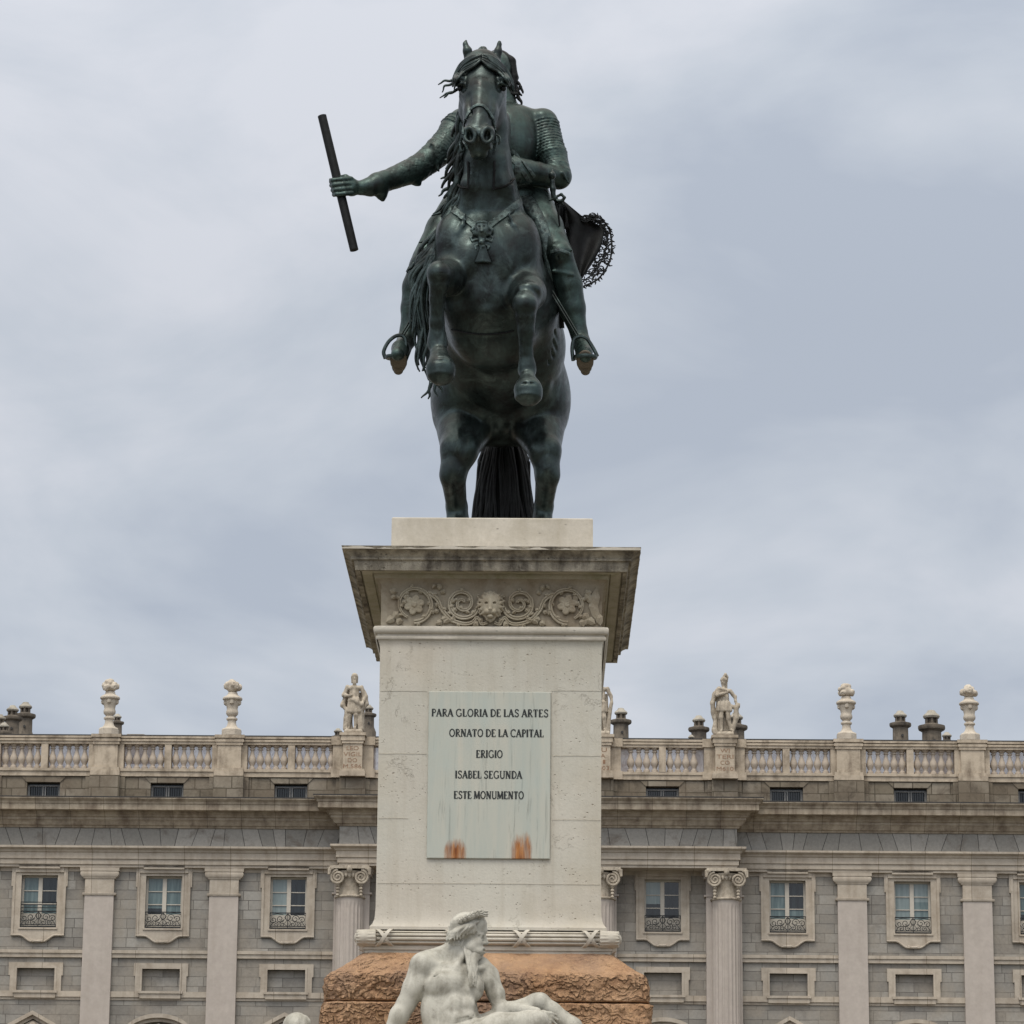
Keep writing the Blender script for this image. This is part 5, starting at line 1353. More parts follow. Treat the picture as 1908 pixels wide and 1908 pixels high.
for i, (u, v, d) in enumerate(sp[:-1]):
    a = math.atan2(sp[i + 1][1] - v, sp[i + 1][0] - u)
    for q in (-.75, .15, .85): wleaf(u, v, d - .012 - .01 * (i % 2), 14 * math.cos(a + q * .5), 14 * math.sin(a + q * .5), 5.2)
G.tube([gq(*p) for p in sp], .012, 6)
obj('wreath', G.g, MARBLE, GOD, auto=20)

# ------------------------------------------------------------------ pale carved finial at the lower left
cY = 31.0; sc = S(550, 1900, cY); cc = P(551, 1914, cY)
s_ = SDF(cc + Vector((-.26, -.3, -.62)), cc + Vector((.26, .3, .22)), .0085)
s_.ell(cc, (25 * sc, .16, 27 * sc), k=.0); s_.ell(cc + Vector((.02, -.02, .0)), (20 * sc, .17, 26 * sc), k=.02)
s_.cone(cc + Vector((.055, -.165, .115)), cc + Vector((.065, -.19, -.10)), .008, .012, .02, 's')
s_.ell(cc + Vector((.085, -.03, -.01)), (10 * sc, .13, 24 * sc), k=.01)
s_.chain([cc + Vector((.10, -.06, .075)), cc + Vector((.125, -.07, .052)), cc + Vector((.140, -.075, .028))], [.022, .014, .006], .015)
for q in (-1, 1): s_.ell(cc + Vector((.02 + q * .055, -.15, -.07)), (.03, .03, .02), k=.015, op='s'); s_.ell(cc + Vector((.02 + q * .055, -.13, -.07)), (.02, .02, .016), k=.006)
s_.cone(cc + Vector((.02, -.16, -.06)), cc + Vector((.02, -.20, -.14)), .025, .035, .03); s_.cone(cc + Vector((0, 0, -.12)), cc + Vector((0, .03, -.62)), .10, .15, .05)
fin = net_obj('stone_carving', s_, MARBLE); tag(fin, 'rounded pale stone carving at the bottom edge, left of the orange base', 'carving')
# ------------------------------------------------------------------ bronze rider on a rearing horse
stt = thing('equestrian_statue', (PCX, 34.8, PLZ), 'dark green bronze armoured rider with a raised baton on a rearing horse', 'statue')
def cm_(s, pts, k=.04, op='u', ridge=None):
    """limb: list of (u, v, Y, radius in px)"""
    for a, b in zip(pts[:-1], pts[1:]):
        s.cone(P(*a[:3]), P(*b[:3]), a[3] * S(*a[:3]), b[3] * S(*b[:3]), k, op, ridge)
def el(s, u, v, Y, ru, rd, rv, k=.04, op='u', ang=0):
    q = S(u, v, Y); a = math.radians(ang); s.ell(P(u, v, Y), (ru * q, rd, rv * q), [[math.cos(a), 0, -math.sin(a)], [0, 1, 0], [math.sin(a), 0, math.cos(a)]], k, op)
def elp(s, u, v, Y, ru, rd, rv, pitch, k=.04, op='u'):
    """ellipsoid whose long axis is pitched in the fore-aft plane"""
    q = S(u, v, Y); a = math.radians(pitch); s.ell(P(u, v, Y), (ru * q, rd, rv * q), [[1, 0, 0], [0, math.cos(a), math.sin(a)], [0, -math.sin(a), math.cos(a)]], k, op)
lo = P(778, 1075, 34.8); hi = P(1078, 60, 34)
hs = SDF((lo.x, 32.55, PLZ - .03), (hi.x, 36.75, P(900, 60, 33.2).z), .0130)
# trunk
cm_(hs, [(935, 722, 35.65, 112), (936, 645, 34.95, 113), (926, 570, 34.45, 109), (911, 490, 33.95, 95)], .12)
el(hs, 870, 745, 35.5, 68, .55, 92, .12); el(hs, 998, 745, 35.5, 66, .55, 92, .12)            # haunches
cm_(hs, [(912, 560, 34.0, 92), (918, 610, 34.15, 82)], .10)                                     # brisket between the forelegs
el(hs, 851, 457, 33.78, 44, .30, 64, .07); el(hs, 958, 464, 33.80, 49, .32, 74, .07)            # breast muscles
el(hs, 872, 482, 33.55, 24, .14, 36, .06); el(hs, 942, 490, 33.58, 26, .14, 40, .06)
hs.cone(P(905, 430, 33.35), P(908, 560, 33.45), .030, .030, .14, 's')                           # furrow of the breast
el(hs, 838, 475, 34.0, 26, .35, 76, .08); el(hs, 978, 485, 34.0, 28, .35, 84, .08)              # shoulders
for i, (u, w) in enumerate(((862, 3), (872, 3), (884, 4), (897, 4), (912, 4), (926, 4), (938, 3), (950, 3))):   # skin folds under the breast
    hs.cone(P(u, 545, 33.33), P(u + (u - 905) * .08, 622, 33.62), .010, .014, .035, 's')
# neck
cm_(hs, [(912, 445, 34.0, 86), (911, 395, 33.92, 62), (910, 350, 33.80, 50), (907, 300, 33.72, 43), (904, 240, 33.65, 41), (902, 165, 33.55, 40)], .08)
el(hs, 936, 300, 33.95, 13, .25, 95, .06, ang=5); el(hs, 874, 300, 33.95, 13, .25, 90, .06, ang=-6)
cm_(hs, [(878, 300, 33.56, 8), (872, 345, 33.58, 8), (862, 390, 33.64, 8)], .12); cm_(hs, [(930, 300, 33.56, 8), (942, 345, 33.58, 8), (956, 385, 33.64, 8)], .12)   # neck cords
for i in range(4): hs.cone(P(938 + i * 3, 270, 33.45 + .02 * i), P(942 + i * 4, 340, 33.45 + .03 * i), .008, .010, .03, 's')
for v in (300, 318, 334): hs.cone(P(884, v - 2, 33.22), P(903, v + 4, 33.20), .012, .012, .02, 's'); hs.cone(P(903, v + 4, 33.20), P(925, v - 3, 33.22), .012, .012, .02, 's')
# head
el(hs, 898, 142, 33.42, 42, .24, 36, .05)
cm_(hs, [(898, 128, 33.35, 37), (897, 178, 33.22, 37), (895, 214, 33.09, 31), (891, 244, 32.97, 23.5)], .05)
cm_(hs, [(898, 150, 33.50, 44), (897, 205, 33.46, 40), (896, 235, 33.34, 27)], .07)              # jaw behind
cm_(hs, [(896, 160, 33.06, 14), (894, 205, 32.97, 15), (892, 232, 32.90, 14)], .05)              # nasal bone
el(hs, 890, 252, 32.93, 26, .15, 20, .04); cm_(hs, [(878, 252, 32.84, 15), (874, 247, 32.86, 13)], .03); cm_(hs, [(905, 251, 32.84, 15), (909, 246, 32.86, 13)], .03)
for sx, u in ((-1, 876), (1, 907)):
    el(hs, u, 252, 32.755, 6.8, .075, 11, .020, 's', ang=sx * 14)                                # nostril
    q = spline([P(u + sx * 1, 238, 32.775), P(u + sx * 10, 245, 32.80), P(u + sx * 9, 260, 32.785), P(u - sx * 3, 266, 32.77), P(u - sx * 9, 254, 32.765), P(u - sx * 5, 242, 32.77), P(u + sx * 1, 238, 32.775)], 3)
    for a, b in zip(q[:-1], q[1:]): hs.cone(a, b, .016, .016, .02)
cm_(hs, [(882, 270, 32.92, 13), (903, 269, 32.92, 13)], .03); el(hs, 892, 285, 32.98, 17, .11, 12.5, .03)   # lips and chin
hs.cone(P(876, 273, 32.80), P(908, 272, 32.80), .014, .014, .02, 's'); cm_(hs, [(885, 262, 33.2, 20), (893, 280, 33.15, 16)], .05)
for v in (222, 227, 232, 237): hs.cone(P(880, v + 1, 32.80), P(905, v, 32.80), .008, .008, .012, 's')
for sx, u in ((-1, 858), (1, 937)):
    el(hs, u + sx * 1, 151, 33.20, 13, .10, 10, .04, ang=sx * 20)                               # brow ridge
    el(hs, u - sx * 1, 165, 33.09, 11, .050, 6.5, .03, 's')
    cm_(hs, [(u - sx * 11, 158, 33.13, 2.4), (u - sx * 2, 155, 33.10, 2.8), (u + sx * 8, 160, 33.15, 2.4)], .03)
    cm_(hs, [(u - sx * 4, 180, 33.24, 7), (u - sx * 14, 212, 33.12, 5), (u - sx * 18, 232, 33.02, 4)], .03)   # facial crest
    hs.cone(P(u - sx * 13, 178, 33.0), P(u - sx * 22, 214, 32.92), .022, .014, .05, 's')
    cm_(hs, [(u - sx * 2, 150, 33.2, 6), (u - sx * 18, 118, 33.25, 5)], .04)
# ears
cm_(hs, [(873, 112, 33.42, 8), (871, 95, 33.40, 8.5), (867, 82, 33.40, 4.5), (868.5, 74, 33.40, 1.6)], .02); hs.cone(P(874, 104, 33.27), P(871, 85, 33.28), .024, .012, .015, 's')
cm_(hs, [(924, 112, 33.42, 9), (928, 96, 33.42, 7.5), (930.5, 82, 33.42, 4), (931, 72, 33.42, 1.2)], .02); hs.cone(P(932, 106, 33.29), P(932, 86, 33.30), .024, .010, .015, 's')
# forelegs
cm_(hs, [(846, 503, 33.95, 38), (829, 520, 33.40, 28), (820, 512, 33.02, 21)], .12); el(hs, 818.5, 510, 32.98, 23, .15, 24, .05)
cm_(hs, [(818, 530, 33.0, 19), (814.5, 556, 33.06, 14), (814, 600, 33.16, 13.5), (815, 628, 33.22, 16), (815, 640, 33.24, 18.5), (816, 656, 33.20, 14)], .03)
cm_(hs, [(815, 634, 33.34, 12), (816, 642, 33.36, 11)], .03)
cm_(hs, [(818, 660, 33.18, 17), (821, 686, 33.12, 27), (822, 692, 33.12, 27)], .02); el(hs, 821, 701, 33.14, 25, .17, 10, .02); hs.cone(P(798, 664, 32.98), P(842, 664, 32.98), .012, .012, .02, 's')
cm_(hs, [(974, 520, 33.95, 38), (984, 546, 33.55, 30), (980, 572, 33.22, 22)], .11); el(hs, 978, 568, 33.16, 24, .15, 25, .03); el(hs, 985, 543, 33.30, 26, .20, 16, .09)
cm_(hs, [(979, 590, 33.18, 20), (980, 615, 33.22, 15.5), (980, 655, 33.30, 12), (982, 680, 33.34, 15), (982, 690, 33.35, 16), (983, 702, 33.32, 12.5)], .03)
cm_(hs, [(983, 704, 33.30, 15), (984, 726, 33.25, 26), (985, 732, 33.25, 26)], .02); el(hs, 984, 741, 33.27, 25, .17, 9, .02)
for (u, v, Y) in ((821, 668, 32.98), (984, 711, 33.12)):
    hs.cone(P(u - 20, v + 4, Y), P(u + 20, v + 4, Y), .010, .010, .015, 's')
# hind legs planted on the plinth
cm_(hs, [(868, 780, 35.45, 60), (856, 838, 35.0, 35), (844, 885, 35.0, 23.5), (851, 945, 35.38, 19), (853, 968, 35.38, 19), (852, 1015, 35.1, 15), (851, 1034, 35.0, 18)], .05)
el(hs, 844, 880, 35.05, 22, .24, 38, .04)
cm_(hs, [(850, 1040, 34.92, 22), (849, 1056, 34.85, 29)], .02)
cm_(hs, [(1000, 780, 35.45, 57), (1015, 840, 35.0, 30), (1020, 885, 35.0, 22), (1013, 945, 35.38, 17), (1010, 968, 35.38, 17), (1010, 1015, 35.1, 14.5), (1010, 1034, 35.0, 18)], .05)
el(hs, 1020, 878, 35.05, 20, .24, 38, .04)
cm_(hs, [(1010, 1040, 34.92, 22), (1010, 1056, 34.85, 29)], .02)
cm_(hs, [(893, 765, 35.15, 22), (872, 720, 34.9, 14)], .08); cm_(hs, [(985, 765, 35.15, 22), (1010, 720, 34.9, 14)], .08)     # flank folds
el(hs, 932, 795, 35.32, 17, .16, 15, .08)
for k in range(4): hs.cone(P(1020 - k * 7, 600 + k * 6, 34.35), P(1046 - k * 8, 640 + k * 12, 34.6), .012, .010, .03, 's')
for pts in ([(846, 520, 33.55, 2.5), (852, 545, 33.6, 2.5), (848, 575, 33.7, 2)], [(955, 520, 33.5, 2.5), (948, 550, 33.55, 2.5), (950, 580, 33.65, 2)], [(866, 400, 33.52, 3), (862, 420, 33.5, 3), (852, 436, 33.5, 2.5)], [(948, 400, 33.5, 3), (958, 420, 33.5, 3), (970, 440, 33.52, 2.5)]): cm_(hs, pts, .03)
for pts in ([(830, 545, 33.02), (828, 600, 33.1)], [(803, 560, 33.0), (803, 610, 33.1)], [(968, 610, 33.1), (970, 660, 33.22)], [(992, 612, 33.1), (992, 660, 33.22)]): hs.cone(P(*pts[0]), P(*pts[1]), .010, .010, .02, 's')
for a_, b_ in (((820, 760), (812, 830)), ((846, 770), (836, 850)), ((1048, 760), (1052, 830)), ((1022, 770), (1030, 850)), ((870, 800), (862, 860)), ((1000, 800), (1006, 860))): hs.cone(P(*a_, 34.85), P(*b_, 34.70), .03, .02, .08, 's')
# seam where the girth crosses the belly
q = spline([P(838, 612, 33.85), P(905, 622, 33.45), P(975, 618, 33.62), P(1022, 595, 34.0)], 6)
HORSE = net_obj('horse', hs, BRONZE, stt)
HB = bvh_of([HORSE])
def on(u, v, off=.01, Y=34.0): return hit(HB, u, v, off, Y)[0]
def strap(name, uv, w, th, mat, parent, off=.004, k=6, edge=True):
    """flat strap lying on the body, following photograph points"""
    sp = spline(uv, k); C_ = []; N_ = []
    for u, v in sp:
        p, n = hit(HB, u, v, off); C_.append(p); N_.append(n)
    n_ = len(C_); Cs = [sum((C_[min(max(i + d, 0), n_ - 1)] for d in (-1, 0, 1)), Vector()) / 3 for i in range(n_)]; Ns = [sum((N_[min(max(i + d, 0), n_ - 1)] for d in (-2, -1, 0, 1, 2)), Vector()).normalized() for i in range(n_)]
    V = []; F = []; s_ = S(sp[0][0], sp[0][1], 33.5)
    for i in range(n_):
        t = (Cs[min(i + 1, n_ - 1)] - Cs[max(i - 1, 0)]).normalized(); b = t.cross(Ns[i]).normalized() * (w * s_ / 2)
        for q in (Cs[i] - b - Ns[i] * .02, Cs[i] - b + Ns[i] * th * .7, Cs[i] + Ns[i] * th, Cs[i] + b + Ns[i] * th * .7, Cs[i] + b - Ns[i] * .02): V.append(q)
    for i in range(n_ - 1):
        for q in range(4): F.append((i * 5 + q, i * 5 + q + 1, (i + 1) * 5 + q + 1, (i + 1) * 5 + q))
    return obj(name, (V, F), mat, parent, auto=50)
def cord(G, uv, r, off=.008, k=5, n=6):
    sp = spline(uv, k); G.tube([on(u, v, off) for u, v in sp], r, n)
# eyes
for u in (858, 937):
    c = P(u + (1 if u > 900 else -1), 165, 33.165); G = Geo(); s_ = .030
    G.lathe([(s_ * math.sin(a), c.z - s_ * math.cos(a)) for a in np.linspace(.05, 3.09, 9)], c.x, c.y, 12); obj('eye', G.g, BRONZE_DK, HORSE, smooth=True)
# bridle: noseband, cheek pieces, curb, reins
br = strap('bridle', [(869, 222), (874, 210), (884, 199), (893, 196), (902, 199), (912, 212), (918, 222)], 5.5, .016, BRONZE_CH, HORSE)
strap('cheek_strap', [(868, 222), (865, 236), (863, 252)], 5, .016, BRONZE_CH, br); strap('cheek_strap', [(918, 222), (921, 238), (922, 256)], 5, .016, BRONZE_CH, br)
G = Geo()
for u, sx in ((864, -1), (922, 1)):
    c = on(u, 262, .03); G.tube([c + Vector((.045 * math.cos(a), -.01, .055 * math.sin(a))) for a in np.linspace(0, 6.283, 14, endpoint=False)], .013, 6, True)
    G.tube([c + Vector((0, -.02, .03)), c + Vector((sx * .01, -.04, -.06)), c + Vector((-sx * .01, -.03, -.13))], .013, 6)
    G.tube([c + Vector((-sx * .02, -.01, .0)), on(u - sx * 6, 268, .02), on(u - sx * 9, 276, .015)], .012, 6)
obj('bit', G.g, BRONZE_CH, br, auto=50)
G = Geo(); q = lambda u, v, Y: P(u, v, Y)
G.tube(spline([on(873, 302, .02), on(873, 325, .02), on(872, 352, .02)], 5), .014, 6); G.tube(spline([on(921, 300, .02), on(921, 325, .02), on(919, 354, .02)], 5), .014, 6)
G.tube(spline([on(857, 345, .02), on(862, 349, .02), on(872, 350, .02)], 4), .012, 6); cord(G, [(920, 352), (935, 349), (950, 342), (957, 333)], .012, .014)
obj('rein', G.g, BRONZE_DK, br, auto=50)
# breast strap with a mask ornament and tassel
bs = strap('breast_strap', [(846, 392), (858, 402), (872, 412), (886, 422), (897, 428), (910, 423), (925, 411), (945, 396), (960, 383), (972, 374)], 13, .020, BRONZE_CH, HORSE, .006)
c = on(898, 436, .02); s_ = SDF(c + Vector((-.22, -.22, -.42)), c + Vector((.22, .18, .22)), .0075)
k_ = .0056
s_.ell(c + Vector((0, -.02, .03)), (13 * k_, .07, 17 * k_), k=.01); s_.ell(c + Vector((0, -.03, .10)), (12 * k_, .06, 5 * k_), k=.012)
for sx in (-1, 1):
    s_.ell(c + Vector((sx * .028, -.088, .045)), (.016, .02, .010), k=.008, op='s'); s_.chain([c + Vector((sx * .07, -.01, .08)), c + Vector((sx * .105, -.01, .03)), c + Vector((sx * .085, -.01, -.02))], [.018, .02, .012], .01)
    s_.chain([c + Vector((sx * .05, 0, -.07)), c + Vector((sx * .10, .01, -.09)), c + Vector((sx * .12, .01, -.05)), c + Vector((sx * .09, 0, -.03))], [.016, .016, .013, .009], .008)
    s_.chain([c + Vector((sx * .03, 0, -.12)), c + Vector((sx * .075, .01, -.15)), c + Vector((sx * .06, .0, -.18))], [.014, .015, .010], .008)
    s_.ell(c + Vector((sx * .05, -.02, -.0)), (.03, .03, .04), k=.01)
s_.cone(c + Vector((0, -.085, .03)), c + Vector((0, -.10, -.01)), .014, .02, .008); s_.ell(c + Vector((0, -.09, -.035)), (.03, .02, .010), k=.005, op='s')
s_.cone(c + Vector((0, -.02, -.05)), c + Vector((0, -.0, -.19)), .04, .022, .015); s_.ell(c + Vector((0, -.02, -.11)), (.035, .04, .03), k=.01)
net_obj('mask_ornament', s_, BRONZE_CH, bs)
c2 = on(899, 478, .035); s_ = SDF(c2 + Vector((-.13, -.12, -.12)), c2 + Vector((.13, .12, .17)), .0075); s_.ell(c2 + Vector((0, 0, .10)), (.032, .032, .032), k=.01)
for i in range(11):
    a = (i - 5) / 5; s_.cone(c2 + Vector((a * .025, -.01, .08)), c2 + Vector((a * .075, -.01 + .03 * abs(a), -.06)), .011, .014, .006)
net_obj('tassel', s_, BRONZE, bs)
# girth seam and belly strap
G = Geo(); cord(G, [(842, 614), (870, 620), (905, 623), (940, 620), (957, 616)], .010, .004); obj('girth_seam', G.g, BRONZE_DK, HORSE, auto=50)
# mane: wind-blown locks down the near side of the neck and shoulder
rm = random.Random(11)
def lock(G, pts, r0, r1, n=7, k=6, wave=0.0, flat_=None):
    sp = spline(pts, k); m = len(sp); ph = rm.uniform(0, 6)
    P3 = []
    for i, (u, v, Y) in enumerate(sp):
        t = i / (m - 1); w = wave * math.sin(ph + t * 9) * (.3 + t); P3.append(P(u + w, v + w * .3, Y))
    s_ = S(*sp[0]); G.tube(P3, [s_ * (r0 + (r1 - r0) * (i / (m - 1)) ** 1.4) for i in range(m)], n, False, flat_)
G = Geo()
# heavy back mass along the crest
for i in range(60):
    t = i / 59; u0 = 866 - 10 * t + rm.uniform(-3, 3); v0 = 165 + 240 * t; Y0 = 33.62 + .28 * t
    L_ = 60 + 55 * rm.random(); du = -6 - 34 * t - rm.uniform(0, 16)
    lock(G, [(u0 + 6, v0, Y0), (u0 - 2, v0 + L_ * .3, Y0 - .10), (u0 + du * .55, v0 + L_ * .65, Y0 - .06), (u0 + du, v0 + L_, Y0 + .02)], 7.5, 2.2, 7, 5, 3.0)
for i in range(46):                                             # long skein hanging down past the rider's knee
    t = i / 45; u0 = 848 - 28 * t + rm.uniform(-4, 4); v0 = 385 + 60 * t
    u2 = 794 - 16 * t + rm.uniform(-14, 10); L_ = rm.uniform(110, 220)
    lock(G, [(u0, v0, 33.72), (u0 - 22, v0 + L_ * .30, 33.70), (u2, v0 + L_ * .62, 33.76), (u2 + rm.uniform(-6, 8), v0 + L_, 33.80)], 6.5, 1.8, 7, 6, 3.5)
for i in range(22):
    u0 = 794 + rm.uniform(-10, 9); v0 = 525 + rm.uniform(-30, 40)
    lock(G, [(u0 + 4, v0, 33.86), (u0 - 6 + rm.uniform(-6, 6), v0 + 45, 33.84), (u0 + rm.uniform(-12, 4), v0 + 90, 33.86), (u0 - 4 + rm.uniform(-10, 6), v0 + 130 + rm.uniform(-20, 25), 33.88)], 5.0, 1.4, 7, 6, 4.0)
# flying ends
for pts in ([(850, 285), (838, 296), (830, 298)], [(846, 320), (832, 328), (822, 334)], [(842, 348), (826, 356), (818, 366)], [(838, 375), (822, 386), (808, 400)], [(846, 378), (822, 396), (803, 402)], [(836, 395), (836, 412), (834, 424)],
            [(812, 432), (796, 446), (780, 452)], [(792, 470), (778, 490), (768, 500)], [(772, 490), (764, 500), (757, 508)], [(800, 520), (790, 548), (778, 560)],
            [(790, 610), (782, 640), (780, 668), (777, 688)], [(797, 640), (790, 668), (788, 692)], [(800, 690), (803, 712), (796, 730), (786, 742)], [(803, 712), (800, 730), (799, 744)], [(812, 700), (810, 722), (814, 738)], [(812, 708), (820, 722), (826, 732)]):
    lock(G, [(u, v, 33.80 - .0 * v) for u, v in pts], 4.2, 1.3, 6, 6, 1.2)
obj('mane', G.g, BRONZE_DK if False else BRONZE, HORSE, smooth=True)
# forelock parted over the brow, blowing back to both sides
G = Geo()
def brow(pts, r0=5.2, r1=2.0, off=.03, fl=None):
    sp = spline(pts, 6); m = len(sp); T_ = []
    for i, (u, v) in enumerate(sp):
        l, n, ii, dd = HB.ray_cast(CAM, ray(u, v)); q = CAM + ray(u, v) * (((l - CAM).length - off) if l is not None and l.y < 33.9 else (P(u, v, 33.32) - CAM).length); T_.append(q)
    for _ in range(3): T_ = [T_[0]] + [(T_[i - 1] + T_[i] * 2 + T_[i + 1]) / 4 for i in range(1, m - 1)] + [T_[-1]]
    G.tube(T_, [.0055 * (r0 + (r1 - r0) * abs(i / (m - 1) - .25)) for i in range(m)], 7)
for d in range(9):
    e = d * 2.3
    sg = 1.5 * math.sin(d * 2.4)
    brow([(896, 105 + d * .8), (880 + sg, 107 + e), (864, 116 + e + sg), (852 - sg, 131 + e), (846 + sg * 2, 148 + e * .8)], 3.4, 1.4, .02 + .012 * (d % 3))
    brow([(897, 104 + d), (914, 108 + e + sg), (932 + sg, 119 + e), (945, 136 + e - sg), (952 - sg, 156 + e * .7)], 3.4, 1.4, .02 + .012 * (d % 3))
for d in range(3): brow([(890 + d * 4, 103), (880, 106 + d * 2), (862, 116 + d * 4), (850, 134 + d * 4), (843, 152 + d * 3)], 4.5, 2.0, .05)
for d in range(4): brow([(900 + d * 3, 103), (916, 107 + d * 3), (936, 122 + d * 3), (950, 140 + d * 4), (957, 164 + d * 2)], 4.5, 2.0, .05)
for pts in ([(846, 148), (838, 151), (828, 150), (822, 155), (816, 158)], [(848, 152), (838, 158), (829, 160), (826, 167), (823, 172)], [(853, 165), (842, 173), (832, 174), (826, 178), (820, 183)], [(842, 172), (835, 174), (830, 180), (828, 183)], [(846, 150), (848, 160), (846, 168)], [(858, 160), (852, 168), (846, 172)]):
    lock(G, [(u, v, 33.32) for u, v in pts], 2.8, 1.0, 6, 6, .6)
for i in range(3): lock(G, [(896 + i * 3, 108, 33.38), (893 + i * 6, 98, 33.38), (898 + i * 2, 90, 33.40), (903 - i, 94, 33.36)], 5, 4, 7, 5)
obj('forelock', G.g, BRONZE, HORSE, smooth=True)
# tail sweeping down to the plinth
ts = SDF((P(860, 900, 36).x, 35.85, PLZ - .02), (P(1015, 900, 36).x, 36.95, P(930, 740, 36).z), .016)
cm_(ts, [(937, 770, 36.20, 26), (938, 820, 36.45, 34), (937, 870, 36.50, 42), (936, 930, 36.48, 46), (938, 1000, 36.42, 54), (940, 1095, 36.36, 62)], .05)
for i in range(13):
    t = (i - 6) / 6; cm_(ts, [(937 + t * 20, 800, 36.30, 7), (938 + t * 40, 860 + 6 * math.sin(i), 36.24 + .12 * t * t, 8), (936 + t * 44 + 4 * math.sin(i * 2), 930, 36.18 + .15 * t * t, 8), (940 + t * 56 + 5 * math.sin(i * 1.3), 1010, 36.10 + .15 * t * t, 8), (942 + t * 70, 1095, 36.05 + .15 * t * t, 6)], .02)
TAIL = net_obj('tail', ts, BRONZE_DK, HORSE)
G = Geo()
for i in range(30):
    t = rm.uniform(-1, 1); w = 3.5; ph = rm.uniform(0, 6); d = 36.26 - .10 * (1 - t * t)
    pts = [(937 + t * 26, 812 + 12 * rm.random(), d + .06)] + [(938 + t * (26 + 12 * q) + w * math.sin(ph + q * 1.5), 812 + 47 * q, d - .028 * q) for q in (1, 2, 3, 4, 5)]
    lock(G, pts, 4.6, 3.0, 7, 6, 1.5)
for pts in ([(900, 845), (893, 870), (890, 900), (886, 935), (882, 966), (880, 1010)], [(897, 860), (900, 890), (893, 915), (888, 940), (884, 975)], [(984, 860), (985, 890), (988, 915), (992, 950), (996, 1000)], [(978, 850), (982, 880), (980, 910), (986, 940)]): lock(G, [(u, v, 36.3) for u, v in pts], 4.2, 2.6, 7, 6, .8)
obj('tail_lock', G.g, BRONZE_DK, TAIL, smooth=True)

# ------------------------------------------------------------------ the rider
lo = P(608, 720, 34.4); hi = P(1125, 76, 34.4)
rs = SDF((lo.x, 33.45, lo.z), (hi.x, 35.3, hi.z + .05), .0125)
# breast plate, waist, skirt of the armour
el(rs, 947, 272, 34.72, 68, .36, 72, .06); cm_(rs, [(945, 255, 34.70, 62), (948, 330, 34.68, 46)], .08); el(rs, 945, 225, 34.72, 76, .26, 26, .06)
cm_(rs, [(944, 205, 34.72, 24), (938, 180, 34.70, 20)], .04)
el(rs, 955, 270, 34.52, 44, .20, 54, .05)
for (a, b, c_, d) in ((950, 208, 985, 262), (985, 262, 968, 318)): rs.cone(P(a, b, 34.33), P(c_, d, 34.31), .014, .014, .02, 's')
cm_(rs, [(945, 345, 34.66, 52), (946, 372, 34.66, 62)], .06)
for i in range(6): rs.cone(P(958 + i * 4, 340 + i * 5, 34.36), P(1002 + i * 3, 343 + i * 6, 34.45), .012, .012, .02, 's')
# head (turned ahead; mostly behind the horse's head)
el(rs, 925, 132, 34.68, 30, .20, 38, .03); el(rs, 923, 150, 34.58, 22, .14, 26, .04); cm_(rs, [(922, 140, 34.44, 4), (921, 156, 34.40, 5.5)], .015)
for sx in (-1, 1): el(rs, 922 + sx * 11, 140, 34.44, 6, .04, 4, .015, 's'); el(rs, 922 + sx * 11, 140, 34.475, 4, .025, 3, .006)
el(rs, 921, 166, 34.42, 8, .03, 1.3, .006, 's'); cm_(rs, [(911, 161, 34.44, 2), (921, 160, 34.42, 2.6), (931, 161, 34.44, 2)], .008); el(rs, 921, 176, 34.48, 8, .05, 5, .02)
# pauldrons with overlapping lames
el(rs, 1010, 228, 34.70, 28, .22, 24, .04); el(rs, 862, 226, 34.62, 24, .22, 22, .04)
cm_(rs, [(1012, 232, 34.66, 30), (1020, 262, 34.62, 28), (1028, 292, 34.58, 29)], .03, ridge=(6, .020))
cm_(rs, [(1030, 290, 34.58, 27), (1036, 315, 34.54, 25), (1041, 328, 34.52, 24)], .03, ridge=(6, .012)); el(rs, 1046, 330, 34.54, 19, .15, 20, .03); rs.cone(P(1048, 322, 34.36), P(1060, 342, 34.4), .02, .01, .02)
cm_(rs, [(1040, 332, 34.50, 21), (1000, 323, 34.28, 21), (968, 318, 34.12, 22)], .03); cm_(rs, [(985, 319, 34.20, 21), (958, 318, 34.07, 27)], .02); cm_(rs, [(952, 318, 34.04, 22), (938, 315, 33.98, 18)], .02)
rs.cone(P(958, 290, 33.99), P(957, 346, 33.99), .012, .012, .01)
# raised arm: upper arm, couter, fore-arm, gauntlet cuff
cm_(rs, [(860, 230, 34.60, 28), (845, 245, 34.56, 30)], .03, ridge=(3, .024))
cm_(rs, [(846, 250, 34.55, 28), (818, 282, 34.44, 27), (800, 298, 34.38, 26)], .03, ridge=(8, .014))
rs.cone(P(803, 268, 34.25), P(817, 318, 34.30), .016, .016, .02)
cm_(rs, [(800, 298, 34.38, 25), (776, 315, 34.30, 25), (758, 322, 34.24, 23)], .02, ridge=(12, .012)); cm_(rs, [(770, 322, 34.3, 16), (776, 337, 34.3, 10), (781, 343, 34.3, 4)], .02)
cm_(rs, [(758, 322, 34.24, 23), (735, 331, 34.16, 21), (712, 340, 34.08, 19)], .02, ridge=(7, .009))
cm_(rs, [(716, 336, 34.09, 19), (704, 343, 34.06, 22), (690, 348, 34.02, 18), (672, 350, 33.98, 14)], .015); cm_(rs, [(712, 350, 34.08, 14), (711, 362, 34.08, 11), (713, 371, 34.08, 5)], .02)
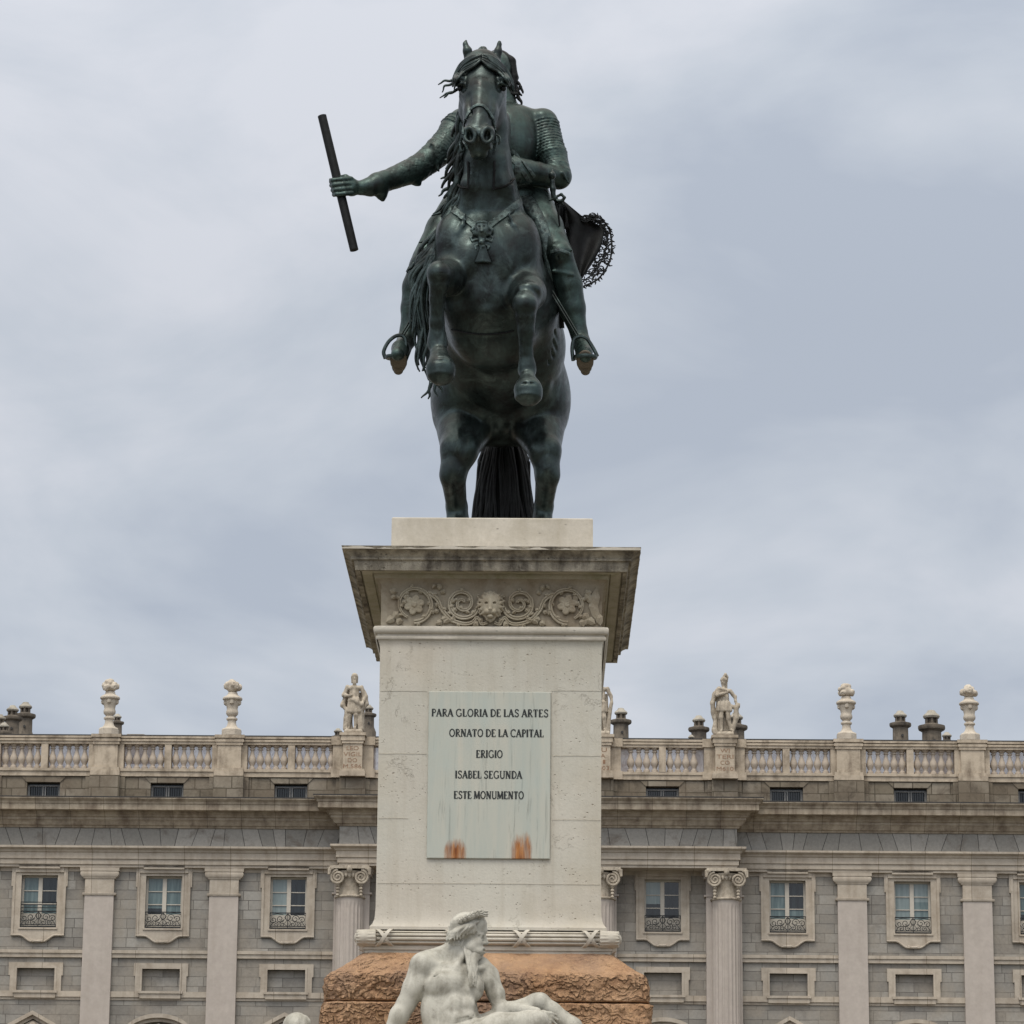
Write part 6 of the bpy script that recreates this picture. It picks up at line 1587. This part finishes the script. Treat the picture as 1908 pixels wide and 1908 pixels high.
# hand closed round the baton
el(rs, 655, 349, 33.95, 17, .10, 17, .02, ang=-10)
fing = [(334.5, 5.0), (343.5, 5.2), (352.5, 5.0), (361, 4.4)]
for v, r in fing:
    sh = (v - 348) * .24
    cm_(rs, [(655 + sh * .3, v - 1, 33.88, r * 1.05), (640 + sh, v, 33.83, r), (624 + sh, v + 1.5, 33.845, r * .95)], .006); cm_(rs, [(624 + sh, v + 1.5, 33.845, r * .95), (619 + sh, v + 2, 33.92, r * .9), (625 + sh, v + 2, 33.985, r * .85), (637 + sh, v + 2, 33.985, r * .8)], .006)
cm_(rs, [(658, 338, 33.90, 6), (644, 330, 33.88, 5.5), (634, 331, 33.90, 4.6)], .01)
# legs
cm_(rs, [(985, 372, 34.62, 42), (1016, 425, 34.42, 33), (1038, 468, 34.30, 27)], .05); el(rs, 1043, 474, 34.24, 25, .15, 25, .03); rs.cone(P(1030, 458, 34.13), P(1064, 466, 34.15), .016, .016, .015); rs.cone(P(1030, 505, 34.2), P(1066, 512, 34.2), .016, .016, .02)
for i in range(4): rs.cone(P(1030 + i * 9, 478, 34.12), P(1033 + i * 9, 502, 34.13), .010, .010, .012, 's')
cm_(rs, [(1046, 490, 34.30, 26), (1058, 530, 34.36, 27), (1066, 575, 34.40, 25), (1078, 618, 34.40, 16), (1082, 634, 34.38, 17)], .03)
for v in (606, 613, 620): rs.cone(P(1064, v, 34.28), P(1094, v + 2, 34.3), .007, .007, .012, 's')
cm_(rs, [(1083, 640, 34.36, 17), (1089, 652, 34.15, 16), (1091, 664, 33.92, 12)], .03); cm_(rs, [(1085, 660, 34.30, 13), (1091, 684, 34.34, 12)], .03)
cm_(rs, [(875, 372, 34.62, 44), (828, 430, 34.36, 34), (795, 482, 34.20, 27)], .05); el(rs, 788, 492, 34.16, 23, .15, 25, .03)
cm_(rs, [(786, 500, 34.20, 25), (776, 535, 34.26, 26), (770, 575, 34.30, 23), (762, 612, 34.30, 16), (757, 632, 34.28, 17)], .03)
for v in (600, 608, 616): rs.cone(P(745, v, 34.18), P(776, v + 5, 34.2), .007, .007, .012, 's')
cm_(rs, [(756, 638, 34.26, 17), (746, 650, 34.05, 16), (741, 660, 33.84, 12.5)], .03); cm_(rs, [(752, 655, 34.22, 13), (742, 684, 34.26, 12)], .03)
RIDER = net_obj('rider', rs, BRONZE_GR, stt)
RB = bvh_of([RIDER])
# soles
SOLE = flat('worn_sole_bronze', (0.105, 0.088, 0.066), .7)
for (u, v, sx) in ((1090, 672, 1), (743, 671, -1)):
    a = P(u, v - 2, 33.93); b = P(u - sx * -1, v + 17, 34.22)
    q = SDF(Vector((min(a.x, b.x) - .14, 33.80, b.z - .10)), Vector((max(a.x, b.x) + .14, 34.42, a.z + .09)), .0085)
    q.ell(a.lerp(b, .18), (.092, .16, .040), [[1, 0, 0], [0, .86, -.5], [0, .5, .86]], k=0); q.cone(a.lerp(b, .35), b, .058, .036, .03); q.ell(b + Vector((0, .03, -.005)), (.052, .07, .045), k=.02)
    q.cone(a.lerp(b, .62) + Vector((-.1, -.07, -.06)), a.lerp(b, .62) + Vector((.1, -.07, -.06)), .022, .022, .02, 's')
    net_obj('sole', q, SOLE, RIDER)
# hair
hsd = SDF((P(868, 200, 34.6).x, 34.30, P(900, 218, 34.6).z), (P(1000, 100, 34.6).x, 35.2, P(900, 74, 34.6).z), .0095)
el(hsd, 928, 128, 34.80, 31, .20, 36, .03); el(hsd, 944, 148, 34.78, 20, .16, 32, .05); el(hsd, 902, 148, 34.80, 14, .14, 30, .05)
for i in range(16):
    t = i / 15; a = -.3 + 1.9 * t; u0, v0 = 930 + 30 * math.sin(a) * .55, 96 + 14 * (1 - math.cos(a)) * .5
    Y = 34.60 + .16 * rm.random()
    cm_(hsd, [(928, 97, 34.66, 6), (u0 + 8, v0 + 12, Y, 6.5), (u0 + 13 + rm.uniform(-3, 3), 138 + 8 * rm.random(), Y, 6), (u0 + 12 + rm.uniform(-5, 6), 166 + rm.uniform(-8, 9), Y, 4), (u0 + 14 + rm.uniform(-6, 6), 178 + rm.uniform(-6, 9), Y, 2.6)], .012)
HAIR = net_obj('hair', hsd, BRONZE_DK, RIDER)
G = Geo()
for pts in ([(958, 165), (966, 172), (972, 178)], [(962, 172), (968, 184), (972, 194)], [(965, 182), (970, 188), (973, 198)], [(950, 170), (954, 184), (950, 196)], [(955, 178), (958, 188), (956, 194)], [(968, 160), (972, 166), (974, 174)], [(944, 172), (948, 180), (945, 188)], [(950, 176), (958, 182), (964, 180)], [(946, 160), (956, 168), (966, 166)], [(960, 150), (968, 158), (966, 172)]):
    lock(G, [(u, v, 34.66) for u, v in pts], 3.6, 1.8, 6, 5, .8)
obj('hair_curl', G.g, BRONZE_DK, HAIR, smooth=True)
# baton
a, b = P(600, 216, 33.93), P(660, 466, 33.89); G = Geo(); rb = 8.6 * S(630, 340, 33.9)
G.tube([a, a.lerp(b, .5), b], [rb * .96, rb, rb * .94], 22)
obj('baton', G.g, BRONZE_DK, RIDER, auto=40)
# sword: pommel, grip, swept guard, thin blade
pm = lambda u, v, Y=34.12: P(u, v, Y)
G = Geo(); c = pm(1029, 327)
SW = SDF(pm(1015, 400, 34.12) + Vector((-.05, -.25, 0)), pm(1062, 312, 34.12) + Vector((.05, .3, 0)), .0075)
el(SW, 1028.5, 327, 34.12, 7, .05, 8, .01); cm_(SW, [(1029, 317, 34.12, 2), (1029, 338, 34.12, 3.5), (1030, 352, 34.13, 5.5), (1031, 366, 34.14, 4.5)], .015); cm_(SW, [(1024, 373, 34.14, 2.4), (1034, 369, 34.14, 3), (1048, 380, 34.18, 2.4)], .01)
cm_(SW, [(1036, 367, 34.14, 2.6), (1046, 362, 34.12, 2.6), (1052, 368, 34.12, 2.6), (1048, 374, 34.14, 3.2), (1038, 374, 34.14, 2.6)], .01)
sw = net_obj('sword', SW, BRONZE, RIDER)
G = Geo(); G.tube([pm(1033, 370, 34.16), pm(1040, 395, 34.2), pm(1043, 422, 34.24)], [.016, .013, .010], 6); obj('blade', G.g, BRONZE_DK, sw)
# stirrups and their leathers
for (u0, v0, pts, tr) in ((743, 650, [(718, 668), (715, 655), (724, 637), (738, 626), (750, 626), (756, 636), (755, 664)], [(719, 655), (735, 648), (752, 655)]), (1090, 655, [(1068, 672), (1066, 650), (1070, 632), (1082, 627), (1094, 632), (1106, 650), (1113, 664)], [(1070, 655), (1090, 648), (1110, 658)])):
    G = Geo(); Y = 33.98
    G.tube(spline([P(u, v, Y) for u, v in pts], 5), .021, 7)
    c0, sc_ = P((pts[0][0] + pts[-1][0]) / 2, pts[-1][1] + 1, Y), S(u0, v0, Y); rx = abs(pts[-1][0] - pts[0][0]) / 2 * sc_; n_ = 22; V = []; F = []
    for k_, (rr2, dz_) in enumerate(((.55, -.030), (.95, -.030), (1.03, -.012), (1.0, .008), (.72, .010), (.68, -.002))):
        for i in range(n_):
            a_ = 2 * math.pi * i / n_; V.append(c0 + Vector((rx * rr2 * math.cos(a_), .135 * rr2 * math.sin(a_) - .02, dz_ + (c0.z * 0) + .018 * rr2 * math.sin(a_))))
    for k_ in range(5):
        for i in range(n_): F.append((k_ * n_ + i, k_ * n_ + (i + 1) % n_, (k_ + 1) * n_ + (i + 1) % n_, (k_ + 1) * n_ + i))
    F.append(tuple(range(n_ - 1, -1, -1))); F.append(tuple(5 * n_ + i for i in range(n_))); G.add(V, F)
    st = obj('stirrup', G.g, BRONZE, stt, auto=50)
    G = Geo()
    if u0 < 900: 
        for du in (0, 5): G.tube([P(747 + du, 626, 34.0), P(770 + du, 586, 34.02), P(789 + du, 556, 34.05)], .011, 6)
    else:
        for du in (0, 5): G.tube([P(1080 - du, 627, 34.05), P(1055 - du, 585, 34.12), P(1028 - du, 540, 34.2)], .011, 6)
    obj('stirrup_strap', G.g, BRONZE, st, auto=50)
# cloths: sheets between two edges with real thickness
def sheet(E1, E2, th=.03, nu=16, nv=8, wav=0.0, fr=6.0):
    A = spline(E1, 8); B = spline(E2, 8); A = A[np.linspace(0, len(A) - 1, nu).astype(int)]; B = B[np.linspace(0, len(B) - 1, nu).astype(int)]
    V = []; F = []
    for side in (0, 1):
        for i in range(nu):
            for j in range(nv):
                t = j / (nv - 1); u, v, Y = A[i] * (1 - t) + B[i] * t; Y += wav * math.sin(fr * (t + i / nu)) + side * th; V.append(P(u, v, Y))
    o = nu * nv
    for i in range(nu - 1):
        for j in range(nv - 1):
            a = i * nv + j; F.append((a, a + 1, a + nv + 1, a + nv)); F.append((o + a, o + a + nv, o + a + nv + 1, o + a + 1))
    rim = [i * nv for i in range(nu)] + [(nu - 1) * nv + j for j in range(1, nv)] + [i * nv + nv - 1 for i in range(nu - 2, -1, -1)] + [j for j in range(nv - 2, 0, -1)]
    for a, b in zip(rim, rim[1:] + rim[:1]): F.append((a, b, b + o, a + o))
    return V, F
V, F = sheet([(968, 366, 34.30), (985, 400, 34.22), (1005, 450, 34.20), (1019, 510, 34.28), (1034, 560, 34.40)], [(990, 362, 34.36), (1012, 398, 34.22), (1030, 448, 34.16), (1042, 505, 34.22), (1052, 560, 34.36)], .05, 18, 6, .015)
SC = obj('saddle_cloth', (V, F), BRONZE_CH, stt, smooth=True)
V, F = sheet([(968, 374, 34.38), (984, 420, 34.34), (1006, 480, 34.36), (1022, 560, 34.5), (1040, 610, 34.62)], [(985, 376, 34.42), (1008, 420, 34.40), (1026, 480, 34.42), (1046, 560, 34.54), (1052, 612, 34.66)], .05, 18, 6, .015)
obj('saddle_lining', (V, F), BRONZE_DK, SC, smooth=True)
V, F = sheet([(846, 395, 34.10), (806, 440, 34.14), (782, 480, 34.22), (772, 514, 34.30)], [(830, 400, 34.26), (790, 440, 34.30), (766, 486, 34.36), (756, 506, 34.40)], .05, 18, 6, .02)
obj('saddle_cloth', (V, F), BRONZE_DK, stt, smooth=True)
# sash flying out behind with a lace border
inner = [(1030, 372, 34.75), (1046, 402, 34.80), (1056, 440, 34.82), (1068, 485, 34.80), (1082, 522, 34.75)]
outer = [(1048, 372, 34.70), (1092, 408, 34.78), (1124, 428, 34.86), (1114, 472, 34.84), (1086, 518, 34.78)]
V, F = sheet(inner, outer, .035, 30, 18, .035, 7.0); SASH = obj('sash', (V, F), BRONZE_DK, RIDER, smooth=True)
V, F = sheet([(1000, 340, 34.45), (1014, 352, 34.46), (1030, 368, 34.5)], [(985, 352, 34.40), (1006, 378, 34.42), (1040, 420, 34.60)], .04, 14, 8, .04, 8.0)
obj('sash_fold', (V, F), BRONZE_DK, SASH, smooth=True)
V, F = sheet([(1030, 380, 34.62), (1040, 400, 34.62), (1047, 425, 34.66)], [(1052, 378, 34.62), (1056, 400, 34.64), (1062, 430, 34.72)], .04, 14, 8, .04, 8.0)
obj('sash_fold', (V, F), BRONZE_DK, SASH, smooth=True)
G = Geo()
i0 = spline([(1084, 407, 34.80), (1104, 414, 34.84), (1120, 430, 34.86), (1120, 452, 34.86), (1111, 474, 34.84), (1098, 496, 34.80), (1082, 518, 34.76)], 12)
o0 = spline([(1098, 402, 34.80), (1120, 408, 34.86), (1136, 430, 34.90), (1140, 462, 34.90), (1134, 492, 34.86), (1114, 520, 34.80), (1086, 534, 34.74)], 12)
m_ = min(len(i0), len(o0)); i0, o0 = i0[:m_], o0[:m_]
at = lambda s, t: (lambda i: Vector(P(*(i0[i] * (1 - t) + o0[i] * t))))(int(max(0, min(1, s)) * (m_ - 1)))
G.tube([at(s, 1.0) for s in np.linspace(0, 1, 40)], .011, 5); G.tube([at(s, .5) for s in np.linspace(0, 1, 40)], .008, 5); G.tube([at(s, .02) for s in np.linspace(0, 1, 40)], .010, 5)
for k in range(95):
    s0_ = rm.random(); tt = rm.uniform(.08, .92); c = at(s0_, tt); r = rm.uniform(.018, .050); a0 = rm.uniform(0, 6.28); e0 = rm.uniform(.55, 1.0); sw_ = rm.uniform(2.2, 6.0)
    G.tube([c + Vector((r * math.cos(a0 + q / 11 * sw_), -.004 * (q % 2), r * e0 * math.sin(a0 + q / 11 * sw_))) for q in range(12)], rm.uniform(.0055, .0085), 5)
for k in range(34):
    s0_ = rm.random(); t0 = rm.random() * .6
    G.tube(spline([at(s0_, t0), at(s0_ + rm.uniform(-.03, .03), t0 + .2), at(s0_ + rm.uniform(-.05, .05), min(1, t0 + .42))], 4), .0065, 5)
for k in range(26):
    s0_ = (k + rm.uniform(-.4, .4)) / 25; a = at(s0_, 1.0); d = (at(s0_, 1.0) - at(s0_, .2)).normalized(); n = Vector((-d.z, 0, d.x)); L_ = rm.uniform(.012, .045)
    G.tube([a, a + d * L_ * .5 + n * rm.uniform(-.02, .02), a + d * L_ + n * rm.uniform(-.035, .035)], [.011, .010, .005], 5)
obj('lace_border', G.g, BRONZE_DK, SASH, auto=60)
# collar and sash band across the breast plate
def rstrap(name, uv, w, th, mat, parent):
    global HB
    keep = HB; HB = RB
    try: return strap(name, uv, w, th, mat, parent, .002, 6)
    finally: HB = keep
rstrap('chest_band', [(951, 296), (962, 305), (975, 322), (988, 340)], 9, .014, BRONZE_CH, RIDER)
rstrap('chest_band', [(952, 280), (966, 292), (982, 312), (996, 330)], 7, .012, BRONZE_CH, RIDER)
rstrap('gauntlet_cuff', [(966, 296), (964, 318), (966, 342)], 12, .016, BRONZE_CH, RIDER)
rstrap('knee_garter', [(1026, 470), (1044, 466), (1062, 474)], 6, .014, BRONZE_CH, RIDER)
# ------------------------------------------------------------------ urns and kings on the palace parapet
def urn_at(x, zt, seed, label):
    c = Vector((X0 + x, YW + .35, zt + .10)); o = thing('urn', tuple(c), label, 'urn', 'carved stone urns along the roof balustrade')
    k = PX
    G = Geo(); G.lathe([(19.5 * k, 0), (19.5 * k, 11 * k), (18.5 * k, 12.5 * k), (16 * k, 14 * k)], 0, 0, 8); b = link('base', mesh('base', G.V, G.F, auto=30), URNM, o); b.rotation_euler = (0, 0, math.radians(22.5))
    G = Geo(); pr = [(15, 13), (13, 15), (9.5, 19), (8, 24), (8, 29), (10.5, 31), (10.5, 33.5), (7.5, 35.5), (7, 37), (9, 39), (11.3, 42), (11.6, 46), (10.5, 49), (10.2, 52), (11.5, 58), (13.5, 63), (14, 66), (16.5, 68), (18.6, 69.5), (18.8, 72), (17, 74), (12, 77), (9.5, 79.5), (9, 83)]
    G.lathe([(r * k, z * k) for r, z in pr], 0, 0, 28)
    for i in range(4):
        a = math.pi / 2 * i - math.pi / 2; d = (math.cos(a), math.sin(a)); G.lathe([(.02, 58 * k), (4 * k, 61 * k), (4.4 * k, 66 * k), (2 * k, 69 * k)], d[0] * 12.5 * k, d[1] * 12.5 * k, 8)
    link('vase', mesh('vase', G.V, G.F, auto=35), URNM, o)
    rr_ = random.Random(seed); h = .045
    s_ = SDF((-.62, -.62, 78 * k), (.62, .62, 113 * k + .15), h); s_.ell((0, 0, 93 * k), (12 * k, 12 * k, 11 * k), k=.03)
    for i in range(26):                                        # bunched flames / flowers
        a = rr_.uniform(0, 6.283); e_ = rr_.uniform(-.5, 1.45); d = Vector((math.cos(a) * math.cos(e_), math.sin(a) * math.cos(e_), math.sin(e_)))
        q = Vector((0, 0, 93 * k)) + Vector((d.x * 12.5 * k, d.y * 12.5 * k, d.z * 11 * k)); s_.ell(q, (rr_.uniform(3.6, 6) * k,) * 3, k=.035)
        s_.ell(q + d * 4.6 * k, (1.8 * k,) * 3, k=.02, op='s')
    ob = net_obj('flower_bunch', s_, URNM, None); ob.parent = o; ob.location = Vector(WPOS[ob])
urn_lab = {-4: 'stone urn nearest the clustered chimneys at the far left of the roof', -3: 'stone urn with a dark chimney just behind its foot', -2: 'stone urn alone on its pier, next to the bearded king statue on the left', 2: 'stone urn on the pier right of the helmeted warrior, with open sky behind it', 3: 'stone urn at the right beside three round chimneys'}
for x in piers:
    k = round(x / BAY - .5)
    if abs(x) > bX + 1 and -4 <= k + 0 <= 4:
        key = {-5: None, -4: -4, -3: -3 + 0, 2: 2, 3: 3}.get(k, None)
        u_here = 1005 + x / PX
        lab = 'stone urn at the left edge, mostly cut off by the frame' if u_here < 100 else (urn_lab[-3] if u_here < 300 else (urn_lab[-2] if u_here < 600 else (urn_lab[2] if u_here < 1700 else (urn_lab[3] if u_here < 1900 else None))))
        if lab: urn_at(x, PIERTOP, k + 50, lab)
def king(x, zt, label, build, lean=0):
    c = Vector((X0 + x, YW - .42, zt)); h = .036
    s_ = SDF((-.95, -.75, -.05), (.95, .70, 3.45), h); build(s_)
    o = net_obj('roof_statue', s_, STAT, None); off = Vector(WPOS[o]); off.x *= .86; o.scale = (.86, .95, 1.0); o.location = c + off; WPOS[o] = o.location.copy()
    tag(o, label, 'statue', 'stone kings standing on the roof balustrade'); return o
def base_blk(s_): 
    for yy in (-.3, 0, .3): s_.cone((-.42, yy, .10), (.42, yy, .10), .13, .13, .05)
def leg(s_, hip, knee, ank, toe, r=(.17, .125, .075)):
    s_.cone(hip, knee, r[0], r[1], .06); s_.cone(knee, ank, r[1] * .98, r[2], .05); s_.cone(ank, toe, .075, .06, .04)
def head(s_, c, yaw=0, beard=False):
    c = np.array(c); f = np.array((math.sin(yaw), -math.cos(yaw), 0.0)); r_v = np.array((math.cos(yaw), math.sin(yaw), 0.0))
    s_.ell(c, (.155, .175, .21), k=.03); s_.cone(c - np.array((0, 0, .18)), c - np.array((0, 0, .42)), .10, .12, .06)
    s_.cone(c + f * .17 + np.array((0, 0, .03)), c + f * .21 - np.array((0, 0, .05)), .022, .032, .02)
    for sx in (-1, 1): s_.ell(c + f * .175 + r_v * sx * .065 + np.array((0, 0, .03)), (.03,) * 3, k=.02, op='s')
    s_.ell(c + f * .18 - np.array((0, 0, .11)), (.05, .02, .012), k=.01, op='s')
    if beard: s_.ell(c + f * .12 - np.array((0, 0, .22)), (.11, .09, .17), k=.05)
def folds(s_, lo, hi, fr, am, ph=0.0):
    s_.warp(lambda X, Y, Z: am * np.sin(fr * (X + .35 * Y) + ph + 1.6 * np.sin(2.0 * Z + 3 * Y)) + 0 * Z, lo, hi)
def k_leo(s_):
    base_blk(s_)
    leg(s_, (-.15, -.02, 1.55), (-.24, -.14, .92), (-.27, -.02, .32), (-.36, -.24, .24)); leg(s_, (.14, -.02, 1.55), (.12, -.20, .95), (.10, -.12, .32), (.10, -.36, .24))
    s_.ell((0, 0, 2.05), (.31, .22, .42), k=.06); s_.ell((0, 0, 1.60), (.30, .24, .30), k=.08); s_.ell((0, -.02, 2.36), (.40, .20, .16), k=.08)
    for a in np.linspace(-.32, .30, 8): s_.cone((a * .8, -.20, 1.80), (a * 1.05, -.24, 1.12 + .12 * abs(a)), .085, .10, .03)      # tunic skirt
    s_.chain([(-.40, 0, 2.40), (-.62, -.02, 2.00), (-.30, -.28, 1.92), (-.14, -.32, 1.95)], [.14, .11, .085, .08], .05)
    s_.chain([(.40, 0, 2.38), (.60, .02, 1.92), (.50, -.22, 1.52), (.34, -.28, 1.50)], [.14, .11, .085, .08], .05)
    # cloak gathered across the front, falling behind and to both sides
    s_.chain([(-.05, -.26, 1.78), (.20, -.30, 1.62), (.45, -.24, 1.48)], [.10, .13, .12], .05); s_.chain([(-.30, -.22, 1.72), (-.05, -.28, 1.72)], [.08, .10], .05)
    s_.chain([(.42, .12, 2.40), (.66, .14, 1.95), (.70, .12, 1.60), (.52, .1, 1.35)], [.12, .14, .14, .12], .06)
    s_.chain([(-.34, .12, 2.35), (-.55, .14, 1.85), (-.66, .05, 1.50), (-.48, .0, 1.30)], [.10, .13, .14, .10], .06)
    for a in np.linspace(-.48, .50, 9): s_.cone((a * .95, .24, 2.1), (a, .20 + .03 * math.sin(9 * a), .28), .10, .12, .05)
    s_.chain([(-.40, -.05, 1.3), (-.46, -.05, .8), (-.48, -.08, .30)], [.11, .13, .15], .04); s_.chain([(.40, -.05, 1.35), (.40, -.05, .8), (.44, -.06, .30)], [.14, .16, .17], .04)
    s_.chain([(-.32, -.12, 1.2), (-.38, -.16, .7), (-.40, -.20, .28)], [.06, .07, .07], .02); s_.chain([(.30, -.12, 1.2), (.30, -.16, .7), (.34, -.18, .28)], [.06, .07, .07], .02)
    s_.ell((.0, .22, .75), (.08, .25, .42), k=.02, op='s')
    head(s_, (.0, -.05, 2.86), 0.1, True); s_.ell((.0, -.03, 2.98), (.19, .20, .16), k=.02); s_.cone((-.17, -.06, 2.94), (.17, -.06, 2.94), .05, .05, .03)
    s_.cone((-.16, 0, 2.9), (-.15, .02, 2.66), .06, .05, .03); s_.cone((.16, 0, 2.9), (.15, .02, 2.66), .06, .05, .03)
    folds(s_, (-.9, -.7, .3), (.9, .6, 2.5), 26, .012)
def k_wit(s_):
    base_blk(s_)
    leg(s_, (-.17, -.04, 1.50), (-.18, -.16, .95), (-.16, -.10, .32), (-.22, -.34, .24)); leg(s_, (.16, -.02, 1.50), (.24, -.16, .92), (.38, -.08, .34), (.50, -.30, .26))
    s_.ell((-.02, 0, 1.98), (.29, .21, .36), k=.06); s_.ell((-.02, 0, 1.62), (.33, .25, .30), k=.06)
    for a in np.linspace(-.36, .36, 9): s_.cone((a * .8, -.17 + .2 * a * a, 1.72), (a * 1.05, -.20 + .3 * a * a, 1.34), .09, .095, .04)
    s_.ell((-.02, 0, 2.34), (.40, .19, .15), k=.07)
    s_.chain([(-.36, -.02, 2.38), (-.40, -.20, 2.08), (-.10, -.34, 2.14), (.16, -.32, 2.20)], [.13, .10, .085, .07], .05)
    s_.chain([(.36, 0, 2.34), (.64, .0, 2.05), (.66, -.10, 1.80), (.74, -.14, 1.62)], [.12, .10, .075, .06], .05)
    # cloak off one shoulder, blown out behind
    s_.chain([(-.28, .08, 2.46), (-.52, .12, 2.15), (-.66, .14, 1.75), (-.62, .16, 1.3), (-.50, .16, .8), (-.56, .06, .35), (-.50, 0, .18)], [.14, .17, .15, .15, .13, .16, .15], .06)
    for a in np.linspace(-.45, .3, 7): s_.cone((a * .7, .22, 2.2), (a, .20, .25), .10, .12, .05)
    s_.chain([(-.30, -.1, 2.46), (0, -.2, 2.40), (.2, -.16, 2.3)], [.07, .06, .05], .04)
    # shield leaning at his side
    s_.chain([(.86, -.10, 1.62), (.70, -.12, 1.45), (.68, -.10, .95), (.50, -.08, .30)], [.10, .15, .17, .10], .05); s_.chain([(.35, -.05, 1.55), (.62, -.1, 1.50), (.84, -.12, 1.60)], [.12, .10, .12], .05)
    head(s_, (-.03, -.04, 2.78), -.45); s_.ell((-.01, -.02, 2.90), (.20, .22, .17), k=.02); s_.cone((-.19, -.14, 2.88), (.12, -.16, 2.88), .045, .045, .03); s_.chain([(-.02, -.04, 3.08), (.10, .05, 3.20), (.20, .12, 3.08), (.20, .16, 2.86)], [.06, .085, .08, .05], .03)
    s_.chain([(.14, .05, 2.78), (.14, .05, 2.5)], [.08, .07], .04)
    folds(s_, (-.9, -.7, .2), (.9, .6, 2.3), 24, .012, 1.0)
def k_liu(s_):
    base_blk(s_)
    leg(s_, (-.14, -.02, 1.55), (-.16, -.16, .95), (-.16, -.08, .32), (-.22, -.32, .24)); leg(s_, (.14, -.02, 1.55), (.20, -.18, .93), (.24, -.08, .32), (.30, -.32, .24))
    s_.ell((0, 0, 2.0), (.30, .21, .42), k=.06); s_.ell((0, 0, 1.6), (.31, .24, .28), k=.06); s_.ell((0, 0, 2.38), (.42, .19, .15), k=.07)
    for a in np.linspace(-.3, .3, 7): s_.cone((a * .8, -.18, 1.7), (a * 1.05, -.20, 1.25), .08, .09, .04)
    s_.chain([(.40, 0, 2.40), (.60, .0, 2.02), (.66, -.12, 1.66)], [.13, .10, .075], .05); s_.chain([(-.40, 0, 2.40), (-.58, -.05, 2.0), (-.4, -.3, 1.8)], [.13, .10, .08], .05)
    s_.chain([(.62, -.10, 1.66), (.52, -.06, 1.2), (.46, 0, .7), (.42, 0, .25)], [.11, .13, .12, .14], .05)
    for a in np.linspace(-.4, .42, 7): s_.cone((a * .8, .22, 2.1), (a, .2, .25), .10, .12, .05)
    head(s_, (0, -.04, 2.84), .2); s_.ell((0, -.02, 2.95), (.19, .2, .15), k=.02)
    folds(s_, (-.9, -.7, .2), (.9, .6, 2.3), 25, .012, 2.0)
for (x, o), fn, lb in zip(spiers, (k_leo, None, k_liu, k_wit), ('stone king with a long cloak and bearded head, left of the monument shaft', None, 'stone king on the roof half hidden behind the right side of the monument shaft', 'stone warrior king in a crested helmet holding a shield, right of the monument')):
    if fn: king(x, SPIERTOP, lb, fn)
